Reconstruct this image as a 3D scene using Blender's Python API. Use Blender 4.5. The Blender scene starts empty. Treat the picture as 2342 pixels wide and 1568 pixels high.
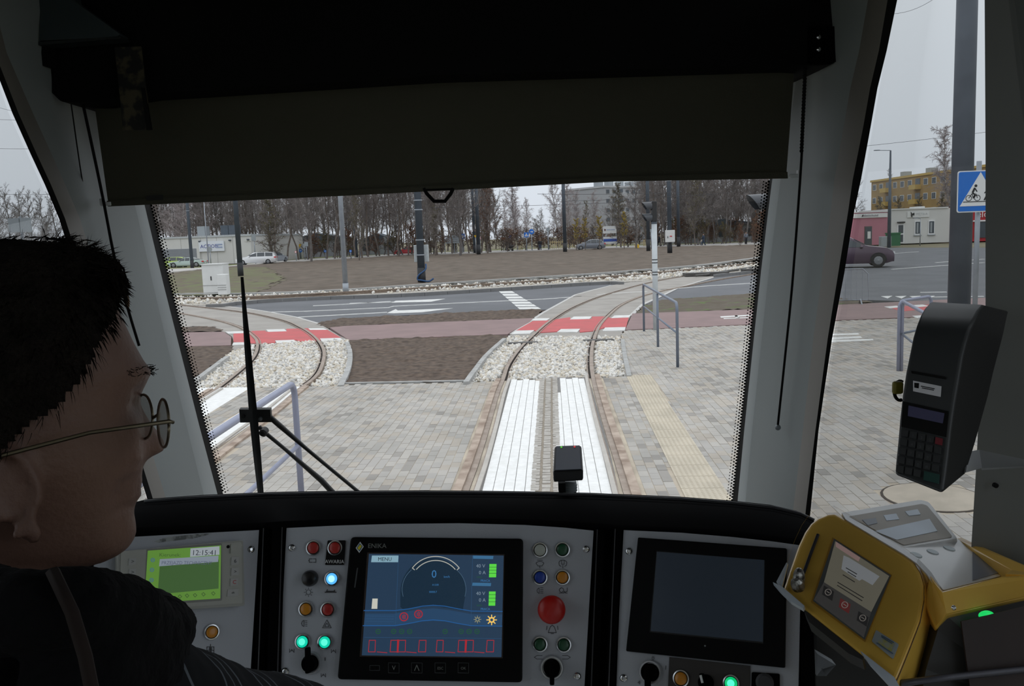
import bpy, bmesh, math, random
import numpy as np
from mathutils import Vector, Matrix, noise
random.seed(7); RNG = np.random.default_rng(7)
SC = bpy.context.scene
COL = SC.collection
PI = math.pi
# ---------------------------------------------------------------- camera
FPX, PITCH, ROLL, CH = 1980.0, 0.12318, 0.0364, 2.384
_F = np.array([0, math.cos(PITCH), -math.sin(PITCH)])
_R0 = np.array([1.0, 0, 0]); _U0 = np.array([0, math.sin(PITCH), math.cos(PITCH)])
_R = _R0*math.cos(ROLL) - _U0*math.sin(ROLL); _U = _U0*math.cos(ROLL) + _R0*math.sin(ROLL)
_C = np.array([0, 0, CH])
cam_d = bpy.data.cameras.new('camera'); cam = bpy.data.objects.new('camera', cam_d); COL.objects.link(cam)
cam_d.sensor_width = 36; cam_d.lens = FPX/2342*36; cam_d.clip_start = 0.02; cam_d.clip_end = 2000
cam.matrix_world = Matrix(((_R[0], _U[0], -_F[0], 0), (_R[1], _U[1], -_F[1], 0), (_R[2], _U[2], -_F[2], CH), (0, 0, 0, 1)))
SC.camera = cam
# ---------------------------------------------------------------- world and exposure
W = bpy.data.worlds.new('overcast'); SC.world = W; W.use_nodes = True
nt = W.node_tree; nt.nodes.clear()
_out = nt.nodes.new('ShaderNodeOutputWorld'); _bg = nt.nodes.new('ShaderNodeBackground')
_tc = nt.nodes.new('ShaderNodeTexCoord'); _sx = nt.nodes.new('ShaderNodeSeparateXYZ')
_cr = nt.nodes.new('ShaderNodeValToRGB'); _no = nt.nodes.new('ShaderNodeTexNoise'); _mx = nt.nodes.new('ShaderNodeMix')
_mx.data_type = 'RGBA'; _mx.blend_type = 'MULTIPLY'; _mx.inputs[0].default_value = 1.0
_cr.color_ramp.elements[0].position = 0.0; _cr.color_ramp.elements[0].color = (0.72, 0.77, 0.85, 1)
_cr.color_ramp.elements[1].position = 1.0; _cr.color_ramp.elements[1].color = (1.42, 1.46, 1.52, 1)
_no.inputs['Scale'].default_value = 2.2; _no.inputs['Detail'].default_value = 4
_r2 = nt.nodes.new('ShaderNodeMapRange'); _r2.inputs[3].default_value = 0.93; _r2.inputs[4].default_value = 1.06
L = nt.links
L.new(_tc.outputs['Generated'], _sx.inputs[0]); L.new(_sx.outputs['Z'], _cr.inputs[0]); L.new(_tc.outputs['Generated'], _no.inputs['Vector'])
L.new(_no.outputs['Fac'], _r2.inputs[0]); L.new(_cr.outputs['Color'], _mx.inputs[6]); L.new(_r2.outputs[0], _mx.inputs[7])
L.new(_mx.outputs[2], _bg.inputs['Color']); L.new(_bg.outputs[0], _out.inputs['Surface'])
_bg.inputs['Strength'].default_value = 1.0
SC.view_settings.view_transform = 'Standard'; SC.view_settings.look = 'None'
SC.view_settings.gamma = 1.0; SC.view_settings.use_curve_mapping = False
SC.view_settings.exposure = 0.0
cy = SC.cycles
cy.max_bounces = 7; cy.diffuse_bounces = 4; cy.glossy_bounces = 3; cy.transmission_bounces = 4; cy.transparent_max_bounces = 12
cy.caustics_reflective = False; cy.caustics_refractive = False; cy.use_denoising = True
# ---------------------------------------------------------------- pixel <-> place
def ray(px, py):
    return _F + _R*((px-1171)/FPX) + _U*((784-py)/FPX)
def D(px, py, d):
    """point at depth d (metres along the viewing axis)"""
    return _C + ray(px, py)*d
def G(px, py, z=0.0):
    """point where the line of sight meets the level z"""
    r = ray(px, py); t = (z-CH)/r[2]; return _C + r*t
def proj(P):
    q = np.asarray(P, float)-_C; w = q@_F; return 1171+FPX*(q@_R)/w, 784-FPX*(q@_U)/w, w
def nrm(v):
    v = np.asarray(v, float); return v/np.linalg.norm(v)
class Plane:
    def __init__(s, a, b, c):
        s.o = D(*a); u = D(*b)-s.o; v = D(*c)-s.o; n = np.cross(u, v)
        if n@(_C-s.o) < 0: n = -n
        s.n = nrm(n); s.u = nrm(u); s.v = np.cross(s.n, s.u)
    def hit(s, px, py, off=0.0):
        r = ray(px, py); o = s.o+s.n*off; t = ((o-_C)@s.n)/(r@s.n); return _C+r*t
    def at(s, px, py, off=0.0):           # foot on the plane, then raised along its normal
        return s.hit(px, py)+s.n*off
# ---------------------------------------------------------------- mesh builder
ORG = {}
class MB:
    def __init__(s): s.v = []; s.f = []; s.m = []
    def add(s, V, Fc, mi=0):
        k = len(s.v); s.v.extend([tuple(map(float, p)) for p in V]); s.f.extend([tuple(k+i for i in f) for f in Fc]); s.m.extend([mi]*len(Fc)); return s
    def box(s, c, size, ax=None, mi=0):
        c = np.asarray(c, float); X, Y, Z = (np.eye(3) if ax is None else np.asarray(ax, float)); a, b, d = [q/2 for q in size]
        V = [c+X*i*a+Y*j*b+Z*k*d for i, j, k in ((-1,-1,-1),(1,-1,-1),(1,1,-1),(-1,1,-1),(-1,-1,1),(1,-1,1),(1,1,1),(-1,1,1))]
        return s.add(V, [(3,2,1,0),(4,5,6,7),(0,1,5,4),(1,2,6,5),(2,3,7,6),(3,0,4,7)], mi)
    def boxr(s, x0, x1, y0, y1, z0, z1, mi=0):
        return s.box(((x0+x1)/2,(y0+y1)/2,(z0+z1)/2), (x1-x0, y1-y0, z1-z0), None, mi)
    def prism(s, A, B, mi=0, caps=True):
        n = len(A); V = list(A)+list(B)
        Fc = [(i, (i+1) % n, n+(i+1) % n, n+i) for i in range(n)]
        if caps: Fc += [tuple(range(n))[::-1], tuple(range(n, 2*n))]
        return s.add(V, Fc, mi)
    def loft(s, rows, closed=True, caps=True, mi=0):
        n = len(rows[0]); V = [p for r in rows for p in r]; Fc = []
        for k in range(len(rows)-1):
            for i in range(n if closed else n-1):
                j = (i+1) % n; Fc.append((k*n+i, k*n+j, (k+1)*n+j, (k+1)*n+i))
        if caps and closed:
            Fc.append(tuple(range(n))[::-1]); Fc.append(tuple((len(rows)-1)*n+i for i in range(n)))
        return s.add(V, Fc, mi)
    def tube(s, pts, r, n=8, caps=True, mi=0):
        pts = [np.asarray(p, float) for p in pts]; m = len(pts); rr = r if hasattr(r, '__len__') else [r]*m; rows = []
        up = None
        for i in range(m):
            t = nrm(pts[min(i+1, m-1)]-pts[max(i-1, 0)])
            if up is None: up = np.array([0, 0, 1.0]) if abs(t[2]) < 0.9 else np.array([1.0, 0, 0])
            a = nrm(np.cross(t, up)); b = np.cross(a, t); up = b
            rows.append([pts[i]+(a*math.cos(2*PI*k/n)+b*math.sin(2*PI*k/n))*rr[i] for k in range(n)])
        return s.loft(rows, True, caps, mi)
    def lathe(s, c, ax, prof, n=20, mi=0):
        """prof: (radius, height along ax)"""
        ax = nrm(ax); up = np.array([0, 0, 1.0]) if abs(ax[2]) < 0.9 else np.array([1.0, 0, 0]); a = nrm(np.cross(up, ax)); b = np.cross(ax, a); c = np.asarray(c, float)
        rows = [[c+ax*h+(a*math.cos(2*PI*k/n)+b*math.sin(2*PI*k/n))*max(r, 1e-5) for k in range(n)] for r, h in prof]
        return s.loft(rows, True, True, mi)
    def ball(s, c, r, n=12, m=8, mi=0, ax=None):
        r = np.asarray(r if hasattr(r, '__len__') else (r, r, r), float); A = np.eye(3) if ax is None else np.asarray(ax, float)
        rows = []
        for i in range(m+1):
            th = PI*i/m; q = max(math.sin(th), 1e-3)
            rows.append([np.asarray(c)+A.T@(r*np.array([q*math.cos(2*PI*k/n), q*math.sin(2*PI*k/n), -math.cos(th)])) for k in range(n)])
        return s.loft(rows, True, True, mi)
    def build(s, name, mats, parent=None, smooth=False, org=None):
        if not isinstance(mats, (list, tuple)): mats = [mats]
        V = np.array(s.v, float)
        if parent is not None: o = ORG[parent.name]
        elif org is not None: o = np.asarray(org, float)
        else: o = np.array([(V[:,0].min()+V[:,0].max())/2, (V[:,1].min()+V[:,1].max())/2, V[:,2].min()])
        me = bpy.data.meshes.new(name); me.from_pydata((V-o).tolist(), [], s.f)
        for m in mats: me.materials.append(m)
        if len(mats) > 1: me.polygons.foreach_set('material_index', s.m)
        if smooth: me.polygons.foreach_set('use_smooth', [True]*len(me.polygons))
        me.update()
        ob = bpy.data.objects.new(name, me); COL.objects.link(ob)
        if parent is not None: ob.parent = parent; ORG[ob.name] = ORG[parent.name]
        else: ob.location = o; ORG[ob.name] = o
        return ob
def autosmooth(o, ang=0.6):
    me = o.data; bm = bmesh.new(); bm.from_mesh(me); bmesh.ops.recalc_face_normals(bm, faces=bm.faces)
    for e in bm.edges:
        if len(e.link_faces) == 2 and e.calc_face_angle(0) > ang: e.smooth = False
    for f in bm.faces: f.smooth = True
    bm.to_mesh(me); bm.free(); return o
def bevel(o, w=0.003, seg=2):
    m = o.modifiers.new('soft_edge', 'BEVEL'); m.width = w; m.segments = seg; m.limit_method = 'ANGLE'; m.angle_limit = 0.6; m.use_clamp_overlap = True
    return o
def tag(o, label=None, cat=None, group=None, kind=None):
    if label: o['label'] = label
    if cat: o['category'] = cat
    if group: o['group'] = group
    if kind: o['kind'] = kind
    return o
def thing(name, loc, label, cat, group=None):
    o = bpy.data.objects.new(name, None); COL.objects.link(o); o.location = loc; o.empty_display_size = 0.1
    ORG[o.name] = np.asarray(loc, float); return tag(o, label, cat, group)
def dup(root, loc=None, rz=None, sc=None, label=None, group=None):
    def cp(o, par):
        c = o.copy(); COL.objects.link(c)
        if par is not None: c.parent = par
        for ch in KIDS.get(o.name, []): cp(ch, c)
        return c
    r = cp(root, None)
    if loc is not None: r.location = loc
    if rz is not None: r.rotation_euler = (0, 0, rz)
    if sc is not None: r.scale = sc if hasattr(sc, '__len__') else (sc, sc, sc)
    if label: r['label'] = label
    if group: r['group'] = group
    return r
KIDS = {}
def note_kids(root):
    for o in list(bpy.data.objects):
        if o.parent is not None:
            KIDS.setdefault(o.parent.name, [])
            if o not in KIDS[o.parent.name]: KIDS[o.parent.name].append(o)
def text(body, c, u, v, size, m, parent, name='lettering', ax='LEFT', sx=1.0, off=0.0006, ext=0.0):
    """flat lettering: c = start of the baseline, u = reading direction, v = up"""
    cu = bpy.data.curves.new(name, 'FONT'); cu.body = body; cu.size = size; cu.align_x = ax; cu.extrude = ext; cu.resolution_u = 2
    cu.materials.append(m); o = bpy.data.objects.new(name, cu); COL.objects.link(o)
    u = nrm(u); n = nrm(np.cross(u, v)); v = np.cross(n, u); c = np.asarray(c, float)+n*off
    org = ORG[parent.name]; p = c-org
    o.parent = parent
    o.matrix_local = Matrix(((u[0]*sx, v[0], n[0], p[0]), (u[1]*sx, v[1], n[1], p[1]), (u[2]*sx, v[2], n[2], p[2]), (0, 0, 0, 1)))
    ORG[o.name] = org
    return o
# ---------------------------------------------------------------- materials
def s2l(c): return tuple((x/255/12.92 if x <= 10 else ((x/255+0.055)/1.055)**2.4) for x in c)
_M = {}
def mat(name, col, rough=0.6, metal=0.0, var=0.12, scale=6.0, bump=0.0, bscale=60.0, col2=None, emit=None, es=1.0, spec=0.5, coat=0.0, thr=None, det=4, pos=False):
    """principled material; colour varied by object-space noise between col and col2 (or a darker col)"""
    if name in _M: return _M[name]
    m = bpy.data.materials.new(name); _M[name] = m; m.use_nodes = True; t = m.node_tree; b = t.nodes['Principled BSDF']; Lk = t.links
    b.inputs['Roughness'].default_value = rough; b.inputs['Metallic'].default_value = metal; b.inputs['Specular IOR Level'].default_value = spec
    b.inputs['Coat Weight'].default_value = coat; b.inputs['Coat Roughness'].default_value = 0.1
    c1 = tuple(col)+(1,); c2 = (tuple(col2) if col2 is not None else tuple(x*(1-var) for x in col))+(1,)
    tc = t.nodes.new('ShaderNodeTexCoord'); co = t.nodes.new('ShaderNodeNewGeometry').outputs['Position'] if pos else tc.outputs['Object']
    if var > 0 or col2 is not None:
        n = t.nodes.new('ShaderNodeTexNoise'); n.inputs['Scale'].default_value = scale; n.inputs['Detail'].default_value = det
        r = t.nodes.new('ShaderNodeValToRGB'); a, z = thr or (0.35, 0.65)
        r.color_ramp.elements[0].position = a; r.color_ramp.elements[0].color = c2; r.color_ramp.elements[1].position = z; r.color_ramp.elements[1].color = c1
        Lk.new(co, n.inputs['Vector']); Lk.new(n.outputs['Fac'], r.inputs[0]); Lk.new(r.outputs['Color'], b.inputs['Base Color'])
    else: b.inputs['Base Color'].default_value = c1
    if bump > 0:
        n2 = t.nodes.new('ShaderNodeTexNoise'); n2.inputs['Scale'].default_value = bscale; n2.inputs['Detail'].default_value = 3
        bp = t.nodes.new('ShaderNodeBump'); bp.inputs['Strength'].default_value = bump; bp.inputs['Distance'].default_value = 0.01
        Lk.new(co, n2.inputs['Vector']); Lk.new(n2.outputs['Fac'], bp.inputs['Height']); Lk.new(bp.outputs[0], b.inputs['Normal'])
    if emit is not None:
        b.inputs['Emission Color'].default_value = tuple(emit)+(1,); b.inputs['Emission Strength'].default_value = es
    return m
def glass(name, tint=(1, 1, 1), refl=1.0):
    if name in _M: return _M[name]
    m = bpy.data.materials.new(name); _M[name] = m; m.use_nodes = True; t = m.node_tree; t.nodes.clear(); Lk = t.links
    o = t.nodes.new('ShaderNodeOutputMaterial'); tr = t.nodes.new('ShaderNodeBsdfTransparent'); gl = t.nodes.new('ShaderNodeBsdfGlossy'); mx = t.nodes.new('ShaderNodeMixShader'); fr = t.nodes.new('ShaderNodeFresnel')
    tr.inputs['Color'].default_value = tuple(tint)+(1,); gl.inputs['Roughness'].default_value = 0.02; fr.inputs['IOR'].default_value = 1.3
    ma = t.nodes.new('ShaderNodeMath'); ma.operation = 'MULTIPLY'; ma.inputs[1].default_value = refl
    Lk.new(fr.outputs[0], ma.inputs[0]); Lk.new(ma.outputs[0], mx.inputs[0]); Lk.new(tr.outputs[0], mx.inputs[1]); Lk.new(gl.outputs[0], mx.inputs[2]); Lk.new(mx.outputs[0], o.inputs['Surface'])
    return m
def S(*c): return s2l(c)
def cr(pts, n=6):
    """Catmull-Rom through points"""
    P = [np.asarray(p, float) for p in pts]; P = [2*P[0]-P[1]]+P+[2*P[-1]-P[-2]]; out = []
    for i in range(1, len(P)-2):
        for k in range(n):
            t = k/n; a, b, c, d = P[i-1:i+3]
            out.append(0.5*((2*b)+(-a+c)*t+(2*a-5*b+4*c-d)*t*t+(-a+3*b-3*c+d)*t**3))
    out.append(P[-2]); return out
def inpoly(x, y, poly):
    c = False; n = len(poly); j = n-1
    for i in range(n):
        xi, yi = poly[i][0], poly[i][1]; xj, yj = poly[j][0], poly[j][1]
        if (yi > y) != (yj > y) and x < (xj-xi)*(y-yi)/(yj-yi)+xi: c = not c
        j = i
    return c
# ================================================================ STREET
PSI = math.radians(2.7)
E1 = np.array([math.sin(PSI), math.cos(PSI), 0.0]); E2 = np.array([math.cos(PSI), -math.sin(PSI), 0.0]); EZ = np.array([0, 0, 1.0])
ASPH = mat('asphalt', (0.14, 0.145, 0.158), 0.85, col2=(0.115, 0.12, 0.13), scale=0.5, bump=0.3, bscale=90, pos=True)
SLABM = mat('track_concrete', (0.37, 0.345, 0.315), 0.85, col2=(0.30, 0.28, 0.255), scale=1.3, bump=0.15, bscale=60, pos=True)
SOIL = mat('bare_soil', (0.135, 0.097, 0.072), 0.95, col2=(0.062, 0.043, 0.032), scale=7, bump=0.9, bscale=30, pos=True)
SOILF = mat('far_soil', (0.145, 0.112, 0.086), 0.95, col2=(0.085, 0.065, 0.046), scale=0.9, bump=0.8, bscale=4, pos=True, thr=(0.3, 0.7))
GRASS = mat('thin_grass', (0.13, 0.145, 0.06), 0.95, col2=(0.13, 0.105, 0.07), scale=0.8, bump=0.6, bscale=20, pos=True)
PINK = mat('bike_path', (0.275, 0.19, 0.185), 0.85, col2=(0.235, 0.165, 0.16), scale=1.5, pos=True)
KERB = mat('kerb_concrete', (0.43, 0.43, 0.42), 0.8, col2=(0.33, 0.33, 0.32), scale=6, pos=True)
GKERB = mat('grey_kerb', (0.20, 0.20, 0.20), 0.8, pos=True)
WHITE = mat('road_paint', (0.74, 0.74, 0.72), 0.6, col2=(0.60, 0.60, 0.58), scale=4, pos=True)
STRIPE = mat('white_stripe', (0.86, 0.86, 0.85), 0.6, col2=(0.76, 0.76, 0.74), scale=14, pos=True)
REDP = mat('red_paint', (0.56, 0.095, 0.10), 0.7, col2=(0.46, 0.095, 0.095), scale=2, pos=True)
STEEL = mat('rail_steel', (0.36, 0.29, 0.235), 0.5, 0.2, col2=(0.26, 0.195, 0.15), scale=8, pos=True)
RUST = mat('rail_band', (0.47, 0.38, 0.31), 0.8, 0.0, col2=(0.26, 0.19, 0.145), scale=5, pos=True)
GROOV = mat('groove', (0.07, 0.055, 0.045), 0.9, pos=True)
BEDM = mat('ballast_bed', (0.50, 0.47, 0.42), 0.9, col2=(0.24, 0.215, 0.18), scale=11, bump=1.0, bscale=14, pos=True, thr=(0.3, 0.6))
def P2(pts, z=0.0): return [G(x, y, z) for x, y in pts]
def slab(name, pts, z, m, th=0.06, parent=None, kind='structure', bottom=None, world=False):
    A = [np.array([p[0], p[1], z]) for p in (pts if world else P2(pts, z))]; b = MB(); b.prism([p-[0, 0, th] for p in A], A)
    o = b.build(name, m, parent)
    bm = bmesh.new(); bm.from_mesh(o.data); bmesh.ops.recalc_face_normals(bm, faces=bm.faces); bm.to_mesh(o.data); bm.free()
    if kind and parent is None: o['kind'] = kind
    return o
def fbm(x, y, s, seed=0.0, o=4): return noise.fractal(Vector((x*s, y*s, seed)), 0.9, 2.1, o)
def field(name, poly, cell, amp, sc, z0, m, dome=0.0):
    """rough ground inside a level polygon (world xy)"""
    xs = [p[0] for p in poly]; ys = [p[1] for p in poly]; x0, x1, y0, y1 = min(xs), max(xs), min(ys), max(ys)
    nx = int((x1-x0)/cell)+2; ny = int((y1-y0)/cell)+2; idx = {}; V = []; Fc = []
    def vid(i, j):
        if (i, j) not in idx:
            x = x0+i*cell; y = y0+j*cell; idx[(i, j)] = len(V)
            h = fbm(x, y, sc)*amp + abs(fbm(x, y, sc*3.1, 9.0, 2))*amp*0.5
            V.append((x, y, z0+h))
        return idx[(i, j)]
    for i in range(nx):
        for j in range(ny):
            if any(inpoly(x0+(i+a_)*cell, y0+(j+b_)*cell, poly) for a_, b_ in ((.5, .5), (0, 0), (1, 0), (0, 1), (1, 1))): Fc.append((vid(i, j), vid(i+1, j), vid(i+1, j+1), vid(i, j+1)))
    b = MB(); b.add(V, Fc); o = b.build(name, m, smooth=True); return tag(o, kind='structure')

g = MB(); g.boxr(-420, 420, -30, 700, -0.5, -0.12); tag(g.build('ground', mat('verge', (0.20, 0.175, 0.11), 0.95, col2=(0.13, 0.12, 0.07), scale=0.15, bump=0.4, bscale=3, pos=True)), kind='structure')

# --- roads
slab('road', [(-900,742),(-300,722),(380,700),(414.6,696.4),(507,697.7),(560.6,690),(714,681),(930,673),(1167,659),(1380,645.5),(1418,645.6),(1640,628),(1733,619),(1800,600),(1900,577),(2035,566),(2250,566),(2900,550),(3100,700),(2250,694),(1930,684),(1733,671),(1546,683),(1470,700),(1241,708),(1192,708),(1100,711.7),(782,727.7),(720,745),(400,760),(-300,820),(-900,860)], -0.02, ASPH, 0.08)
far = [(-300,655),(100,641),(370,627.5),(391,625),(471,617),(522,612),(625,602),(766,594),(930,584),(1071,581.5),(1186,576),(1306,571),(1383,569),(1536,565),(1733,560),(1800,556)]
fa = P2(far); fb = []
for p in fa: q = p.copy(); d = nrm([p[0]*0.25, p[1], 0]); fb.append(p+d*9)
slab('road_ring', [*fa, *fb[::-1]], -0.015, mat('far_asphalt', (0.30, 0.30, 0.30), 0.9, col2=(0.24, 0.24, 0.24), scale=0.4, pos=True), 0.05, world=True)
# light edging of the far side of the traffic island, and its verge beyond the road
b = MB()
for i in range(len(fa)-1): b.prism([fa[i], fa[i+1], fa[i+1]+[0, .5, 0], fa[i]+[0, .5, 0]], [p+[0, 0, 0.14] for p in (fa[i], fa[i+1], fa[i+1]+[0, .5, 0], fa[i]+[0, .5, 0])])
tag(b.build('kerb_far_island', mat('pale_kerb', (0.62, 0.61, 0.58), 0.8, pos=True)), kind='structure')
fc = [p+nrm([p[0]*0.25, p[1], 0])*13 for p in fb]
slab('pavement_far', [*fb, *fc[::-1]], 0.02, mat('far_paving', (0.50, 0.48, 0.46), 0.9, pos=True), 0.12, world=True)
slab('lawn_far', [*[p+[0, 0, 0] for p in fc], *[p+nrm([p[0]*0.3, p[1], 0])*11 for p in fc[::-1]]], 0.03, mat('lawn_green', (0.16, 0.21, 0.07), 0.95, col2=(0.20, 0.17, 0.09), scale=0.3, pos=True), 0.1, world=True)

# --- traffic island with bare soil, its kerb, the ring rail and its ballast
isl_near = [(-300,705),(100,686),(385,672),(402,671),(550,670),(714,665),(930,652),(1092,641),(1340,626),(1497,614),(1615,604),(1733,588.6),(1800,578)]
field('traffic_island_ground', [tuple(p[:2]) for p in P2(isl_near, 0.15)+P2(far)[::-1]], 0.55, 0.10, 0.5, 0.05, SOILF)
# weak grass at the left end and the far rim
gp = P2([(385,672),(470,671.5),(560,670)], .15)+P2([(640,640),(600,612),(520,614),(391,627)])
field('lawn_island_end', [tuple(p[:2]) for p in gp], 0.55, 0.10, 0.5, 0.065, GRASS)
rl = [(-300,713),(100,694),(380,680.5),(407,680),(550,677.5),(714,670.5),(900,660),(1092,648.7),(1340,634),(1497,622),(1674,605),(1733,599),(1800,590)]
kerbn = tag(bpy.data.objects.new('kerb_island', None), kind='structure'); COL.objects.link(kerbn); ORG[kerbn.name] = np.zeros(3)
def kerb_row(line, n_len, w, z0, z1, m, parent, name='kerb_stone', side=1):
    """a row of separate kerb stones along a world polyline"""
    pts = [np.asarray(p, float) for p in line]; d = [0]
    for a, c in zip(pts[:-1], pts[1:]): d.append(d[-1]+np.linalg.norm((c-a)[:2]))
    def at(s):
        for i in range(len(d)-1):
            if s <= d[i+1]: t = (s-d[i])/max(d[i+1]-d[i], 1e-9); return pts[i]*(1-t)+pts[i+1]*t
        return pts[-1]
    k = int(d[-1]/n_len); out = []
    for i in range(k):
        a, c = at(i*n_len+0.006), at((i+1)*n_len-0.006); t = nrm([*(c-a)[:2], 0]); nn = np.array([-t[1], t[0], 0])*side; j = random.uniform(-.004, .006)
        q = [a, c, c+nn*w, a+nn*w]; bb = MB(); bb.prism([np.array([p[0], p[1], z0]) for p in q], [np.array([p[0], p[1], z1+j]) for p in q]); out.append(bb.build(name, m, parent))
    return out
kerb_row(cr([p for p in P2(isl_near, 0.16)], 4), 2.0, 0.35, -0.02, 0.16, KERB, kerbn, side=1)
railk = tag(bpy.data.objects.new('kerb_road', None), kind='structure'); COL.objects.link(railk); ORG[railk.name] = np.zeros(3)
kerb_row(cr(P2([(470,697),(507,696.7),(560.6,689),(714,680),(930,672),(1167,658),(1380,644.5),(1418,645.6)], 0.10), 5), 1.0, 0.22, -0.05, 0.12, GKERB, railk)
kerb_row(cr(P2([(1640,628),(1680,624),(1733,619),(1790,611)], 0.10), 5), 1.0, 0.22, -0.05, 0.12, GKERB, railk)
slab('ballast_bed_far', [(380,682),(407,680.5),(550,678),(714,671),(900,661),(1092,649.7),(1340,635),(1497,623),(1674,606),(1733,600),(1800,590),(1800,610),(1733,617),(1640,627),(1560,632),(1480,641),(1418,645),(1379,643.5),(1167,656),(930,670),(714,678.5),(560,688),(500,696),(380,699)], 0.02, BEDM, 0.1)

def rail_sweep(name, line, parent=None, deep=0.14):
    """grooved tram rail swept along a world line; profile across x (m) and height"""
    prof = [(-0.075, -deep), (-0.075, -deep+.02), (-0.03, -deep+.04), (-0.036, -0.03), (-0.036, 0.006), (0.03, 0.006), (0.034, -0.035), (0.062, -0.035), (0.066, -0.002), (0.085, -0.002), (0.085, -0.04), (0.03, -0.06), (0.03, -deep+.04), (0.075, -deep+.02), (0.075, -deep)]
    rows = []; n = len(line)
    for i in range(n):
        t = nrm([*(line[min(i+1, n-1)]-line[max(i-1, 0)])[:2], 0]); s = np.array([t[1], -t[0], 0.0]); rows.append([line[i]+s*x*SG+EZ*z for x, z in prof])
    b = MB(); b.loft(rows)
    b.m = []
    k = len(prof)
    for i in range(n-1):
        for j in range(k): b.m.append(1 if j in (5, 6, 7) else 0)
    b.m += [0, 0]
    return b.build(name, [STEEL, GROOV], parent)
def band(name, line, x0, x1, z, m, parent=None, th=0.05):
    rows = []; n = len(line)
    for i in range(n):
        t = nrm([*(line[min(i+1, n-1)]-line[max(i-1, 0)])[:2], 0]); s = np.array([t[1], -t[0], 0.0]); c = line[i]
        rows.append([c+s*x0+EZ*(z-th), c+s*x0+EZ*z, c+s*x1+EZ*z, c+s*x1+EZ*(z-th)])
    b = MB(); b.loft(rows); return b.build(name, m, parent)
RZ = 0.03
LR=[(1066,1121),(1088.8,1059.5),(1114.8,978),(1137.6,900),(1150.6,867.6),(1163.6,832),(1189.6,796),(1215.6,770),(1248,741),(1280.6,718),(1316.4,698.5),(1365,679),(1423.7,661),(1472.5,648),(1530,636),(1600,625),(1674,613),(1733,605.5),(1800,598)]
RR=[(1433.5,1128),(1414,1063),(1391,991),(1371.7,926),(1357,867.6),(1352,828.6),(1353.8,793),(1360,770),(1371.7,744),(1394.5,718),(1423.7,695),(1469,676),(1520,663),(1575,652),(1640,639),(1700,629),(1733,624)]
L2=[(463.8,908),(505,882),(559.5,838),(578.6,818.6),(588,799),(588,780),(578.6,767.5),(559.5,753),(534,742),(495.7,731),(428.7,718),(380,711)]
R2=[(495.7,1037),(620,943),(680.6,892),(719,863),(735,838),(741,806),(731.6,783.5),(712.5,764),(687,748),(652,732.5),(591,718),(553,712),(496,705),(440,699),(380,693)]
def near_ext(line, n=3):
    d = nrm(line[0]-line[1]); return [line[0]+d*9, line[0]+d*4, *line]
tr1 = []
for nm, ln, sg in (('rail_near_track_west', LR, 1), ('rail_near_track_east', RR, -1), ('rail_side_track_west', L2, 1), ('rail_side_track_east', R2, -1)):
    SG = sg; w = cr(near_ext(P2(ln, RZ)), 5); tr1.append(w)
    o = rail_sweep(nm, w); tag(o, kind='structure')
    cut = [p for p in w if p[1] < G(1150, 869)[1]+0.05]
    band('rail_band', cut, *((-0.120, -0.036) if sg > 0 else (0.036, 0.120)), RZ-0.004, RUST, o)
    band('rail_band', cut, *((0.085, 0.13) if sg > 0 else (-0.13, -0.085)), RZ-0.006, mat('pale_band', (0.5, 0.47, 0.43), 0.85, pos=True), o)
SG = 1
o = rail_sweep('rail_ring_track', cr(P2(rl, 0.17), 4)); tag(o, kind='structure')
for p0 in ([(1612,631),(1660,622),(1733,612)],):
    b = MB(); b.tube(cr(P2([(1590,630),(1620,627),(1668,619),(1733,610)], 0.1), 4), 0.06, 4); tag(b.build('rail_switch_blade', mat('dark_steel', (0.10, 0.095, 0.09), 0.6, 0.5)), kind='structure')
bx = G(1614, 626, 0.1); b = MB(); b.box(bx, (2.2, 0.8, 0.16)); tag(b.build('switch_box', mat('dark_steel', (0.10, 0.095, 0.09), 0.6, 0.5)), 'dark metal points machine box set in the ballast, west one of the two', 'rail equipment')
b = MB(); b.box(bx+[3.2, 1.2, 0.02], (2.0, 0.7, 0.2)); tag(b.build('switch_box', mat('dark_steel', (0.10, 0.095, 0.09), 0.6, 0.5)), 'dark metal points machine box set in the ballast, east one nearer the pillar', 'rail equipment')

# --- concrete track slabs
rs = [(1160,769),(1170,763.6),(1212,734),(1241.6,715),(1316,672.5),(1345,664),(1398,652),(1440,645),(1500,640),(1560,632),(1640,627),(1631,634),(1552,657),(1517,674),(1495,682),(1469,695),(1443,721),(1423.7,757),(1419,772)]
slab('road_track_slab_east', rs, 0.0, SLABM, 0.1)
ls = [(590,787),(680,782),(737,779),(798.6,777),(776,767.5),(751,751.6),(728,739),(677,724.5),(617,713),(566,705),(505,697),(380,695),(380,760),(425,748.4),(441,745),(483,747),(505,756),(515,759.6),(530.7,769),(534,780),(531,798),(528,803)]
slab('road_track_slab_west', ls, 0.0, SLABM, 0.1)

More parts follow.
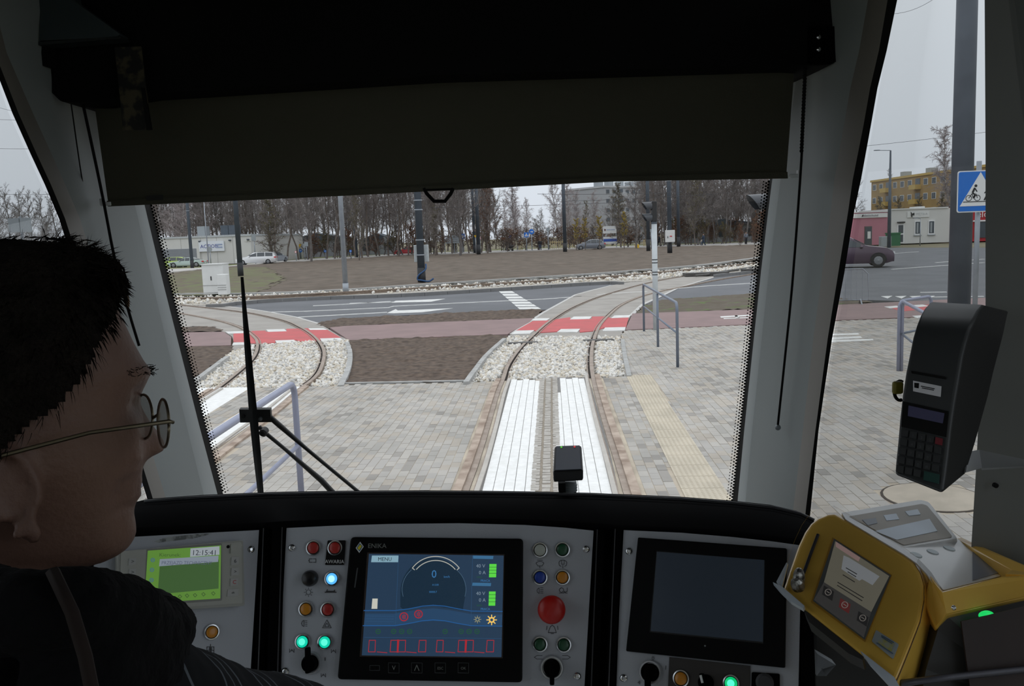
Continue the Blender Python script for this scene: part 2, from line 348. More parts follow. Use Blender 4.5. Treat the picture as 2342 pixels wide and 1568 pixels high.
# --- bike path, red crossings, white blocks
slab('path_bike_middle', [(754,748.4),(789,745),(1100,731.8),(1219,727),(1212,735),(1160,763.8),(1100,766),(798.6,777.5)], 0.012, PINK)
slab('path_bike_east', [(1446.5,716.4),(1720,706.7),(1905,697),(2342,676),(2700,660),(2700,700),(2342,715),(1905,732),(1710,741.5),(1430,753.8)], 0.012, PINK)
slab('path_bike_west', [(425.5,759.6),(511.6,758),(529,770),(528,789),(435,791.5),(380,793),(380,761)], 0.012, PINK)
redr = [(1180,755.4),(1219,733.5),(1254.6,732),(1303.4,725),(1306,729),(1353,729),(1353.8,723.5),(1384.7,723),(1397.7,727),(1438,725),(1432,747.5),(1381,749),(1358.7,756),(1326,759),(1325,751.5),(1280,752.5),(1274,757.7),(1235,760),(1222,755),(1200,754)]
ro = slab('road_marking_red_east', redr, 0.016, REDP, 0.02)
redl = [(534,762),(559.5,761),(577,756.4),(607,755.4),(608,758),(655,757),(655,751.6),(706,750),(747.6,753.2),(779.5,771.4),(735,774),(731,779),(680.6,780),(680,777),(629.6,777.5),(629.6,783),(597.7,785),(559,783),(534,781)]
slab('road_marking_red_west', redl, 0.016, REDP, 0.02)
wb = [[(1170,763.6),(1181,755.4),(1222,754.5),(1212,762)],[(1215.6,732.5),(1224,727.5),(1258,727),(1250,732.5)],[(1303,730),(1312,723.6),(1354,723),(1348,729)],[(1397.7,727),(1405,721),(1443,720),(1438,725.5)],[(1274,758.5),(1283,752),(1327,751.5),(1320,759)],[(1378,756),(1384,748.5),(1431,747.5),(1429,755)],
      [(523,762.5),(515,757.8),(557,756.6),(560,761.2)],[(613,758.5),(609,753),(650,752),(656,757)],[(709,754),(705,750.3),(740,750),(748,753.8)],[(531,788.5),(534,782.5),(560,782),(559,787.5)],[(633,784),(629,778),(672,776.5),(681,782)],[(735,779.5),(732,773.5),(778,772),(786,778)]]
for q in wb: slab('road_marking', q, 0.018, WHITE, 0.02)
# lane lines, arrows and the white ladder on the road
def strip(line, w, z=0.0, m=WHITE, name='road_marking'):
    P = P2(line, z); n = len(P); A = []; Bk = []
    for i in range(n):
        t = nrm([*(P[min(i+1, n-1)]-P[max(i-1, 0)])[:2], 0]); s = np.array([-t[1], t[0], 0]); A.append(P[i]+s*w/2); Bk.append(P[i]-s*w/2)
    b = MB(); b.prism([p-EZ*0.02 for p in A+Bk[::-1]], A+Bk[::-1]); return tag(b.build(name, m), kind='structure')
strip([(617,713),(700,711),(889,702.5),(900,699.5),(1092,690),(1240,683.5)], 0.13)
strip([(1240,683.5),(1330,677)], 0.13); strip([(1365,673),(1420,669),(1480,666)], 0.13, 0.008)
strip([(1510,662),(1620,653),(1733,646),(1900,638)], 0.13)
strip([(682,724.5),(885,713.5)], 0.15); slab('road_marking', [(885,715.5),(905,706.5),(910,709.5),(1036,704.5),(965,713.5),(900,715.8)], -0.012, WHITE, 0.01)
strip([(716,698.5),(780,695.5),(893,688.5)], 0.15); slab('road_marking', [(896,691.5),(905,687.5),(1018,683),(985,689.5)], -0.012, WHITE, 0.01)
strip([(800,693),(900,689.8)], 0.15)
for i in range(7):
    a0 = i/7; a1 = (i+0.72)/7; le = lambda t: (1141+(1190-1141)*t, 665.8+(708.2-665.8)*t); re = lambda t: (1171+(1240-1171)*t, 665.2+(707.8-665.2)*t)
    slab('road_marking', [le(a0), re(a0), re(a1), le(a1)], -0.01, WHITE, 0.01)
strip([(1170,763),(1241,715),(1316,673.5),(1398,652)], 0.10, 0.006, mat('slab_edge', (0.55, 0.54, 0.52), 0.8, pos=True)); strip([(1443,721),(1469,696),(1517,674),(1552,657),(1631,634)], 0.12, 0.006, mat('slab_edge', (0.55, 0.54, 0.52)))
strip([(728,739),(677,724.5),(617,713),(566,705),(490,699)], 0.10, 0.006, mat('slab_edge', (0.55, 0.54, 0.52)))
for a, c in (((2085,679),(2250,677)), ((2105,668),(2165,667)), ((2040,615),(2250,600)), ((2140,600),(2250,592)), ((1960,585),(2100,575))): strip([a, c], 0.14)
for x in (2015, 2047, 2080, 2112): slab('road_marking', [(x, 677), (x+26, 676), (x+15, 682)], -0.01, WHITE, 0.01)
slab('road_marking', [(2035,702),(2110,697),(2175,694),(2180,716),(2135,712),(2100,708),(2060,712)], 0.016, REDP, 0.02)
for q in ([(2022,701),(2050,698.5),(2062,702),(2036,704.5)], [(2086,697.5),(2110,696),(2125,699.5),(2100,702)], [(2086,722),(2112,720),(2126,724.5),(2098,727)], [(1900,763),(1962,761),(1966,764.5),(1902,766.5)], [(1900,771),(1968,768),(1972,772),(1903,776)], [(1902,777),(1996,774.5),(1998,777.5),(1902,782)]): slab('road_marking', q, 0.034 if q[0][1] > 760 else 0.018, WHITE, 0.02)
for q in ([(1647,723),(1720,719),(1720,721.5),(1649,726)], [(1655,727.3),(1712,725),(1712,726.5),(1655,729)], [(1680,721),(1686,721),(1692,727),(1684,727)]): slab('road_marking', q, 0.018, WHITE, 0.01)

# --- planted plots (bare soil)
def wp(q): return [tuple(p[:2]) for p in P2(q)]
field('ground_middle_plot', wp([(798.6,778),(808,799.4),(806,831),(786,879.5),(1066,874),(1095,838),(1160,768),(1100,767)]), 0.07, 0.035, 3.0, 0.006, SOIL)
field('ground_plot_by_road', wp([(728,740),(782.6,727.7),(1100,711.7),(1193,708),(1238,709),(1219,727.5),(1100,732.3),(789,745.5),(754,748.9)]), 0.10, 0.05, 2.2, -.005, SOIL)
field('ground_plot_east', wp([(1452,716),(1461,714),(1480,697),(1519,685),(1733,671),(1930,684),(1990,690),(1940,697),(1720,706.7)]), 0.12, 0.05, 2.0, -.005, mat('soil_grass', (0.10, 0.15, 0.04), 0.95, col2=(0.11, 0.09, 0.065), scale=1.4, bump=0.8, bscale=25, pos=True, thr=(0.55, 0.68)))
field('ground_plot_west_far', wp([(410,748),(441,746),(483,748),(505,757),(425,759.4),(390,760)]), 0.10, 0.04, 2.2, 0.0, SOIL)
field('ground_plot_west_near', wp([(390,793),(527,791),(527.6,803),(480,837),(452,857),(390,900)]), 0.08, 0.03, 3.0, 0.0, SOIL)
slab('ground_plots_base', [(380,890),(528,806),(531,770),(505,752),(380,740),(380,700),(700,720),(800,727),(1241,706),(1160,770),(1070,876),(786,882),(806,831),(798,775),(1240,708),(1440,718),(1733,669),(1990,688),(1720,712),(1430,760)], -0.045, SOIL, 0.03)

# --- kerbs along the ballast
kb = tag(bpy.data.objects.new('kerb_ballast', None), kind='structure'); COL.objects.link(kb); ORG[kb.name] = np.zeros(3)
kerb_row(cr(P2([(1072,872),(1097,836),(1122,805),(1162,769)], 0.08), 5), 0.98, 0.09, -0.1, 0.075, KERB, kb, side=1)
kerb_row(cr(P2([(1433.5,860),(1424,812),(1419,770)], 0.04), 5), 0.98, 0.08, -0.1, 0.05, KERB, kb, side=-1)
kerb_row(cr(P2([(786,880),(803,840),(806,805),(797,778)], 0.05), 5), 0.7, 0.10, -0.1, 0.05, KERB, kb, side=1)
kerb_row(cr(P2([(420,878),(452.6,858),(482,836),(529,804)], 0.09), 5), 0.9, 0.10, -0.1, 0.085, KERB, kb, side=-1)
band('kerb_soil_edge', [G(782,879.5), G(1069,873.5)], -0.04, 0.04, 0.035, KERB)['kind'] = 'structure'

# --- ballast stones
ball = {'near track': [(1075,871),(1098,838),(1123,806),(1163,769.5),(1419,769.5),(1424,812),(1433,858),(1365,862.8),(1150,868)],
        'side track': [(420,885),(460,862),(531,803.5),(590,787),(735,779),(797,778),(805,805),(802,840),(786,880),(709,885),(505,888),(420,893)]}
STONEM = [mat('stone_white', (0.80, 0.78, 0.74), 0.8, col2=(0.66, 0.64, 0.60), scale=9, pos=True), mat('stone_cream', (0.68, 0.62, 0.52), 0.85, pos=True), mat('stone_grey', (0.52, 0.51, 0.49), 0.85, pos=True)]
ico = [(0,0,1),(.894,0,.447),(.276,.851,.447),(-.724,.526,.447),(-.724,-.526,.447),(.276,-.851,.447),(.724,.526,-.447),(-.276,.851,-.447),(-.894,0,-.447),(-.276,-.851,-.447),(.724,-.526,-.447),(0,0,-1)]
icf = [(0,1,2),(0,2,3),(0,3,4),(0,4,5),(0,5,1),(1,6,2),(2,7,3),(3,8,4),(4,9,5),(5,10,1),(6,7,2),(7,8,3),(8,9,4),(9,10,5),(10,6,1),(6,11,7),(7,11,8),(8,11,9),(9,11,10),(10,11,6)]
ICO = np.array(ico)
def stones(name, poly, n, r0, r1, z, label=None, avoid=()):
    xs = [p[0] for p in poly]; ys = [p[1] for p in poly]; b = MB(); k = 0
    while k < n:
        x = random.uniform(min(xs), max(xs)); y = random.uniform(min(ys), max(ys)); k += 1
        if not inpoly(x, y, poly): continue
        if any(min(math.hypot(x-a[0], y-a[1]) for a in ln) < 0.085 for ln in avoid): continue
        r = random.uniform(r0, r1); Q = np.linalg.qr(RNG.normal(size=(3, 3)))[0]
        V = (ICO*RNG.uniform(0.65, 1.15, size=(12, 1))*r*np.array([1.25, 0.9, 0.7]))@Q.T+[x, y, z+random.uniform(-.4, .6)*r]
        b.add(V, icf, random.choice((0, 0, 0, 1, 1, 2)))
    o = b.build(name, STONEM); return tag(o, kind='stuff', label=label, cat='gravel')
for nm, q in ball.items():
    slab('ballast_bed', q, -0.035, BEDM, 0.05)
dense = [[tuple(p[:2]) for w in [w_] for p in cr(w, 4)] for w_ in tr1]
stones('ballast_gravel', wp(ball['near track']), 9500, 0.022, 0.050, -0.018, 'white crushed stone ballast between the rails straight ahead', dense[:2])
stones('ballast_gravel', wp(ball['side track']), 11000, 0.022, 0.050, -0.018, 'white crushed stone ballast of the curving track beside the railing', dense[2:])
stones('ballast_gravel', wp([(380,682),(550,679),(714,672),(900,662),(1092,650.5),(1340,636),(1497,624),(1674,607),(1733,601),(1733,616),(1640,626),(1480,640),(1379,643),(1167,655),(930,669),(714,677.5),(560,687),(500,695),(380,698)]), 17000, 0.045, 0.095, 0.04, 'white crushed stone strip between the far kerb and the road')
for c in ((1206,786,1188,780), (1357,782,1340,776)):
    pass
for x, y, lb in ((1196, 786, 'dark sleeper block under the west rail straight ahead, in white ballast'), (1368, 780, 'dark sleeper block under the east rail straight ahead, in white ballast')):
    sl = MB(); c = G(x, y, 0.0); sl.box(c+[0, 0, -0.01], (0.66, 0.22, 0.10)); tag(sl.build('rail_sleeper', mat('sleeper', (0.13, 0.125, 0.12), 0.85, pos=True)), lb, 'sleeper')

# --- pavers
wl = lambda q: [tuple(p[:2]) for p in P2(q, 0.03)]
PAVED = wl([(-700,1350),(-250,960),(395,910),(430,893),(505,888.5),(709,885),(787,880),(1066,874.5),(1150,870),(1365,864),(1434,859.5),(1425,812),(1421,766),(1430,755.5),(1710,743),(1905,734),(2342,717),(2560,709),(2800,1350)])
BR = []  # forbidden bands round the rails
railxy = [np.array([p[:2] for p in cr(w, 3)]) for w in tr1]
ST = [wl([(1158.7,868),(1235,868),(1219,1121),(1205,1350),(1010,1350),(1093.7,1121)]), wl([(1274,862),(1346,862),(1391,1015),(1416,1126),(1470,1350),(1285,1350),(1280,1121)])]
SETT = wl([(1235,868),(1274,862),(1280,1121),(1285,1350),(1205,1350),(1219,1121)])
SL = [wl([(420,888),(575,885),(470,950),(380,1010),(380,900)]), wl([(640,885),(702,883),(640,925),(480,1035),(380,1110),(380,1050)])]
TACT = wl([(1433.5,858.6),(1485.5,857),(1570,990),(1658,1118),(1700,1180),(1830,1350),(1670,1350),(1560,1121),(1500,990)])
MAN = G(2135, 1136, 0.03)
PVM = [mat('paver_'+n, c, 0.9, col2=c2, scale=1.1, pos=True, thr=(0.42, 0.6), bump=0.2, bscale=120) for n, c, c2 in
       (('pale', (0.445, 0.42, 0.385), (0.39, 0.37, 0.34)), ('grey', (0.405, 0.385, 0.36), (0.34, 0.325, 0.30)), ('sand', (0.435, 0.395, 0.345), (0.37, 0.335, 0.29)), ('dark', (0.32, 0.30, 0.275), (0.26, 0.245, 0.225)))]+[STRIPE, mat('sett_stone', (0.46, 0.435, 0.40), 0.9, col2=(0.37, 0.345, 0.31), scale=20, pos=True), mat('light_paver', (0.50, 0.485, 0.46), 0.9, pos=True, col2=(0.40, 0.385, 0.36), scale=0.8)]
JOINT = mat('paver_joint_sand', (0.56, 0.49, 0.39), 0.95, pos=True, col2=(0.36, 0.31, 0.25), scale=2)
slab('pavement', PAVED, 0.0262, JOINT, 0.06, world=True)
PAV = bpy.data.objects['pavement']
cells = []
def near_rail(x, y):
    for i, rp in enumerate(railxy):
        d = np.min((rp[:, 0]-x)**2+(rp[:, 1]-y)**2)
        if d < 0.150**2: return True
    return False
PW, PL, GAP = 0.10, 0.20, 0.006
pxa = np.array(PAVED)
s0, s1 = pxa@E1[:2], pxa@E2[:2]
for it in range(int(s1.min()/PW)-1, int(min(s1.max(), 12.5)/PW)+1):
    for js in range(int(6.3/PL)-1, int(s0.max()/PL)+1):
        t = (it+.5)*PW; s = (js+.5+0.5*(it % 2))*PL; SWP = 0; x, y = (E1*s+E2*t)[:2]
        if not inpoly(x, y, PAVED): continue
        if near_rail(x, y): continue
        if inpoly(x, y, TACT) or inpoly(x, y, SETT): continue
        if (x-MAN[0])**2+(y-MAN[1])**2 < 0.42**2: continue
        if any(inpoly(x, y, q) for q in ST): k = 4
        elif any(inpoly(x, y, q) for q in SL): k = 4; continue
        else:
            dk = fbm(x, y, 0.55, 3.0, 3)
            right = t > 0.9
            w = [0.42, 0.32, 0.20, 0.06] if not right else ([0.15, 0.35, 0.30, 0.20] if dk > -0.05 else [0.5, 0.2, 0.28, 0.02])
            k = int(RNG.choice(4, p=w))
            if not right and dk > 0.25: k = min(3, k+1)
        cells.append((s, x, y, k))
cells.sort(key=lambda c: c[0])
vis = [c for c in cells if (lambda q: 380 < q[0] < 2300 and 860 < q[1] < 1118)(proj((c[1], c[2], 0.03)))]
vis.sort(key=lambda c: math.hypot(c[1]-1.2, c[2]))
near = set(id(c) for c in vis[:290])
proto = {}
def paver_mb(k, x=0, y=0, dz=0):
    b = MB(); A = (E2, E1, EZ); h = 0.022
    b.box((x, y, 0.03-h/2+dz), (PW-GAP, PL-(GAP if k != 4 else .0008), h), A, k); b.v = b.v; return b
for k in range(7):
    bb = paver_mb(k); me = bpy.data.meshes.new('paver'); me.from_pydata(bb.v, [], bb.f); me.materials.append(PVM[k]); proto[k] = me
rest = MB()
for c in cells:
    dz = random.uniform(-0.002, 0.002) if c[3] != 4 else 0.0
    if id(c) in near:
        o = bpy.data.objects.new('paver', proto[c[3]]); COL.objects.link(o); o.parent = PAV; o.location = Vector((c[1], c[2], dz))-PAV.location
    else:
        x, y = c[1], c[2]; hw, hl = (PW-GAP)/2, (PL-(GAP if c[3] != 4 else .0008))/2; q = [np.array([x, y, 0])+E2*i*hw+E1*j*hl for i, j in ((-1,-1),(1,-1),(1,1),(-1,1))]
        rest.add([p+EZ*0.012 for p in q]+[p+EZ*(0.03+dz) for p in q], [(4,5,6,7),(0,1,5,4),(1,2,6,5),(2,3,7,6),(3,0,4,7)], c[3])
tag(rest.build('distant_pavers', PVM, PAV), kind='stuff')
for q in SL: slab('road_marking', q, 0.033, STRIPE, 0.02, world=True)
for q in ST: slab('road_marking', q, 0.0272, mat('stripe_joint', (0.22, 0.21, 0.20), .9, pos=True), 0.008, world=True)
slab('road_marking_sett_bed', SETT, 0.0268, mat('sett_sand', (0.30, 0.26, 0.21), .95, pos=True), 0.008, world=True)
# setts in three rows between the white stripes
sm = MB(); ss = np.array(SETT); s = 6.4
for r in range(3):
    s = 6.4+r*0.03
    while s < 17:
        ln = random.uniform(0.085, 0.13)
        c0 = G(1254.5, 868, 0.03); c1 = G(1249, 1121, 0.03); f = (s-c1@E1)/((c0-c1)@E1); ctr = c1+(c0-c1)*f
        p = ctr+E2*((r-1)*0.105)
        p = p - E1*((p@E1)-s)
        if inpoly(p[0], p[1], SETT) or inpoly((p-E2*(r-1)*0.04)[0], (p-E2*(r-1)*0.04)[1], SETT):
            q = [p+E2*i*(0.092/2-random.uniform(0, .008))+E1*j*(ln/2-0.008) for i, j in ((-1,-1),(1,-1),(1,1),(-1,1))]
            cc = sum(q)/4; sm.prism([np.array([*v[:2], 0.0]) for v in q], [np.array([*(cc+(v-cc)*0.92)[:2], 0.034+random.uniform(-.004, .004)]) for v in q])
        s += ln
tag(sm.build('cobble_setts', PVM[5], PAV), kind='stuff')
# tactile tiles with round studs in rows
TM = mat('tactile_tile', (0.56, 0.50, 0.40), 0.85, col2=(0.47, 0.42, 0.335), scale=2.5, pos=True)
base = np.array(TACT); c0 = G(1459.5, 858, 0.03); c1 = G(1609, 1120, 0.03); dd = nrm(c0-c1); ds = np.array([dd[1], -dd[0], 0]); Lt = np.linalg.norm(c0-c1)
tb = MB(); tb.box((0, 0, 0), (0.39, 0.39, 0.03), (ds, dd, EZ))
for i in range(8):
    for j in range(8): tb.lathe(ds*((i-3.5)*0.048)+dd*((j-3.5)*0.048)+EZ*0.014, EZ, [(0.014, 0), (0.009, 0.007)], 6)
tme = bpy.data.meshes.new('tactile_tile'); tme.from_pydata(tb.v, [], tb.f); tme.materials.append(TM)
n = int(Lt/0.4)+5
for i in range(n):
    p = c0-dd*(0.2+i*0.4); o = bpy.data.objects.new('tactile_tile', tme); COL.objects.link(o); o.parent = PAV; o.location = Vector((p[0], p[1], 0.021))-PAV.location
# manhole patch
mb = MB(); mb.lathe([MAN[0], MAN[1], 0.0], EZ, [(0.40, 0), (0.40, 0.035), (0.385, 0.036)], 28); o = mb.build('manhole_cover', mat('manhole_fill', (0.50, 0.44, 0.36), 0.9, col2=(0.43, 0.38, 0.31), scale=6)); tag(o, 'round sandy concrete manhole cover set in the pavers below the card reader', 'manhole')
mb = MB(); mb.lathe([MAN[0], MAN[1], 0.0], EZ, [(0.422, 0), (0.422, 0.031), (0.40, 0.031)], 28); mb.build('rim', GROOV, o)
mb.v = []; 
def blur_marks(c, u, Lm, h, m, parent):
    """far print too small to read: a row of short strokes"""
    b = MB(); x = 0.0; q = random.Random(3)
    while x < Lm: w = h*q.uniform(.18, .5); hh = h*q.uniform(.6, 1); b.box(c+u*(x+w/2)+EZ*hh/2, (w, .02, hh), (u, np.cross(EZ, u), EZ)); x += w+h*q.uniform(.15, .3)
    tag(b.build('small_print', m, parent), kind='stuff')
# ================================================================ STREET FURNITURE
PG = mat('pole_grey', (0.085, 0.105, 0.13), 0.55, 0.2, var=0.15, scale=3)
PD = mat('pole_foot', (0.03, 0.032, 0.036), 0.7)
GALV = mat('galvanised', (0.36, 0.39, 0.43), 0.45, 0.5, var=0.15, scale=5)
RAILP = mat('railing_paint', (0.17, 0.20, 0.255), 0.4, 0.2, var=0.1)
RAILL = mat('railing_light', (0.30, 0.32, 0.43), 0.4, 0.1, var=0.1)
BLK = mat('black_plastic', (0.012, 0.012, 0.013), 0.5, var=0)
WPL = mat('white_sheet', (0.72, 0.73, 0.72), 0.6, var=0.05)
BLUE = mat('sign_blue', (0.01, 0.16, 0.62), 0.45, var=0); SWH = mat('sign_white', (0.80, 0.81, 0.82), 0.5, var=0)
YEL = mat('sign_yellow', (0.80, 0.50, 0.03), 0.5, var=0); ORA = mat('sign_orange', (0.80, 0.22, 0.04), 0.5, var=0); SRED = mat('sign_red', (0.62, 0.04, 0.05), 0.5, var=0)
BACK = mat('sign_back', (0.33, 0.36, 0.38), 0.5, 0.3, var=0.05)
def width_at(x, y, wpx): return wpx*proj(G(x, y))[2]/FPX
def vpole(name, px, py, wpx, h, m, label, foot=0.9, fw=1.1, rings=(), sides=12, cat='pole', group=None, taper=0.85, loc=None):
    c = G(px, py) if loc is None else np.asarray(loc, float); w = width_at(px, py, wpx)/2
    r = thing(name, c, label, cat, group)
    b = MB(); b.tube([c+EZ*foot*0.9, c+EZ*h], [w, w*taper], sides); b.build('shaft', m, r, smooth=True)
    if foot: b = MB(); b.tube([c, c+EZ*foot], [w*fw, w*fw], sides); b.build('foot', PD if m is PG else m, r, smooth=True)
    for z in rings:
        b = MB(); b.lathe(c+EZ*z, EZ, [(w*1.0, 0), (w*1.18, 0.01), (w*1.18, 0.06), (w*1.0, 0.07)], sides); b.build('clamp_band', GALV, r)
    return r, c, w
vpole('catenary_pole', 440, 613, 7.5, 13, PG, 'dark grey catenary pole in front of the white warehouse with shutter', rings=(6.5,))
vpole('catenary_pole', 551, 633, 12, 13, PG, 'dark grey catenary pole standing behind the wiper tip, beside the white estate car', foot=1.1)
r, c, w = vpole('street_lamp', 791.5, 672, 12, 9, GALV, 'light galvanised street lamp post standing in the white ballast strip', foot=0.5, fw=1.15, cat='street lamp')
b = MB(); b.tube([c+EZ*9, c+np.array([1.6, -.4, 9.6])], 0.04, 6); b.build('arm', GALV, r)
vpole('catenary_pole', 815.5, 590, 7.5, 14, PG, 'slim far catenary pole at the forest edge beyond the galvanised lamp post', foot=1.2)
vpole('catenary_pole', 1086, 579, 6.5, 14, PG, 'far grey pole with narrow top, first of the close pair in the centre', foot=1.2)
vpole('catenary_pole', 1095, 583, 8.5, 14, PG, 'far grey pole in front of the close pair in the centre', foot=1.4)
vpole('catenary_pole', 1292.5, 577, 8.5, 14, PG, 'lone dark catenary pole just behind the bumper side of the grey hatchback', foot=1.2, rings=(10.2, 10.9))
vpole('catenary_pole', 1483, 575, 8.5, 14, PG, 'catenary pole seen directly behind the tram signal post', foot=1.4)
vpole('catenary_pole', 1552, 565, 7.5, 14, PG, 'catenary pole immediately to the east of the white cabinet pole', foot=1.4)
r, c, w = vpole('catenary_pole', 1532, 580, 10.5, 14, PG, 'catenary pole carrying a white metal cabinet at head height', foot=1.3, rings=(7.2, 9.5, 11.8))
k = proj(c)[2]/FPX
cb = thing('control_cabinet', c+EZ*1.6*1.0, 'white metal cabinet with small red label strapped to a catenary pole', 'cabinet')
b = MB(); b.box(c+np.array([-.05, -0.50, 27*k*1.0+13*k]), (21*k, 0.36, 27*k)); bevel(b.build('housing', WPL, cb), 0.03)
b = MB(); b.box(c+np.array([0, -0.73, 40*k]), (5*k, .02, 2*k)); b.build('label', SRED, cb)
b = MB(); b.box(c+np.array([-7*k, -0.73, 38*k]), (1.2*k, .03, 4*k)); b.build('lock', BLK, cb)
# big pole with the cabinet and a blue cable
r, c, w = vpole('catenary_pole', 965, 648, 17, 13, PG, 'thick dark catenary pole with steel bands and blue cable near the far kerb', foot=0.85, rings=(1.5, 2.3, 3.9, 4.4, 7.0), sides=16)
k = proj(c)[2]/FPX
cb = thing('control_cabinet', c+np.array([0, w, 48*k]), 'pale cabinet fixed behind the thick catenary pole with the blue cable', 'cabinet')
b = MB(); b.box(c+np.array([0.0, w+0.28, 68*k]), (33*k, 0.3, 39*k)); bevel(b.build('housing', mat('cabinet_pale', (0.55, 0.60, 0.62), 0.6), cb), 0.02)
b = MB(); pts = [c+np.array([w*1.3, 0, 44*k]), c+np.array([w*1.2, -w*.8, 32*k]), c+np.array([-w*.6, -w*1.25, 20*k]), c+np.array([-w, -w, 10*k]), c+np.array([0, -w*1.4, 8*k]), c+np.array([w*2, -w*1.2, 5*k]), c+np.array([w*3.3, -w, 11*k])]
b.tube(cr(pts, 6), 0.045, 6); b.build('cable', mat('cable_blue', (0.03, 0.09, 0.22), 0.6), r, smooth=True)
# the thick pole close by on the east side
c = G(2192, 735); r = thing('catenary_pole', c, 'very thick dark grey pole close by, seen through the side window behind the blue sign', 'pole')
b = MB(); w = width_at(2192, 735, 48)/2; b.tube([c, c+EZ*9.5], [w, w*0.86], 24); b.build('shaft', mat('pole_near', (0.10, 0.115, 0.14), 0.6, 0.1, var=0.25, scale=1.2), r, smooth=True)
b = MB(); b.box(c+np.array([0.0, -w-.005, 3.0]), (0.10, 0.02, 0.25)); b.build('inspection_hatch', PD, r)
# white cabinets on the island end
c = G(499, 671, 0.15); k = proj(c)[2]/FPX; cb = thing('utility_cabinet', c, 'tall white utility cabinet with black lever lock, standing on the island', 'cabinet')
b = MB(); b.box(c+np.array([-2*k, 0, 34*k]), (48*k, 0.9, 68*k)); bevel(b.build('housing', WPL, cb), 0.02)
b = MB(); b.box(c+np.array([-2*k, 0, 67.5*k]), (50*k, 1.0, 2*k)); b.build('lid', WPL, cb)
b = MB(); b.box(c+np.array([-6*k, -.46, 36*k]), (2*k, .04, 9*k)); b.build('handle', BLK, cb)
b = MB(); b.box(c+np.array([-2*k, -.455, 20*k]), (47*k, .02, .6*k)); b.box(c+np.array([-2*k, -.455, 3.5*k]), (47*k, .02, .6*k)); b.build('seam', GKERB, cb)
c = G(521, 672, 0.15); cb = thing('utility_cabinet', c+[0, -.6, 0], 'low white meter cabinet standing against the tall utility cabinet', 'cabinet')
b = MB(); b.box(c+np.array([0, -.5, 23*k]), (20*k, 0.5, 45*k)); bevel(b.build('housing', WPL, cb), 0.02)
b = MB(); [b.box(c+np.array([0, -.76, z*k]), (19*k, .02, .5*k)) for z in (12, 17, 22)]; b.build('seam', GKERB, cb)
# tram signals
def visor_lamp(b, c, r, L_, dirv, n=14):
    """hooded tube pointing along dirv, longer at the top"""
    d = nrm(dirv); s = nrm(np.cross(d, EZ)); rows = []
    for t in (0, 1):
        row = []
        for i in range(n+1):
            a = -0.25*PI+(1.5*PI)*i/n; h = math.sin(a); ll = L_*(0.45+0.55*(h*0.5+0.5)) if t else 0.0
            row.append(c+d*ll+s*math.cos(a)*r+EZ*math.sin(a)*r)
        rows.append(row)
    b.loft(rows, False, False)
    b.loft([[p+(p-c-d*((p-c)@d))*(-0.06) for p in q] for q in rows][::-1], False, False)
c = G(1500, 757); k = proj(c)[2]/FPX; sg = thing('tram_signal', c, 'two-lamp black tram signal on a white post ahead, lamps hooded', 'traffic light')
b = MB(); b.tube([c, c+EZ*245*k], 6.2*k, 16); b.build('post', mat('signal_post', (0.56, 0.60, 0.62), 0.5, var=0.1, scale=8), sg, smooth=True)
b = MB(); b.tube([c+EZ*243*k, c+EZ*249*k], 6.5*k, 16); b.build('collar', PG, sg)
b = MB(); b.box(c+EZ*271*k, (11*k, 18*k, 46*k)); bevel(b.build('housing', BLK, sg), 0.02)
for z in (283, 257):
    b = MB(); q = c+EZ*z*k; b.lathe(q-[5.5*k, 0, 0], (-1, 0, 0), [(9*k, 0), (9.5*k, 2*k), (8*k, 2.2*k)], 16); b.build('lamp', BLK, sg)
    b = MB(); visor_lamp(b, q-np.array([6*k, 0, 0]), 9.5*k, 22*k, (-1, -.12, -.03)); b.build('visor', mat('visor', (0.05, 0.055, 0.065), 0.35, var=0), sg)
for z in (162, 155, 134, 128):
    b = MB(); b.tube([c+EZ*z*k, c+EZ*(z+2)*k], 6.5*k, 14); b.build('clamp_band', PD, sg)
d0 = 9.0; c = D(1768, 462, d0); k = d0/FPX; sg = thing('tram_signal', np.array([c[0], c[1], 0]), 'near tram signal mostly hidden behind the window pillar, one dark visor showing', 'traffic light')
b = MB(); b.box(c+np.array([6*k, 0, -20*k]), (26*k, 40*k, 100*k)); bevel(b.build('housing', BLK, sg), 0.01)
b = MB(); b.tube([np.array([c[0]+6*k, c[1], 0]), c+np.array([6*k, 0, -60*k])], 0.05, 12); b.build('post', mat('signal_post', (0.56, 0.60, 0.62)), sg, smooth=True)
b = MB(); visor_lamp(b, c-np.array([8*k, 0, 0]), 20*k, 54*k, (-1, -.1, -.03), 18); b.lathe(c-np.array([7*k, 0, 0]), (-1, 0, 0), [(20*k, 0), (18*k, 3*k), (3*k, 4*k)], 18); b.build('visor', mat('visor', (0.05, 0.055, 0.065), 0.35, var=0), sg)
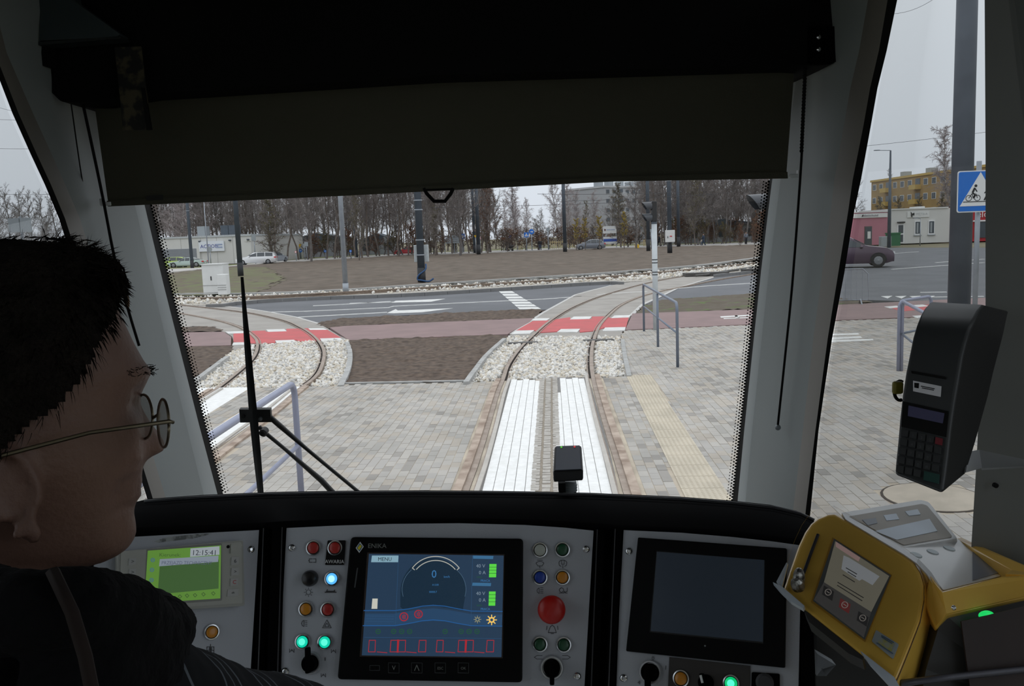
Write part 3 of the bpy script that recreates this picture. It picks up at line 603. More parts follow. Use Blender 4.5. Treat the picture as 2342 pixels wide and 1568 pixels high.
# railings
def railing(name, label, posts, h, mids, r, m, mt=None, bend=0.12, cont=None):
    """posts: ground points; top rail rounded into the end posts"""
    pp = [np.asarray(p, float) for p in posts]; t = thing(name, pp[0], label, 'railing'); n = len(pp)
    a, z = pp[0], pp[-1]; u = nrm(z-a)
    path = [a, a+EZ*(h-bend)]+[a+EZ*(h-bend)+u*bend*(1-math.cos(x))+EZ*bend*math.sin(x) for x in (0.4, 0.8, 1.2, PI/2)]
    path += [z+EZ*(h-bend)-u*bend*(1-math.cos(x))+EZ*bend*math.sin(x) for x in (PI/2, 1.2, 0.8, 0.4)]+[z+EZ*(h-bend), z]
    b = MB(); b.tube(path, r, 12); b.build('top_rail', mt or m, t, smooth=True)
    for p in pp[1:-1]: b = MB(); b.tube([p, p+EZ*(h-r)], r, 12); b.build('post', m, t, smooth=True)
    for z_ in mids: b = MB(); b.tube([a+EZ*z_, z+EZ*z_], r*0.72, 10); b.build('middle_rail', m, t, smooth=True)
    for p in (pp[0], pp[-1]): b = MB(); b.lathe(p, EZ, [(r*1.6, 0), (r*1.6, .015), (r*1.05, .02)], 12); b.build('base_collar', m, t)
    return t
railing('steel_railing', 'grey tubular railing with three posts beside the tram signal post', [G(1473, 760), G(1505, 796), G(1550, 843)], 1.14, [0.62], 0.026, RAILP, RAILP)
a = G(690, 1150); far_ = a+nrm(G(480, 1265)-a)*3.4
h = 1.17
pa = np.array([*G(672, 874, h)[:2], 0]); pb = np.array([*G(478, 1000, h)[:2], 0]); pb = pa+(pb-pa)*1.9
railing('steel_railing', 'pale lilac tubular railing in the foreground behind the wiper', [pa, pb], h, [0.60], 0.028, RAILL, RAILL, bend=0.13)
q0 = G(2054, 852); q1 = q0+(G(2054, 852)*0+np.array([0.55, 1.6, 0])); q2 = q0+np.array([1.5, -0.15, 0])
q1 = np.array([*G(2130, 677, 1.14)[:2], 0]); q2 = np.array([*G(2150, 735, 1.14)[:2], 0])
railing('steel_railing', 'tubular railing corner seen through the side window, beside the card reader', [q0, q1], 1.14, [0.62], 0.026, RAILP, RAILL)
railing('steel_railing', 'short tubular railing return running behind the black card reader', [q0+[.05, 0, 0], q2], 1.14, [0.62], 0.026, RAILP, RAILL)
# crowd barrier
c = G(1960, 695); kk = proj(c)[2]/FPX; cbx = thing('crowd_barrier', c, 'galvanised crowd control barrier at the road corner by the purple car', 'barrier')
ax = nrm(np.array([1.0, -0.25, 0])); hb = 80*kk; A_ = c-ax*1.9; Z_ = c+ax*0.3
b = MB(); path = [A_+EZ*.12, A_+EZ*(hb-.15), A_+EZ*hb+ax*.15, Z_+EZ*hb-ax*.15, Z_+EZ*(hb-.15), Z_+EZ*.12, A_+EZ*.12]; b.tube(path, 0.02, 8); b.build('frame', GALV, cbx, smooth=True)
for i in range(1, 14): p = A_+(Z_-A_)*i/14; b = MB(); b.tube([p+EZ*.12, p+EZ*hb], 0.008, 5); b.build('bar', GALV, cbx)
for p in (A_+ax*.3, Z_-ax*.2):
    b = MB(); o_ = np.cross(ax, EZ); b.tube([p-o_*.3, p+EZ*.14, p+o_*.3], 0.02, 6); b.build('foot', GALV, cbx)
# signs
def sign(px, py, hpx, kind, wpx, label, cat='road sign', name='road_sign', shape=None, ppx=2.2, group=None, col=None, dh=None, pole=GALV):
    """px,py: foot of the post; hpx: px from foot to plate centre; wpx plate width"""
    c = G(px, py); k = proj(c)[2]/FPX; t = thing(name, c, label, cat, group)
    zc = hpx*k; w = wpx*k/2; hh = (dh*k/2 if dh else w)
    b = MB(); b.tube([c, c+EZ*(zc+hh*0.8)], max(ppx*k/2, 0.02), 8); b.build('post', pole, t, smooth=True)
    q = c+np.array([0, -0.06-ppx*k/2, zc]); y0 = -0.012; y1 = 0.012
    def plate(P, m, nm, f=0.0, sc=1.0):
        b = MB(); b.prism([q+np.array([x*sc, y1-f, z*sc]) for x, z in P], [q+np.array([x*sc, y0-f, z*sc]) for x, z in P]); return b.build(nm, m, t)
    sq = [(-w, -hh), (w, -hh), (w, hh), (-w, hh)]; ci = [(w*math.cos(a), w*math.sin(a)) for a in np.linspace(0, 2*PI, 20, endpoint=False)]
    tri = [(-w, -w*.87), (w, -w*.87), (0, w*.87)]
    if kind == 'back': plate(sq, BACK, 'plate')
    elif kind == 'backround': plate(ci, BACK, 'plate')
    elif kind == 'diamond': plate([(0, -w), (w, 0), (0, w), (-w, 0)], BACK, 'plate')
    elif kind == 'zebra': plate(sq, BLUE, 'plate'); plate([(-w*.75, -hh*.6), (w*.75, -hh*.6), (0, hh*.75)], SWH, 'triangle', 0.014); plate([(-.1*w, -.45*w), (.12*w, -.45*w), (.06*w, .2*w), (-.06*w, .2*w)], BLK, 'figure', 0.028)
    elif kind == 'roundblue': plate(ci, BLUE, 'plate'); plate([(-w*.55, -w*.1), (w*.1, -w*.1), (w*.1, -w*.4), (w*.6, 0), (w*.1, w*.4), (w*.1, w*.1), (-w*.55, w*.1)], SWH, 'arrow', 0.014)
    elif kind == 'roundred': plate(ci, SRED, 'plate'); plate(ci, SWH, 'face', 0.014, 0.7)
    elif kind == 'yield': plate([(-w, w*.87), (w, w*.87), (0, -w*.87)][::-1], YEL, 'plate')
    elif kind == 'plain': plate(sq, col, 'plate')
    return t, q, k, plate
sign(688, 592, 30, 'yield', 9, 'small yellow triangle warning sign at the forest edge, above a blue disc', ppx=2)
sign(689, 592, 19, 'roundblue', 8, 'small blue round sign under the yellow triangle at the forest edge')
sign(678, 596, 20, 'roundred', 5, 'tiny leaning red and white disc sign beside the yellow triangle')
sign(698, 594, 32, 'back', 6, 'narrow grey back of a sign just east of the yellow triangle', dh=10)
sign(703, 594, 36, 'back', 9, 'square grey back of a road sign on a tall post at the forest edge', dh=10)
sign(745, 591, 17, 'roundblue', 6, 'small blue disc sign before the thick willow at the forest edge')
sign(824, 588, 34, 'diamond', 11, 'grey diamond-shaped sign back on a post beside the slim far catenary pole', dh=8)
sign(868, 586, 20, 'back', 7, 'small narrow grey sign back among the trunks', dh=13)
sign(885, 583, 36, 'back', 12, 'larger square grey sign back in front of the trunks near the red car', dh=12)
sign(913, 582, 30, 'back', 13, 'wide grey sign back directly above the red car', dh=9)
sign(803, 592, 18, 'roundblue', 6, 'tiny blue disc sign in the shade of the trunks by the slim pole')
sign(585, 603, 60, 'back', 10, 'tall grey oval sign back above the white estate car', dh=16)
sign(483, 610, 40, 'backround', 12, 'round grey sign back in front of the warehouse lettering')
sign(1061, 577, 37, 'zebra', 8, 'blue crossing sign with white triangle next to the two close poles', dh=11)
sign(1089, 581, 40, 'yield', 7, 'orange sign plate between the two close poles')
sign(1099, 580, 36, 'roundred', 6, 'red and white round sign just east of the two close poles')
sign(1205, 574, 37, 'zebra', 10, 'blue crossing sign with white triangle, in the centre beside the blue disc', dh=11)
sign(1217, 574, 44, 'roundblue', 12, 'round blue direction sign in the centre beside the crossing sign')
sign(1254.5, 572, 47, 'backround', 9, 'grey round sign back on a tall post east of the standing person', dh=12)
sign(1152, 573, 27, 'plain', 9, 'small orange sign beside the bus stop in the centre', col=ORA, dh=7)
sign(1158, 573, 27, 'plain', 6, 'small white stop sign plate beside the orange sign', col=SWH, dh=7)
sign(1168, 572, 30, 'roundblue', 9, 'round blue and white sign behind the bus stop')
sign(1490, 571, 44, 'back', 6, 'small grey sign back near the tram signal', dh=6)
# bus stop information board: two wide grey plates on posts
c = G(1040, 579); k = proj(c)[2]/FPX; t = thing('direction_board', c, 'wide grey back of a direction board on three posts, west of the blue crossing sign', 'road sign')
for x in (-22, 0, 18): b = MB(); b.tube([c+np.array([x*k, 0, 0]), c+np.array([x*k, 0, 42*k])], .07, 6); b.build('post', GALV, t)
for i in range(4): b = MB(); b.box(c+np.array([-1*k, -.12, (25+i*4.6)*k]), (38*k, .05, 4.2*k)); b.build('panel', BACK, t)
# bus shelter far away
c = G(1166, 570); k = proj(c)[2]/FPX; t = thing('bus_shelter', c, 'small far bus shelter on the pavement in the centre', 'shelter')
for x in (-4, 5): b = MB(); b.boxr(c[0]+x*k-.05, c[0]+x*k+.05, c[1], c[1]+.1, 0, 22*k); b.build('post', BACK, t)
b = MB(); b.boxr(c[0]-5*k, c[0]+6*k, c[1]-.8, c[1]+1, 21*k, 23*k); b.build('roof', PG, t)
b = MB(); b.boxr(c[0]-4*k, c[0]+5*k, c[1]+.9, c[1]+.95, 3*k, 21*k); b.build('pane', mat('shelter_pane', (0.45, 0.5, 0.55), 0.3, var=0), t)
# big crossing sign beside the thick pole
cp = G(2228, 760); kk = proj(cp)[2]/FPX; cs = thing('crossing_sign', cp, 'big blue square sign with cyclist and pedestrian in a white triangle', 'road sign')
b = MB(); b.tube([cp, cp+EZ*(385*kk)], 5.5*kk, 14); b.build('post', GALV, cs, smooth=True)
u = nrm([1, -0.1, 0]); nn = nrm(np.cross(u, EZ)); _r = ray(2241, 437); qc = _C+_r*((cp[1]-0.13)/_r[1]); k = proj(qc)[2]/FPX
def splate(P, m, nm, f):
    b = MB(); b.prism([qc+u*x*k+EZ*z*k+nn*(f) for x, z in P], [qc+u*x*k+EZ*z*k+nn*(f+0.006) for x, z in P]); return b.build(nm, m, cs)
def rr(x0, z0, x1, z1, r, n=5):
    o = []
    for cx, cz, a in ((x1-r, z1-r, 0), (x0+r, z1-r, PI/2), (x0+r, z0+r, PI), (x1-r, z0+r, 1.5*PI)):
        for i in range(n+1): o.append((cx+r*math.cos(a+i*PI/2/n), cz+r*math.sin(a+i*PI/2/n)))
    return o
splate(rr(-50, -47, 50, 47, 5), SWH, 'plate', 0); splate(rr(-47.5, -44.5, 47.5, 44.5, 4), BLUE, 'blue_face', .007); splate([(-44, -33), (44, -33), (0, 43)], SWH, 'triangle', .014)
splate([(-37, -24), (37, -24), (37, -22.5), (-37, -22.5)], BLK, 'ground_line', .021)
b = MB()
def sring(cx, cz, r, w=1.4, n=16):
    V = [qc+u*(cx+q*math.cos(a))*k+EZ*(cz+q*math.sin(a))*k+nn*0.024 for a in np.linspace(0, 2*PI, n, endpoint=False) for q in (r, r-w)]
    b.add(V, [(2*i, (2*i+2) % (2*n), (2*i+3) % (2*n), 2*i+1) for i in range(n)])
def sline(x0, z0, x1, z1, w):
    d = nrm([x1-x0, z1-z0]); p = np.array([-d[1], d[0]])*w/2; b.add([qc+u*(x+s_*p[0])*k+EZ*(z+s_*p[1])*k+nn*.024 for x, z, s_ in ((x0, z0, 1), (x0, z0, -1), (x1, z1, -1), (x1, z1, 1))], [(0, 1, 2, 3)])
sring(-25, -15, 7); sring(-6, -15, 7)
for q in ((-25,-15,-18,-5,1.5), (-18,-5,-9,-6,1.5), (-9,-6,-6,-15,1.5), (-18,-5,-15,-16,1.5), (-15,-16,-9,-6,1.5), (-17,-3,-12,8,4.5), (-12,7,-7,-1,2.4), (-17,-3,-12,-7,3.2), (-12,-7,-15,-15,2.6)): sline(*q)
sring(-10, 12.5, 3.2, 3.1)
for q in ((9,-21,14,-10,3.2), (14,-10,16,2,5), (16,-10,22,-21,3.2), (15,2,9,-5,2.2), (16,2,22,-4,2.2)): sline(*q)
sring(17, 8, 3.2, 3.1)
b.build('figures', BLK, cs)
b = MB(); b.box(qc+EZ*0.0-nn*0.02, (30*k, 0.02, 3*k), (u, nn, EZ)); b.build('bracket', GALV, cs)
# street lamp far on the east, and one seen over the shops
def lamp(px, py, hpx, wpx, arm, label, group=None, m=GALV, thick=None):
    c = G(px, py); k = proj(c)[2]/FPX; t = thing('street_lamp', c, label, 'street lamp', group); h = hpx*k
    b = MB(); b.tube([c, c+EZ*h*.45, c+EZ*h], [wpx*k/2, wpx*k/2.4, wpx*k/5], 8); b.build('mast', thick or m, t, smooth=True)
    b = MB(); b.tube([c+EZ*h, c+np.array([arm*k, 0, h+1*k])], max(0.035, .5*k), 6); b.build('arm', m, t)
    b = MB(); e = c+np.array([arm*k, 0, h+1.3*k]); s_ = math.copysign(1, arm); b.box(e+np.array([s_*5*k, 0, 0]), (11*k, .3, 1.8*k)); b.build('lamp_head', GALV, t)
lamp(2033, 566, 218, 9, -26, 'dark street lamp with two-sided arm in front of the white shop', thick=PG)
lamp(622, 600, 142, 3, -18, 'thin grey street lamp above the olive bush behind the estate car')
lamp(478, 612, 190, 3, 14, 'thin bare mast rising over the warehouse lettering')
lamp(914, 583, 104, 3, 10, 'small street lamp with a white head near the red car')
lamp(1045, 578, 86, 2.5, 10, 'small street lamp with a white head by the direction board')
lamp(2104, 562, 62, 2.5, -6, 'thin grey lamp mast standing in front of the white shop windows')
# saplings stakes: pale timber stakes in rows
STK = mat('stake_wood', (0.62, 0.50, 0.27), 0.8, var=0.2); i = 0
def stakes(px, py, n, hpx, dpx, label):
    t = thing('tree_stakes', G(px, py), label, 'stakes'); 
    for j in range(n):
        c = G(px+j*dpx, py-0.02*j*dpx); k = proj(c)[2]/FPX; b = MB(); b.tube([c, c+EZ*hpx*k*random.uniform(.9, 1.05)], 0.06, 5); b.build('stake', STK, t)
    k = proj(G(px, py))[2]/FPX; b = MB(); b.tube([G(px, py)+EZ*hpx*k*.85, G(px+(n-1)*dpx, py-0.02*(n-1)*dpx)+EZ*hpx*k*.85], 0.05, 4); b.build('rail', STK, t)
stakes(1260, 571, 8, 20, 4.6, 'row of pale timber stakes behind the lone catenary pole')
stakes(1300, 568, 7, 20, 5, 'pale timber stake fence just beyond the grey hatchback roof')
stakes(1421, 562, 4, 19, 3, 'four pale timber stakes round a yellow-leaved sapling near the signboard')
stakes(1184, 572, 4, 16, 3.5, 'pale timber stakes beneath the tall birch in the centre')
stakes(1472, 563, 3, 16, 3.2, 'pale timber stakes beside the tram signal post')
# signboards
c = G(1395, 566); k = proj(c)[2]/FPX; t = thing('signboard', c, 'white signboard over a blue and white banner on two thin posts', 'billboard')
for x in (-15, 15): b = MB(); b.tube([c+np.array([x*k, 0, 0]), c+np.array([x*k, 0, 49*k])], .06, 6); b.build('post', GALV, t)
b = MB(); b.box(c+np.array([0, -.1, 40.5*k]), (31*k, .06, 16.5*k)); b.build('upper_board', WPL, t)
b = MB(); b.box(c+np.array([.6*k, -.1, 17*k]), (31*k, .06, 16*k)); b.build('lower_board', WPL, t)
b = MB(); b.box(c+np.array([.6*k, -.15, 17*k]), (30.5*k, .04, 6*k)); b.build('blue_strip', mat('banner_blue', (0.03, 0.09, 0.40), 0.5, var=0), t)
blur_marks(c+np.array([-7*k, -.15, 39.6*k]), np.array([1.0, 0, 0]), 19*k, 2.2*k, mat('line_grey', (0.35, 0.42, 0.6)), t)
b = MB(); b.prism([c+np.array([x*k, -.14, z*k]) for x, z in ((-12, 38), (-9.5, 38.5), (-9, 42), (-12.5, 43))], [c+np.array([x*k, -.17, z*k]) for x, z in ((-12, 38), (-9.5, 38.5), (-9, 42), (-12.5, 43))]); b.build('emblem', mat('dark_red', (0.10, 0.02, 0.03), 0.5, var=0), t)
b = MB(); q = G(1457, 568); b.box(q+EZ*.28, (.55, .5, .55)); tag(bevel(b.build('grit_bin', YEL), .05), 'small yellow grit bin at the far verge', 'bin')
# overhead wires
WIRE = mat('wire', (0.05, 0.05, 0.055), 0.6, var=0)
def wire(a, z, sag, r, label=None):
    pts = [a+(z-a)*t-EZ*sag*4*t*(1-t) for t in np.linspace(0, 1, 10)]; b = MB(); b.tube(pts, r, 4); return b.build('overhead_wire', WIRE)
wires = [((0,238),(140,262),18,14,'short thick span wire high in the side window'), ((0,440),(150,438),40,30,'lower thin wire crossing the small west side window'), ((0,270),(120,271),50,40,'upper thin wire crossing the small west side window'), ((0,337),(130,336),60,50,'middle thin wire crossing the small west side window'), ((1330,442),(1480,440),70,75,'thin wire running from the lone pole to the signal pole'), ((1380,455),(1560,446),80,80,'lower thin wire across the grey apartment block'), ((1140,470),(1400,462),95,95,'faint wire above the birches in the centre'), ((2060,18),(2120,-4),14,14,'wire at the top of the east side window'), ((1990,330),(2250,300),60,60,'thin wire above the yellow apartment block')]
for a, z, d1, d2, lb in wires:
    A_, Z_ = D(*a, d1), D(*z, d2); v_ = Z_-A_; o = wire(A_-v_*.6, Z_+v_*.6, .1, 0.00019*(d1+d2)/2); tag(o, lb, 'wire')
# ================================================================ BUILDINGS
def frame2(p, q):
    u = nrm([*(q-p)[:2], 0]); n_ = np.array([u[1], -u[0], 0]); return u, n_
WALLW = mat('wall_white', (0.66, 0.66, 0.64), 0.8, var=0.05, scale=.5); SHUT = mat('shutter_grey', (0.26, 0.28, 0.31), 0.6, var=0.05)
GLS = mat('dark_pane', (0.06, 0.075, 0.09), 0.15, var=0)
# white warehouse with shutter
A_, Z_ = G(350, 608.5), G(577, 601); u, n_ = frame2(A_, Z_); Lw = np.linalg.norm(Z_-A_); k = proj(Z_)[2]/FPX; k0 = proj(A_)[2]/FPX
w_ = thing('warehouse', A_, 'low white warehouse with grey roller shutter and a company sign', 'building'); H = 61.5*k
def wb_(x0, x1, y0, y1, z0, z1): b = MB(); b.box(A_+u*(x0+x1)/2+n_*(y0+y1)/2+EZ*(z0+z1)/2, (x1-x0, y1-y0, z1-z0), (u, n_, EZ)); return b
wb_(0, Lw, -18, 0, 0, H).build('wall', WALLW, w_)
wb_(-.1, Lw+.1, -18.1, .12, H, H+.25).build('roof_edge', mat('roof_trim', (0.5, 0.53, 0.55), 0.6), w_)
for i in range(12): wb_(0.5, Lw*.46, .01, .1, 0.05+i*H*.05, 0.05+(i+.93)*H*.05).build('shutter_slat', SHUT, w_)
wb_(Lw*.46, Lw*.49, .01, .14, 0, H*.62).build('door_jamb', WALLW, w_)
for x in (.3, .5, .66, .82): wb_(Lw*x, Lw*x+.06, 0, .015, 0, H).build('panel_seam', mat('seam_grey', (0.45, 0.45, 0.44), .8), w_)
sb = wb_(Lw*.49, Lw*.74, .1, .25, H*.48, H*.86).build('sign_board', mat('sign_pale', (0.74, 0.78, 0.84), .6, var=0), w_)
text('ACTION', A_+u*Lw*.505+EZ*H*.61+n_*.27, u, EZ, H*.19, mat('sign_navy', (0.05, 0.06, 0.32), .5, var=0), w_)
for i in range(2): wb_(Lw*.66, Lw*.725, .26, .28, H*(.6+i*.1), H*(.65+i*.1)).build('sign_line', mat('line_grey', (0.35, 0.42, 0.6), .6, var=0), w_)
for x in (.38, .62, .70): wb_(Lw*x, Lw*x+1.1, -4, -2.6, H+.25, H+1.6).build('roof_unit', BACK if x < .4 else PG, w_)
for x in (.49, .79, .97): wb_(Lw*x, Lw*x+.25, 0, .3, H*.84, H*.89).build('wall_lamp', PG, w_)
# east side: pink shop, white shop, red shop
def shop(p0, p1, H_px, name, label, m):
    A_, Z_ = G(*p0), G(*p1); u, n_ = frame2(A_, Z_); k = proj((A_+Z_)/2)[2]/FPX; t = thing(name, A_, label, 'shop'); L_ = np.linalg.norm(Z_-A_)
    def bb(x0, x1, y0, y1, z0, z1, nm, m): b = MB(); b.box(A_+u*L_*(x0+x1)/2+n_*(y0+y1)/2+EZ*H_px*k*(z0+z1)/2, (L_*(x1-x0), y1-y0, H_px*k*(z1-z0)), (u, n_, EZ)); return b.build(nm, m, t)
    bb(0, 1, -9, 0, 0, 1, 'wall', m); return bb, A_, u, n_, k, t, L_
PINKW = mat('wall_pink', (0.48, 0.20, 0.255), .8, var=.08, scale=.6)
bb, A_, u, n_, k, t, L_ = shop((1905,564),(2036,558),74,'pink_shop','pink flat-roofed shop with a white sign above its dark door',PINKW)
bb(.34, .93, 0, .12, .84, .97, 'sign_board', WPL); bb(.55, .66, 0, .06, 0.02, .55, 'door', GLS); bb(.54, .67, .0, .04, 0, .58, 'door_frame', mat('frame_dark', (0.12, 0.10, 0.10), .6)); bb(.585, .64, .07, .1, .2, .42, 'poster', WPL); bb(0, 1.0, -9, .1, 1, 1.03, 'roof_edge', WPL)
blur_marks(A_+u*L_*.50+EZ*65*k+n_*.15, u, L_*.26, 4.5*k, mat('mark_grey', (0.38, 0.38, 0.40), .6, var=0), t)
b = MB(); P = [(.475, 64.5), (.50, 66), (.498, 70), (.482, 68)]; b.prism([A_+u*L_*x+EZ*k*z+n_*.13 for x, z in P], [A_+u*L_*x+EZ*k*z+n_*.17 for x, z in P]); b.build('emblem', BLK, t)
bb, A_, u, n_, k, t, L_ = shop((2037,558),(2176,553),77,'white_shop','white flat-roofed shop with two windows, a glazed door and a black emblem',WALLW)
for x in (.385, .61): bb(x, x+.105, 0, .08, .24, .66, 'window_frame', SWH); bb(x+.013, x+.092, .08, .1, .28, .63, 'window_pane', GLS); bb(x+.03, x+.06, .1, .11, .3, .6, 'curtain', BACK); bb(x-.01, x+.115, .0, .14, .215, .24, 'window_sill', BACK)
bb(.1, .215, 0, .08, .02, .6, 'door_frame', SWH); bb(.118, .197, .08, .1, .05, .27, 'door_pane', GLS); bb(.118, .197, .08, .1, .31, .55, 'door_pane', GLS); bb(.1, .215, 0, .3, .61, .65, 'door_canopy', BLK)
bb(.26, .62, 0, .1, .76, .93, 'sign_board', mat('sign_pale_white', (0.70, 0.71, 0.70), .6, var=0))
b = MB(); P = [(.315, .93), (.338, .87), (.37, .90), (.372, .82), (.345, .83), (.335, .76), (.318, .80)][::-1]; b.prism([A_+u*L_*x+EZ*77*k*z+n_*.11 for x, z in P], [A_+u*L_*x+EZ*77*k*z+n_*.16 for x, z in P]); b.build('emblem', BLK, t)
text('PIĘTKA', A_+u*L_*.40+EZ*77*k*.82+n_*.12, u, EZ, 8*k, mat('line_grey2', (0.50, 0.52, 0.52), .6, var=0), t)
bb(0, .93, -9, .12, 1, 1.035, 'roof_edge', WPL); bb(.5, .62, -3, -1, 1, 1.08, 'roof_hatch', WPL)
bb, A_, u, n_, k, t, L_ = shop((2224,552),(2420,545),80,'red_shop','bright red shop front behind the big blue crossing sign',mat('wall_red', (0.42, 0.02, 0.03), .6, var=.05))
bb(.02, .3, 0, .1, .1, .55, 'window_pane', GLS); bb(.0, .5, 0, .2, .56, .6, 'awning', SWH)
text('elo', A_+u*L_*.03+EZ*80*k*.68+n_*.22, u, EZ, 22*k, SWH, t)
b = MB(); q = G(2042, 562); b.box(q+EZ*.6, (1.1, .9, 1.2)); b.box(q+EZ*1.25, (1.2, 1.0, .12)); tag(b.build('waste_bin', mat('bin_green', (0.03, 0.16, 0.07), .6)), 'green waste container beside the door of the white shop', 'bin')
b = MB(); q = G(2024, 564); b.box(q+EZ*.5, (1.0, .6, 1.0)); tag(bevel(b.build('meter_box', BACK), .04), 'small grey meter box at the corner of the pink shop', 'box')
# white advertising wall at the edge of the side window
c = G(1966, 560); k = proj(c)[2]/FPX; t = thing('advertising_pylon', c, 'tall white advertising panel with a red base line rising behind the pink shop', 'billboard')
b = MB(); b.box(c+np.array([-22*k, 12, 150*k]), (90*k, .4, 130*k)); b.build('panel', WPL, t)
b = MB(); b.box(c+np.array([-22*k, 11.7, 88*k]), (90*k, .1, 2.5*k)); b.build('red_line', SRED, t)
b = MB(); b.box(c+np.array([-22*k, 12, 43*k]), (20*k, .4, 86*k)); b.build('support', BACK, t)
# apartment blocks
def block(name, label, p0, p1, dist, top_px, floors, bays, m, m2, depth=11, wf=None):
    A_, Z_ = D(*p0, dist[0]), D(*p1, dist[1]); A_[2] = Z_[2] = 0; u, n_ = frame2(A_, Z_); L_ = np.linalg.norm(Z_-A_); zt = D(p1[0], top_px, dist[1])[2]
    t = thing(name, A_, label, 'building'); fh = zt/floors
    def bb(x0, x1, y0, y1, z0, z1, nm, m): b = MB(); b.box(A_+u*(x0+x1)/2+n_*(y0+y1)/2+EZ*(z0+z1)/2, (x1-x0, y1-y0, z1-z0), (u, n_, EZ)); return b.build(nm, m, t)
    bb(0, L_, -depth, 0, 0, zt, 'wall', m); bb(-.2, L_+.2, -depth, .2, zt, zt+.4, 'roof_edge', m2)
    bw = L_/bays
    for f in range(floors):
        for i in range(bays):
            x = (i+.5)*bw; z = f*fh+fh*.35
            if i % 4 == 2: bb(x-bw*.42, x+bw*.42, 0, 1.1, f*fh+fh*.1, f*fh+fh*.42, 'balcony', m2); bb(x-bw*.3, x+bw*.3, 0, .05, f*fh+fh*.42, f*fh+fh*.85, 'window', GLS)
            else: fr = bb(x-bw*.26, x+bw*.26, 0, .06, z, z+fh*.45, 'window', wf or SWH); bb(x-bw*.21, x-bw*.02, .06, .1, z+.1, z+fh*.42, 'pane', GLS); bb(x+bw*.02, x+bw*.21, .06, .1, z+.1, z+fh*.42, 'pane', GLS)
    for i in range(5): x = L_*(i+.5)/5; bb(x, x+1.5, -5, -3.5, zt+.4, zt+1.6, 'roof_box', BACK)
    return t
block('apartment_block', 'yellow and orange apartment block with white windows and balconies beyond the shops', (1992,500), (2330,490), (175,128), 372, 4, 17, mat('wall_ochre', (0.42, 0.28, 0.11), .85, col2=(0.36, 0.24, 0.10), scale=.3), mat('wall_lemon', (0.62, 0.44, 0.14), .85))
block('apartment_block', 'grey stepped apartment block rising over the trees behind the signboard', (1384,520), (1500,516), (190,200), 430, 6, 8, mat('wall_grey', (0.38, 0.39, 0.41), .85, var=.06), mat('wall_palegrey', (0.50, 0.51, 0.53), .85), depth=14, wf=mat('frame_grey', (0.30, 0.31, 0.33), .8))
c = D(745, 560, 170); c[2] = 0
for (px, w, h, lb) in ((735, 22, 2.9, 'dim low house glimpsed between the trunks behind the sign posts'), (868, 12, 2.5, 'pale low house glimpsed between the trunks west of the red car'), (1640, 30, 2.8, 'pale low building glimpsed between the trunks near the pillar')):
    c = D(px, 545, 150); c[2] = 0; t = thing('house', c, lb, 'building')
    b = MB(); b.box(c+EZ*h/2, (w*.5, 7, h)); b.build('wall', mat('wall_far', (0.34, 0.36, 0.39), .85), t)
    b = MB(); b.prism([c+np.array([-w*.27, -4, h]), c+np.array([w*.27, -4, h]), c+np.array([0, -4, h+1.1])], [c+np.array([-w*.27, 4, h]), c+np.array([w*.27, 4, h]), c+np.array([0, 4, h+1.1])]); b.build('roof', PG, t)
    for x in (-.3, 0, .3): b = MB(); b.box(c+np.array([w*.5*x, -3.52, h*.55]), (1.2, .06, 1.3)); b.build('window', GLS, t)
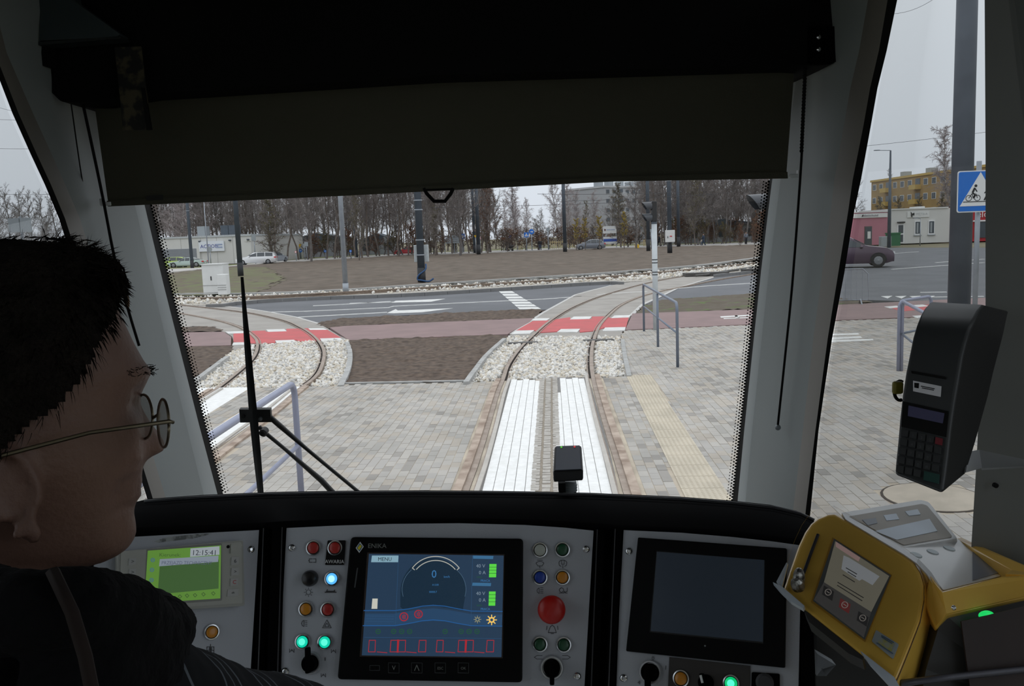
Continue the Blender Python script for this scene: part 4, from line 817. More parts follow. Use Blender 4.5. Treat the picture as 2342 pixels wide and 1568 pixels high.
# ================================================================ CARS
TYR = mat('tyre', (0.02, 0.02, 0.022), .8, var=0); HUB = mat('hub', (0.26, 0.27, 0.28), .35, .7, var=0); CGL = mat('car_glass', (0.035, 0.045, 0.055), .08, var=0, coat=.5)
def car(loc, rz, Ld, Wd, Hd, col, style, label, wheel=0.32, group=None, cr_=0.4):
    """length along local x (nose +x)"""
    t = thing('car', loc, label, 'car', group); t.rotation_euler = (0, 0, rz); base = np.asarray(loc, float)
    pm = mat('paint_%s' % label.split()[0], col, .3, .2, var=0, coat=cr_)
    if style == 'estate': top = [(-.5, .62), (-.485, .80), (-.46, .93), (-.40, .98), (-.2, 1.0), (0, 1.0), (.06, .98), (.20, .70), (.25, .655), (.42, .57), (.48, .47), (.5, .40)]
    elif style == 'hatch': top = [(-.5, .60), (-.485, .66), (-.44, .80), (-.36, .94), (-.22, 1.0), (-.02, 1.0), (.05, .97), (.22, .70), (.27, .655), (.42, .56), (.48, .46), (.5, .38)]
    elif style == 'suv': top = [(-.5, .62), (-.49, .70), (-.45, .84), (-.38, .96), (-.25, 1.0), (-.02, 1.0), (.04, .97), (.17, .74), (.23, .69), (.42, .62), (.48, .52), (.5, .42)]
    else: top = [(-.5, .55), (-.48, .64), (-.36, .68), (-.30, .72), (-.18, .96), (-.05, 1.0), (.03, .98), (.18, .70), (.24, .66), (.42, .57), (.48, .46), (.5, .38)]
    belt = 0.64; rows = []
    xs = sorted(set([p[0] for p in top]+[-.3, -.25, .1, .15, .35]))
    zt = lambda x: np.interp(x, [p[0] for p in top], [p[1] for p in top])
    for x in xs:
        tz = zt(x)*Hd; e = abs(x)*2; hw = Wd/2*(1-.10*max(0, e-.75)/.25); zb = Hd*(.13+.05*(e > .9)); bz = min(belt*Hd, tz*.985); rw = hw*.98 if tz <= bz*1.05 else hw*(1-.26*(tz-bz)/(Hd-bz))
        r = [(-hw*.9, zb), (-hw, zb+.12*Hd), (-hw, bz*.8), (-hw*.97, bz), (-rw, tz*.985), (-rw*.8, tz), (rw*.8, tz), (rw, tz*.985), (hw*.97, bz), (hw, bz*.8), (hw, zb+.12*Hd), (hw*.9, zb)]
        rows.append([base+np.array([x*Ld, y, z]) for y, z in r])
    b = MB(); b.loft(rows); o = autosmooth(b.build('body', pm, t), .5)
    gx0, gx1 = {'estate': (-.44, .17), 'hatch': (-.40, .18), 'suv': (-.42, .15)}.get(style, (-.27, .15))
    for s in (-1, 1):
        n = 3; seg = np.linspace(gx0, gx1, n+1)
        for i in range(n):
            xa, xb = seg[i]+.008, seg[i+1]-.008; q = []
            for x, up in ((xa, 0), (xb, 0), (xb, 1), (xa, 1)):
                tz = zt(x)*Hd; bz = belt*Hd+.03; f = .90 if up else 0; z = bz+(tz-bz)*f
                if tz < bz+.08: z = bz+(0.02 if up else 0)
                rw = Wd/2*.97*(1-.24*max(0, (z-bz))/(Hd-bz)); q.append((x*Ld, s*(rw+.012), z))
            Q = [base+np.array(p) for p in q]; b = MB(); b.prism(Q, [p-np.array([0, s*.03, 0]) for p in Q]); b.build('side_window', CGL, t)
        for x in (.40, -.40) if style != 'x' else (): pass
    def scr(x0, x1, z0, z1, nm):
        b = MB(); w0, w1 = Wd*.44, Wd*.38; A = [base+np.array(p) for p in ((x0*Ld, -w0, z0*Hd), (x0*Ld, w0, z0*Hd), (x1*Ld, w1, z1*Hd), (x1*Ld, -w1, z1*Hd))]; b.prism(A, [p+np.array([.02 if x0 > 0 else -.02, 0, .025]) for p in A]); b.build(nm, CGL, t)
    scr(.19, .07, zt(.19)+.005, zt(.07)-.01, 'windscreen'); scr(-.48 if style != 'saloon' else -.29, -.44 if style == 'estate' else (-.385 if style != 'saloon' else -.19), .70 if style != 'saloon' else .76, .92, 'rear_window')
    for x in (-.31, .33):
        for s in (-1, 1):
            c = base+np.array([x*Ld, s*(Wd/2-.09), wheel]); b = MB(); b.lathe(c-[0, s*.11, 0], (0, s, 0), [(wheel*.8, 0), (wheel, .02), (wheel, .20), (wheel*.9, .225)], 18); w_ = b.build('wheel', TYR, t)
            b = MB(); b.lathe(c+[0, s*.115, 0], (0, s, 0), [(wheel*.62, 0), (wheel*.58, .012), (wheel*.15, .02), (.02, .03)], 10); b.build('hub', HUB, w_)
            b = MB(); a_ = np.linspace(0, PI, 9); P = [c+np.array([math.cos(a)*wheel*1.16, s*.085, math.sin(a)*wheel*1.16]) for a in a_]+[c+np.array([math.cos(a)*wheel*1.0, s*.085, math.sin(a)*wheel*1.0]) for a in a_[::-1]]; b.prism(P, [p+[0, s*.02, 0] for p in P]); b.build('wheel_arch', TYR if style == 'suv' else pm, t)
    for s in (-1, 1):
        b = MB(); b.box(base+np.array([.475*Ld, s*Wd*.36, Hd*.45]), (.10*Ld*.6, .30, .12)); b.build('headlight', SWH, t)
        b = MB(); b.box(base+np.array([-.485*Ld, s*Wd*.42, Hd*.56]), (.05*Ld, .16, .16)); b.build('tail_light', SRED, t)
        b = MB(); b.ball(base+np.array([.15*Ld, s*(Wd/2+.07), Hd*.66]), (.09, .09, .07), 8, 5); b.build('wing_mirror', pm, t, smooth=True)
    b = MB(); b.box(base+np.array([.497*Ld, 0, Hd*.25]), (.04, .5, .11)); b.box(base+np.array([-.5*Ld, 0, Hd*.42]), (.04, .5, .11)); b.build('number_plate', SWH, t)
    return t
def mid(px, py): p = G(px, py); p[2] = 0.0; return p
car(mid(588, 604.5), PI+.12, 4.75, 1.85, 1.50, (0.78, 0.79, 0.80), 'estate', 'white estate car driving on the ring road by the warehouse')
car(mid(1350, 571), PI-.02, 4.15, 1.75, 1.45, (0.22, 0.24, 0.28), 'hatch', 'grey hatchback on the ring road in front of the timber stakes')
car(mid(926, 583)+[0, 4, 0], PI+.05, 4.4, 1.75, 1.25, (0.60, 0.05, 0.06), 'saloon', 'red low car on the far road beside the person in orange-yellow')
car(mid(1968, 612)+[-.4, 1.0, 0], -.30, 4.7, 1.9, 1.68, (0.10, 0.065, 0.095), 'suv', 'purple-brown off-road car leaving to the east, seen through the side window', wheel=.37)
car(mid(394, 612), PI, 4.2, 1.75, 1.3, (0.42, 0.55, 0.12), 'hatch', 'lime parked car in front of the warehouse shutter')
car(mid(430, 611), PI, 4.3, 1.75, 1.2, (0.45, 0.55, 0.52), 'saloon', 'pale green parked car between the shutter and the dark pole')
car(mid(628, 600), 1.3, 4.2, 1.75, 1.4, (0.35, 0.38, 0.42), 'hatch', 'small silver parked car just east of the white estate car')
# ================================================================ PEOPLE IN THE STREET
SKIN = mat('skin', (0.38, 0.235, 0.175), .6, var=.05); HAIRD = mat('hair_dark', (0.025, 0.018, 0.014), .7, var=0)
def person(loc, rz, h, jk, tr, label, pose=0, hair=HAIRD, name='person'):
    """one continuous skinned body; jacket, trousers and hair as children"""
    t = thing(name, loc, label, 'person'); t.rotation_euler = (0, 0, rz); o0 = np.asarray(loc, float); s = h/1.75
    st = .16 if pose == 1 else .03
    J = {'pel': (0, 0, .95), 'wai': (0, 0, 1.08), 'che': (0, .01, 1.30), 'nec': (0, 0, 1.47), 'hd0': (0, .02, 1.56), 'hd1': (0, .02, 1.68)}
    for sd, q in ((-1, 'l'), (1, 'r')):
        f = st*(1 if sd > 0 else -1)
        J.update({'hip'+q: (sd*.10, 0, .90), 'kne'+q: (sd*.11, f*.8+.03, .50), 'ank'+q: (sd*.11, f*1.6-.03, .09), 'toe'+q: (sd*.12, f*1.6+.14, .04), 'sho'+q: (sd*.19, 0, 1.40), 'elb'+q: (sd*.25, -f*.7, 1.12), 'wri'+q: (sd*.24, .10-f, .88), 'han'+q: (sd*.23, .12-f, .80)})
    R_ = dict(pel=.14, wai=.12, che=.145, nec=.055, hd0=.085, hd1=.08, hip=.095, kne=.06, ank=.042, toe=.04, sho=.065, elb=.045, wri=.03, han=.035)
    E_ = [('pel', 'wai'), ('wai', 'che'), ('che', 'nec'), ('nec', 'hd0'), ('hd0', 'hd1')]
    for q in 'lr': E_ += [('pel', 'hip'+q), ('hip'+q, 'kne'+q), ('kne'+q, 'ank'+q), ('ank'+q, 'toe'+q), ('che', 'sho'+q), ('sho'+q, 'elb'+q), ('elb'+q, 'wri'+q), ('wri'+q, 'han'+q)]
    ks = list(J); me = bpy.data.meshes.new('body'); me.from_pydata([tuple(np.array(J[k])*s) for k in ks], [(ks.index(a), ks.index(c)) for a, c in E_], [])
    ob = bpy.data.objects.new('body', me); COL.objects.link(ob); ob.parent = t; ORG[ob.name] = o0; ob.modifiers.new('skin', 'SKIN')
    for i, k in enumerate(ks):
        r = R_.get(k, R_.get(k[:-1], .05))*s; me.skin_vertices[0].data[i].radius = (r, r)
        me.skin_vertices[0].data[i].use_root = (k == 'pel')
    ob.modifiers.new('smooth', 'SUBSURF').levels = 1; ob.modifiers['smooth'].render_levels = 1; me.materials.append(SKIN)
    P = lambda k: o0+np.array(J[k])*s
    b = MB(); b.loft([[P(k)+np.array([math.cos(a)*rx, math.sin(a)*ry, 0])*s for a in np.linspace(0, 2*PI, 12, endpoint=False)] for k, rx, ry in (('pel', .19, .16), ('wai', .185, .155), ('che', .21, .16), ('nec', .10, .09))])
    for q in 'lr': b.tube([P('sho'+q)+np.array([0, 0, .03]), P('elb'+q), P('wri'+q)], [.085*s, .065*s, .05*s], 8)
    b.build('jacket', jk, t, smooth=True)
    b = MB()
    for q in 'lr': b.tube([P('hip'+q)+EZ*.06, P('kne'+q), P('ank'+q)], [.125*s, .085*s, .065*s], 8)
    b.build('trousers', tr, t, smooth=True)
    for q in 'lr': b = MB(); b.ball((P('ank'+q)+P('toe'+q))/2-EZ*.0, (.055*s, .14*s, .055*s), 8, 6); b.build('shoe', BLK, t, smooth=True)
    b = MB(); b.ball(P('hd1')+np.array([0, -.015, .02])*s, (.095*s, .105*s, .09*s), 10, 8); b.build('hair', hair, t, smooth=True)
    return t
JB = mat('cloth_black', (0.018, 0.018, 0.022), .9, var=0); JN = mat('cloth_navy', (0.03, 0.045, 0.075), .9, var=0); JG = mat('cloth_grey', (0.14, 0.16, 0.19), .9, var=0); JY = mat('cloth_hivis', (0.80, 0.50, 0.03), .8, var=0)
person(G(1235.5, 573), 2.9, 1.80, JB, JN, 'person in a black coat standing alone east of the blue disc sign')
person(G(1162, 574), 0.4, 1.75, JB, JB, 'person in black walking by the bus stop in the centre', 1)
person(G(1158, 573)+[0, 2, 0], -2.0, 1.6, JN, JB, 'shorter person in a dark blue coat behind the one at the bus stop', 1)
person(G(1508, 563), 1.6, 1.78, JB, JB, 'person in a long black coat pushing a bicycle beside the signal post', 1)
person(G(1609, 562), 1.2, 1.78, JN, JN, 'person in dark blue walking with a small child under the trees', 1)
person(G(1604.5, 562), 1.2, 1.05, mat('cloth_cream', (0.55, 0.50, 0.42), .9, var=0), JG, 'small child in a cream jacket walking next to the person in dark blue', 1)
person(G(1706, 559), -2.9, 1.80, JG, JB, 'person in a grey jacket standing near the window pillar between red bushes')
person(G(957, 583)+[0, 3, 0], 1.0, 1.75, JY, JY, 'person in orange-yellow work clothes half behind the thick pole')
# bicycle
c = G(1521, 563); t = thing('bicycle', c, 'dark bicycle wheeled along by the person in the long coat', 'bicycle')
for dx in (-.52, .52):
    b = MB(); b.tube([c+np.array([dx+.33*math.cos(a), 0, .34+.33*math.sin(a)]) for a in np.linspace(0, 2*PI, 19)], .022, 5); b.build('wheel', TYR, t)
b = MB()
for p, q in (((-.52, .34), (-.15, .85)), ((-.15, .85), (.38, .85)), ((.52, .34), (.36, .98)), ((-.52, .34), (.0, .34)), ((0, .34), (.38, .82)), ((0, .34), (-.18, .95))): b.tube([c+np.array([p[0], 0, p[1]]), c+np.array([q[0], 0, q[1]])], .02, 5)
b.build('frame', JG, t); b = MB(); b.tube([c+np.array([.36, -.25, 1.0]), c+np.array([.36, .25, 1.0])], .018, 5); b.build('handlebar', BLK, t); b = MB(); b.ball(c+np.array([-.2, 0, .98]), (.12, .07, .035), 8, 5); b.build('saddle', BLK, t)
# pram by the bus stop
c = G(1168, 574); t = thing('pram', c, 'black pram standing next to the person at the bus stop', 'pram')
b = MB(); b.ball(c+EZ*.7, (.42, .26, .26), 10, 6); b.build('hood', BLK, t, smooth=True)
for dx in (-.3, .3): b = MB(); b.lathe(c+np.array([dx, -.2, .17]), (0, 1, 0), [(.17, 0), (.17, .06)], 12); b.build('wheel', TYR, t)
b = MB(); b.tube([c+np.array([-.3, 0, .17]), c+np.array([.2, 0, .6]), c+np.array([.6, 0, 1.05])], .02, 5); b.build('frame', BACK, t)
# ================================================================ TREES
BARK = mat('bark_grey', (0.175, 0.16, 0.152), .9, var=.3, scale=2); BARKB = mat('bark_brown', (0.17, 0.14, 0.12), .9, var=.3, scale=2); BIRCH = mat('bark_birch', (0.50, 0.48, 0.46), .8, col2=(0.13, 0.12, 0.115), scale=3.5, thr=(.38, .5))
TWIG = mat('twig', (0.225, 0.20, 0.19), .9, var=.2, scale=1); TWIGB = mat('twig_birch', (0.42, 0.37, 0.37), .9, var=.2, scale=1)
LFY = mat('leaf_yellow', (0.40, 0.30, 0.06), .8, var=.3, scale=1); LFO = mat('leaf_olive', (0.15, 0.13, 0.05), .8, var=.3, scale=1); LFR = mat('leaf_rust', (0.22, 0.10, 0.05), .8, var=.3, scale=1)
def seg3(V, Fc, a, z, r0, r1, n=3):
    d = z-a; L_ = np.linalg.norm(d); d = d/max(L_, 1e-6); up = np.array([0, 0, 1.0]) if abs(d[2]) < .9 else np.array([1.0, 0, 0]); x = np.cross(d, up); x /= np.linalg.norm(x); y = np.cross(d, x); k = len(V)
    for p, r in ((a, r0), (z, r1)):
        for i in range(n):
            t = 2*PI*i/n; V.append(p+(x*math.cos(t)+y*math.sin(t))*r)
    for i in range(n): j = (i+1) % n; Fc.append((k+i, k+j, k+n+j, k+n+i))
def grow(seed, h=17, trunk_r=.17, first=.28, nb=16, bl=.30, droop=0.0, up=.6, ns=6, nt=6, tw=.014, leaves=None, lean=0.0, fork=0):
    R_ = np.random.default_rng(seed); tv, tf, wv, wf, lv, lf = [], [], [], [], [], []
    pts = [np.zeros(3)]; n = 9
    for i in range(n): p = pts[-1]+np.array([R_.normal()*.012*h+lean*h/n, R_.normal()*.012*h, h/n]); pts.append(p)
    rad = [trunk_r*(1-i/n)**.8+.02 for i in range(n+1)]
    for i in range(n): seg3(tv, tf, pts[i], pts[i+1], rad[i], rad[i+1], 6)
    def at(t): k = min(int(t*n), n-1); f = t*n-k; return pts[k]*(1-f)+pts[k+1]*f
    for b_ in range(nb):
        t = first+(1-first)*((b_+R_.random()*.8)/nb); t = min(t, .99); a = at(t); az = b_*2.4+R_.normal()*.5; L_ = h*bl*(1.1-t*.75)*R_.uniform(.7, 1.15); el = up+R_.normal()*.18
        d = np.array([math.cos(az)*math.cos(el), math.sin(az)*math.cos(el), math.sin(el)]); q = a; r = trunk_r*.38*(1.05-t)+.012; P = [a]
        for s in range(3): d = d+R_.normal(size=3)*.13+np.array([0, 0, .10-droop*.25*s]); d /= np.linalg.norm(d); z = q+d*L_/3; seg3(tv, tf, q, z, r*(1-s/3.3), r*(1-(s+1)/3.3), 4); q = z; P.append(z)
        for s in range(ns):
            u_ = (s+.6)/ns*3; k = min(int(u_), 2); a2 = P[k]*(1-(u_-k))+P[k+1]*(u_-k) if k < 3 else P[3]; d2 = nrm(d+R_.normal(size=3)*.75+np.array([0, 0, .25-droop*.6])); L2_ = L_*R_.uniform(.22, .45); z2 = a2+d2*L2_*.5; d2 = nrm(d2+R_.normal(size=3)*.2-np.array([0, 0, droop*.8])); z3 = z2+d2*L2_*.5
            seg3(wv, wf, a2, z2, tw*1.5, tw*1.1); seg3(wv, wf, z2, z3, tw*1.1, tw*.6)
            for w in range(nt):
                f = R_.random(); a3 = z2*(1-f)+z3*f if R_.random() > .4 else a2*(1-f)+z2*f; d3 = nrm(d2+R_.normal(size=3)*.7+np.array([0, 0, .2-droop*1.6])); L3 = L_*R_.uniform(.10, .24); z4 = a3+d3*L3; seg3(wv, wf, a3, z4, tw*.75, tw*.35)
                if leaves and R_.random() < leaves:
                    for _ in range(2): c = a3+d3*L3*R_.random()+R_.normal(size=3)*.04; x = nrm(R_.normal(size=3))*.07; y = nrm(np.cross(x, R_.normal(size=3)))*.05; k2 = len(lv); lv += [c-x, c-y, c+x, c+y]; lf.append((k2, k2+1, k2+2, k2+3))
    return (tv, tf), (wv, wf), (lv, lf)
def tree_mesh(name, seed, bark, twig, leaf=None, **kw):
    (tv, tf), (wv, wf), (lv, lf) = grow(seed, leaves=(.5 if leaf else None), **kw)
    out = []
    for nm, V, Fc, m in (('trunk', tv, tf, bark), ('twigs', wv, wf, twig), ('leaves', lv, lf, leaf)):
        if V:
            me = bpy.data.meshes.new(nm); me.from_pydata([tuple(v) for v in V], [], Fc); me.materials.append(m); out.append((nm, me))
    return out
def plant(name, meshes, loc, rz, sc, label, cat='tree', group=None):
    r = thing(name, loc, label, cat, group); r.rotation_euler = (0, 0, rz); r.scale = sc if hasattr(sc, '__len__') else (sc,)*3
    for nm, me in meshes:
        o = bpy.data.objects.new(nm, me); COL.objects.link(o); o.parent = r
        if nm in ('twigs', 'leaves'): o['kind'] = 'stuff'
    return r
FOR = [tree_mesh('t', 10+i, BARK if i % 2 else BARKB, TWIG, h=17, trunk_r=.10, first=.20, nb=26, bl=.19, up=1.0, ns=9, nt=9, tw=.019) for i in range(5)]
BIR = [tree_mesh('t', 30+i, BIRCH, TWIGB, h=15, trunk_r=.11, first=.12, nb=36, bl=.25, up=.95, droop=.28, ns=11, nt=12, tw=.018) for i in range(3)]
WID = [tree_mesh('t', 50+i, BARK, TWIG, h=13, trunk_r=.16, first=.14, nb=24, bl=.36, up=.8, ns=10, nt=11, tw=.018) for i in range(3)]
RUS = [tree_mesh('t', 60+i, BARKB, TWIG, LFR if i else LFO, h=12, trunk_r=.12, first=.10, nb=26, bl=.27, up=1.0, ns=9, nt=11, tw=.020) for i in range(2)]
SHR = [tree_mesh('t', 70+i, BARKB, mat('twig_shrub', (0.12, 0.085, 0.065), .9, var=.2), (None, LFO, LFR)[i], h=3.2, trunk_r=.04, first=.02, nb=22, bl=.62, up=.75, ns=6, nt=6, tw=.016) for i in range(3)]
YSA = tree_mesh('t', 80, BARKB, TWIG, LFY, h=4.2, trunk_r=.04, first=.30, nb=16, bl=.24, up=.9, ns=6, nt=7, tw=.010)
def TG(px, d): p = D(px, 560, d); p[2] = 0; return p
rr_ = random.Random(5)
# the wood behind the ring road, west of the central gap: rows of tall slender trees
for row, (d0, d1) in enumerate(((121, 129), (133, 145), (149, 164), (170, 190))):
    n = (36, 40, 44, 46)[row]
    for i in range(n):
        px = 330+(1125-330)*(i+rr_.uniform(.1, .9))/n
        d = rr_.uniform(d0, d1)
        if px < 600 and d < 150: d = rr_.uniform(138, 170); m = FOR[rr_.randrange(5)] if rr_.random() < .86 else (BIR[rr_.randrange(3)])
        plant('bare_tree', m, TG(px, d), rr_.uniform(0, 6.28), (rr_.uniform(.9, 1.2),)*2+(rr_.uniform(.95, 1.3),), 'tall slender leafless tree in the dense wood behind the ring road', group='trees of the western wood')
# wood east of the gap, behind the signal
for row, (d0, d1) in enumerate(((127, 137), (140, 152), (156, 176))):
    n = (26, 32, 32)[row]
    for i in range(n):
        px = 1475+(1860-1475)*(i+rr_.uniform(.1, .9))/n; d = rr_.uniform(d0, d1)
        plant('bare_tree', FOR[rr_.randrange(5)] if rr_.random() < .7 else WID[rr_.randrange(3)], TG(px, d), rr_.uniform(0, 6.28), rr_.uniform(.8, 1.1), 'leafless tree in the wood behind the tram signal and the people', group='trees of the eastern wood')
def one(px, d, m, sc, label, name='bare_tree', cat='tree', rz=None, dz=0): return plant(name, m, TG(px, d)+[0, 0, dz], rr_.uniform(0, 6) if rz is None else rz, sc, label, cat)
one(1183, 140, BIR[0], (.95, .95, .82), 'tall pale birch standing free in the centre gap, west of the crossing signs', 'birch_tree')
one(1275, 150, BIR[1], (.8, .8, .90), 'slender birch just west of the lone catenary pole', 'birch_tree')
one(1300, 165, BIR[2], (.8, .8, .78), 'slender birch seen east of the lone catenary pole', 'birch_tree')
one(1330, 150, BIR[0], (.85, .85, .62), 'short rounded birch above the timber stake fence', 'birch_tree', rz=2)
one(1365, 170, BIR[1], (.8, .8, .66), 'small birch left of the grey apartment block', 'birch_tree', rz=4)
one(978, 108, WID[0], .95, 'wide dark spreading tree right behind the thick pole with the cabinet')
one(1052, 112, WID[1], (1.0, 1.0, .95), 'spreading tree rising over the direction board')
one(1115, 120, RUS[1], (.9, .9, .82), 'rust-brown tree beside the close pair of poles')
one(1134, 165, RUS[1], (.9, .9, .85), 'farther rust-brown tree at the edge of the centre gap', rz=1)
one(620, 108, RUS[0], (1.15, 1.15, .62), 'round olive bush-like tree behind the white estate car', 'round_tree')
one(710, 106, WID[2], (.9, .9, 1.1), 'leaning dark tree behind the two grey sign backs')
one(820, 108, RUS[0], (.55, .55, .8), 'thin olive-leaved tree beside the slim far pole', rz=2)
one(995, 118, RUS[0], (.8, .8, .72), 'olive-brown tree east of the thick pole', rz=3)
one(1420, 128, RUS[0], (.95, .95, .74), 'tangled olive-brown tree in front of the grey apartment block', rz=1)
one(1455, 118, WID[0], (.85, .85, .72), 'dense grey-brown tree next to the signal lamps', rz=2)
one(1400, 150, WID[1], (.8, .8, .62), 'low grey tree at the foot of the grey apartment block', rz=4)
one(1590, 126, RUS[0], (.8, .8, 1.0), 'dark olive tree behind the walking person with the child', rz=5)
for px, sc, lb in ((1428, 1.15, 'tall yellow-leaved sapling standing between timber stakes'), (1318, 1.0, 'yellow-leaved sapling above the rear of the stake fence'), (1338, 1.0, 'yellow-leaved sapling just behind the grey hatchback roof'), (1372, 1.05, 'yellow-leaved sapling beside the white signboard')):
    one(px, 118, YSA, sc, lb, 'sapling')
for i, px in enumerate(range(700, 1130, 24)): one(px+rr_.uniform(-8, 8), rr_.uniform(124, 138), SHR[(i*2) % 3], rr_.uniform(.9, 1.3), 'low brown shrub at the foot of the western wood', 'shrub', 'shrub')['group'] = 'shrubs under the western wood'
for i, px in enumerate(range(1140, 1480, 17)): one(px+rr_.uniform(-8, 8), rr_.uniform(130, 160), SHR[(0, 0, 2)[i % 3]], (rr_.uniform(1.2, 1.8),)*2+(rr_.uniform(.75, 1.1),), 'brown shrub in the hedge behind the crossing signs and stakes', 'shrub', 'shrub')['group'] = 'shrubs of the central hedge'
for i, px in enumerate(range(1480, 1860, 20)): one(px+rr_.uniform(-8, 8), rr_.uniform(128, 142), SHR[(i+1) % 3], rr_.uniform(.9, 1.3), 'low shrub at the foot of the eastern wood', 'shrub', 'shrub')['group'] = 'shrubs under the eastern wood'
one(1693, 108, SHR[2], (.5, .5, .75), 'small rust-red bush west of the person in the grey jacket', 'shrub', 'shrub', rz=0); one(1726, 108, SHR[2], (.5, .5, .75), 'small rust-red bush east of the person in the grey jacket', 'shrub', 'shrub', rz=1)
for i in range(10): one(1150+i*32+rr_.uniform(-8, 8), rr_.uniform(180, 230), (BIR+WID+RUS)[i % 8], rr_.uniform(.55, .75), 'low hazy tree far behind the birches', rz=i)['group'] = 'far trees of the centre gap'
for i in range(7): one(-30+i*26, 95+i*4, WID[i % 3], (.65, .65, .72), 'bare tree top seen through the narrow west side window')['group'] = 'trees in the west side window'
for i in range(5): one(2010+i*48, rr_.uniform(110, 120), RUS[0], (.55, .55, .45), 'thin brownish tree in front of the yellow apartment block', rz=i)['group'] = 'trees before the yellow block'
one(2180, 118, BIR[0], (1.25, 1.25, .95), 'drooping birch crown above the yellow block, crossing the thick pole', 'birch_tree', rz=1)
# sign backs and chimney glimpsed over the driver
c = D(38, 515, 40); t = thing('direction_board', [c[0], c[1], 0], 'pair of grey sign backs on one post in the west side window', 'road sign'); k = 40/FPX
b = MB(); b.tube([np.array([c[0]+10*k, c[1], 0]), c+np.array([10*k, 0, 20*k])], .06, 8); b.build('post', GALV, t)
for x in (-3, 24): b = MB(); b.box(c+np.array([x*k, -.1, 0]), (25*k, .05, 32*k)); b.build('panel', BACK, t)
# distant brushwood so that no bare horizon shows
for i in range(46):
    px = -200+i*62; one(px, rr_.uniform(215, 250), (FOR+WID)[i % 8], (1.3, 1.3, .9 if not 1130 < px < 1480 else .5), 'far leafless tree on the horizon', rz=i)['group'] = 'trees on the horizon'
# ================================================================ TRAM CAB
DASH = mat('dash_black', (0.003, 0.003, 0.0034), .9, var=0, spec=.02)
DASHR = mat('dash_rim', (0.035, 0.035, 0.04), .45, var=0)
PANEL = mat('console_panel', (0.46, 0.48, 0.53), .55, 0.0, var=.04, scale=3, bump=.05, bscale=400)
PLAS = mat('pillar_plastic', (0.36, 0.40, 0.405), .6, var=.03, scale=3)
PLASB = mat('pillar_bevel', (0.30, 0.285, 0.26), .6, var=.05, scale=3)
PLASL = mat('pillar_lit_edge', (0.58, 0.64, 0.66), .45, var=0)  # paler copy of the pillar plastic, puts its lit bevel into the colour
SEAL = mat('seal_rubber', (0.008, 0.008, 0.008), .8, var=0, spec=.2)
CEIL = mat('ceiling_dark', (0.010, 0.010, 0.010), .9, var=0, spec=.1)
FAB = mat('blind_fabric', (0.095, 0.092, 0.068), .95, var=.10, scale=3, bump=.2, bscale=300, spec=.1)
CHROME = mat('chrome', (0.75, 0.76, 0.78), .22, 1.0, var=0)
K = 1.17
WS = Plane((500, 1130, 2.03*K), (1700, 1145, 1.98*K), (1100, 440, 1.72*K))
def ppoly(name, pl, px, o0, o1, m, parent=None, smooth=False):
    A = [pl.at(x, y, o0) for x, y in px]; Bq = [pl.at(x, y, o1) for x, y in px]; b = MB(); b.prism(A, Bq); o = b.build(name, m, parent)
    bm = bmesh.new(); bm.from_mesh(o.data); bmesh.ops.recalc_face_normals(bm, faces=bm.faces); bm.to_mesh(o.data); bm.free(); return o
def rpoly(pts, r, n=4):
    out = []; m = len(pts)
    for i in range(m):
        p = np.array(pts[i], float); a = np.array(pts[i-1], float); c = np.array(pts[(i+1) % m], float)
        u = (a-p)/np.linalg.norm(a-p); v = (c-p)/np.linalg.norm(c-p)
        for k in range(n+1):
            t = k/n; q = p+u*r*(1-t)**2+v*r*t**2; out.append((q[0], q[1]))
    return out
# windscreen and side panes
ws = ppoly('window_windscreen', WS, [(215, 60), (1850, 20), (1715, 1215), (470, 1215)], .0, .006, glass('windscreen_glass', (.985, .99, .985), .5)); tag(ws, kind='structure')
# ---- pillars: lofted from rows of (height in the photograph, positions across, depths)
def ip(x, xs, ys): return float(np.interp(x, xs, ys))
def pillar(name, rows, dout, mats, names, back=.05):
    """rows: y, x0..xn; strips between neighbouring columns, one mesh each, with real thickness"""
    root = bpy.data.objects.new(name, None); COL.objects.link(root); tag(root, kind='structure'); c0 = D(rows[-1][1], rows[-1][0], dout(rows[-1][0])); root.location = c0; ORG[root.name] = c0
    n = len(rows[0])-1
    P = []
    for r in rows:
        y = r[0]; xs = r[1:]; e = 0 if name.endswith('right') else n-1; xe = xs[e]
        we = WS.hit(xe, y, .008); de = proj(we)[2]; do = dout(y); q = []
        for i, x in enumerate(xs):
            f = abs(x-xe)/abs(xs[0]-xs[-1]); q.append(D(x, y, de*(1-f)+do*f+ (-.02 if 0 < i < n-1 else 0)))
        P.append(q)
    for i in range(n-1):
        b = MB(); ring = []
        for q in P:
            a, c = q[i], q[i+1]; ring.append([a, c, c+nrm(c-_C)*back, a+nrm(a-_C)*back])
        b.loft(ring, True, True); autosmooth(b.build(names[i], mats[i], root), .5)
    return root, P
LP = [(-60,-75,-60,-30,185,203,214),(120,-25,-12,15,222,243,257),(258,28,42,75,258,279,292),(352,70,84,118,280,302,315),(423,103,117,150,298,320,333),(500,135,149,183,316,338,352),(650,183,197,230,350,374,389),(800,230,244,276,385,412,427),(970,283,297,328,426,455,469),(1128,333,346,376,465,497,510),(1200,355,368,398,484,516,528)]
pl_left, PL_ = pillar('wall_pillar_left', LP, lambda y: ip(y, [-60, 258, 1200], [1.35, 1.5, 1.85]), [SEAL, PLASB, PLAS, PLASL, SEAL], ['rubber_seal', 'bevel', 'panel', 'lit_edge', 'rubber_seal'])
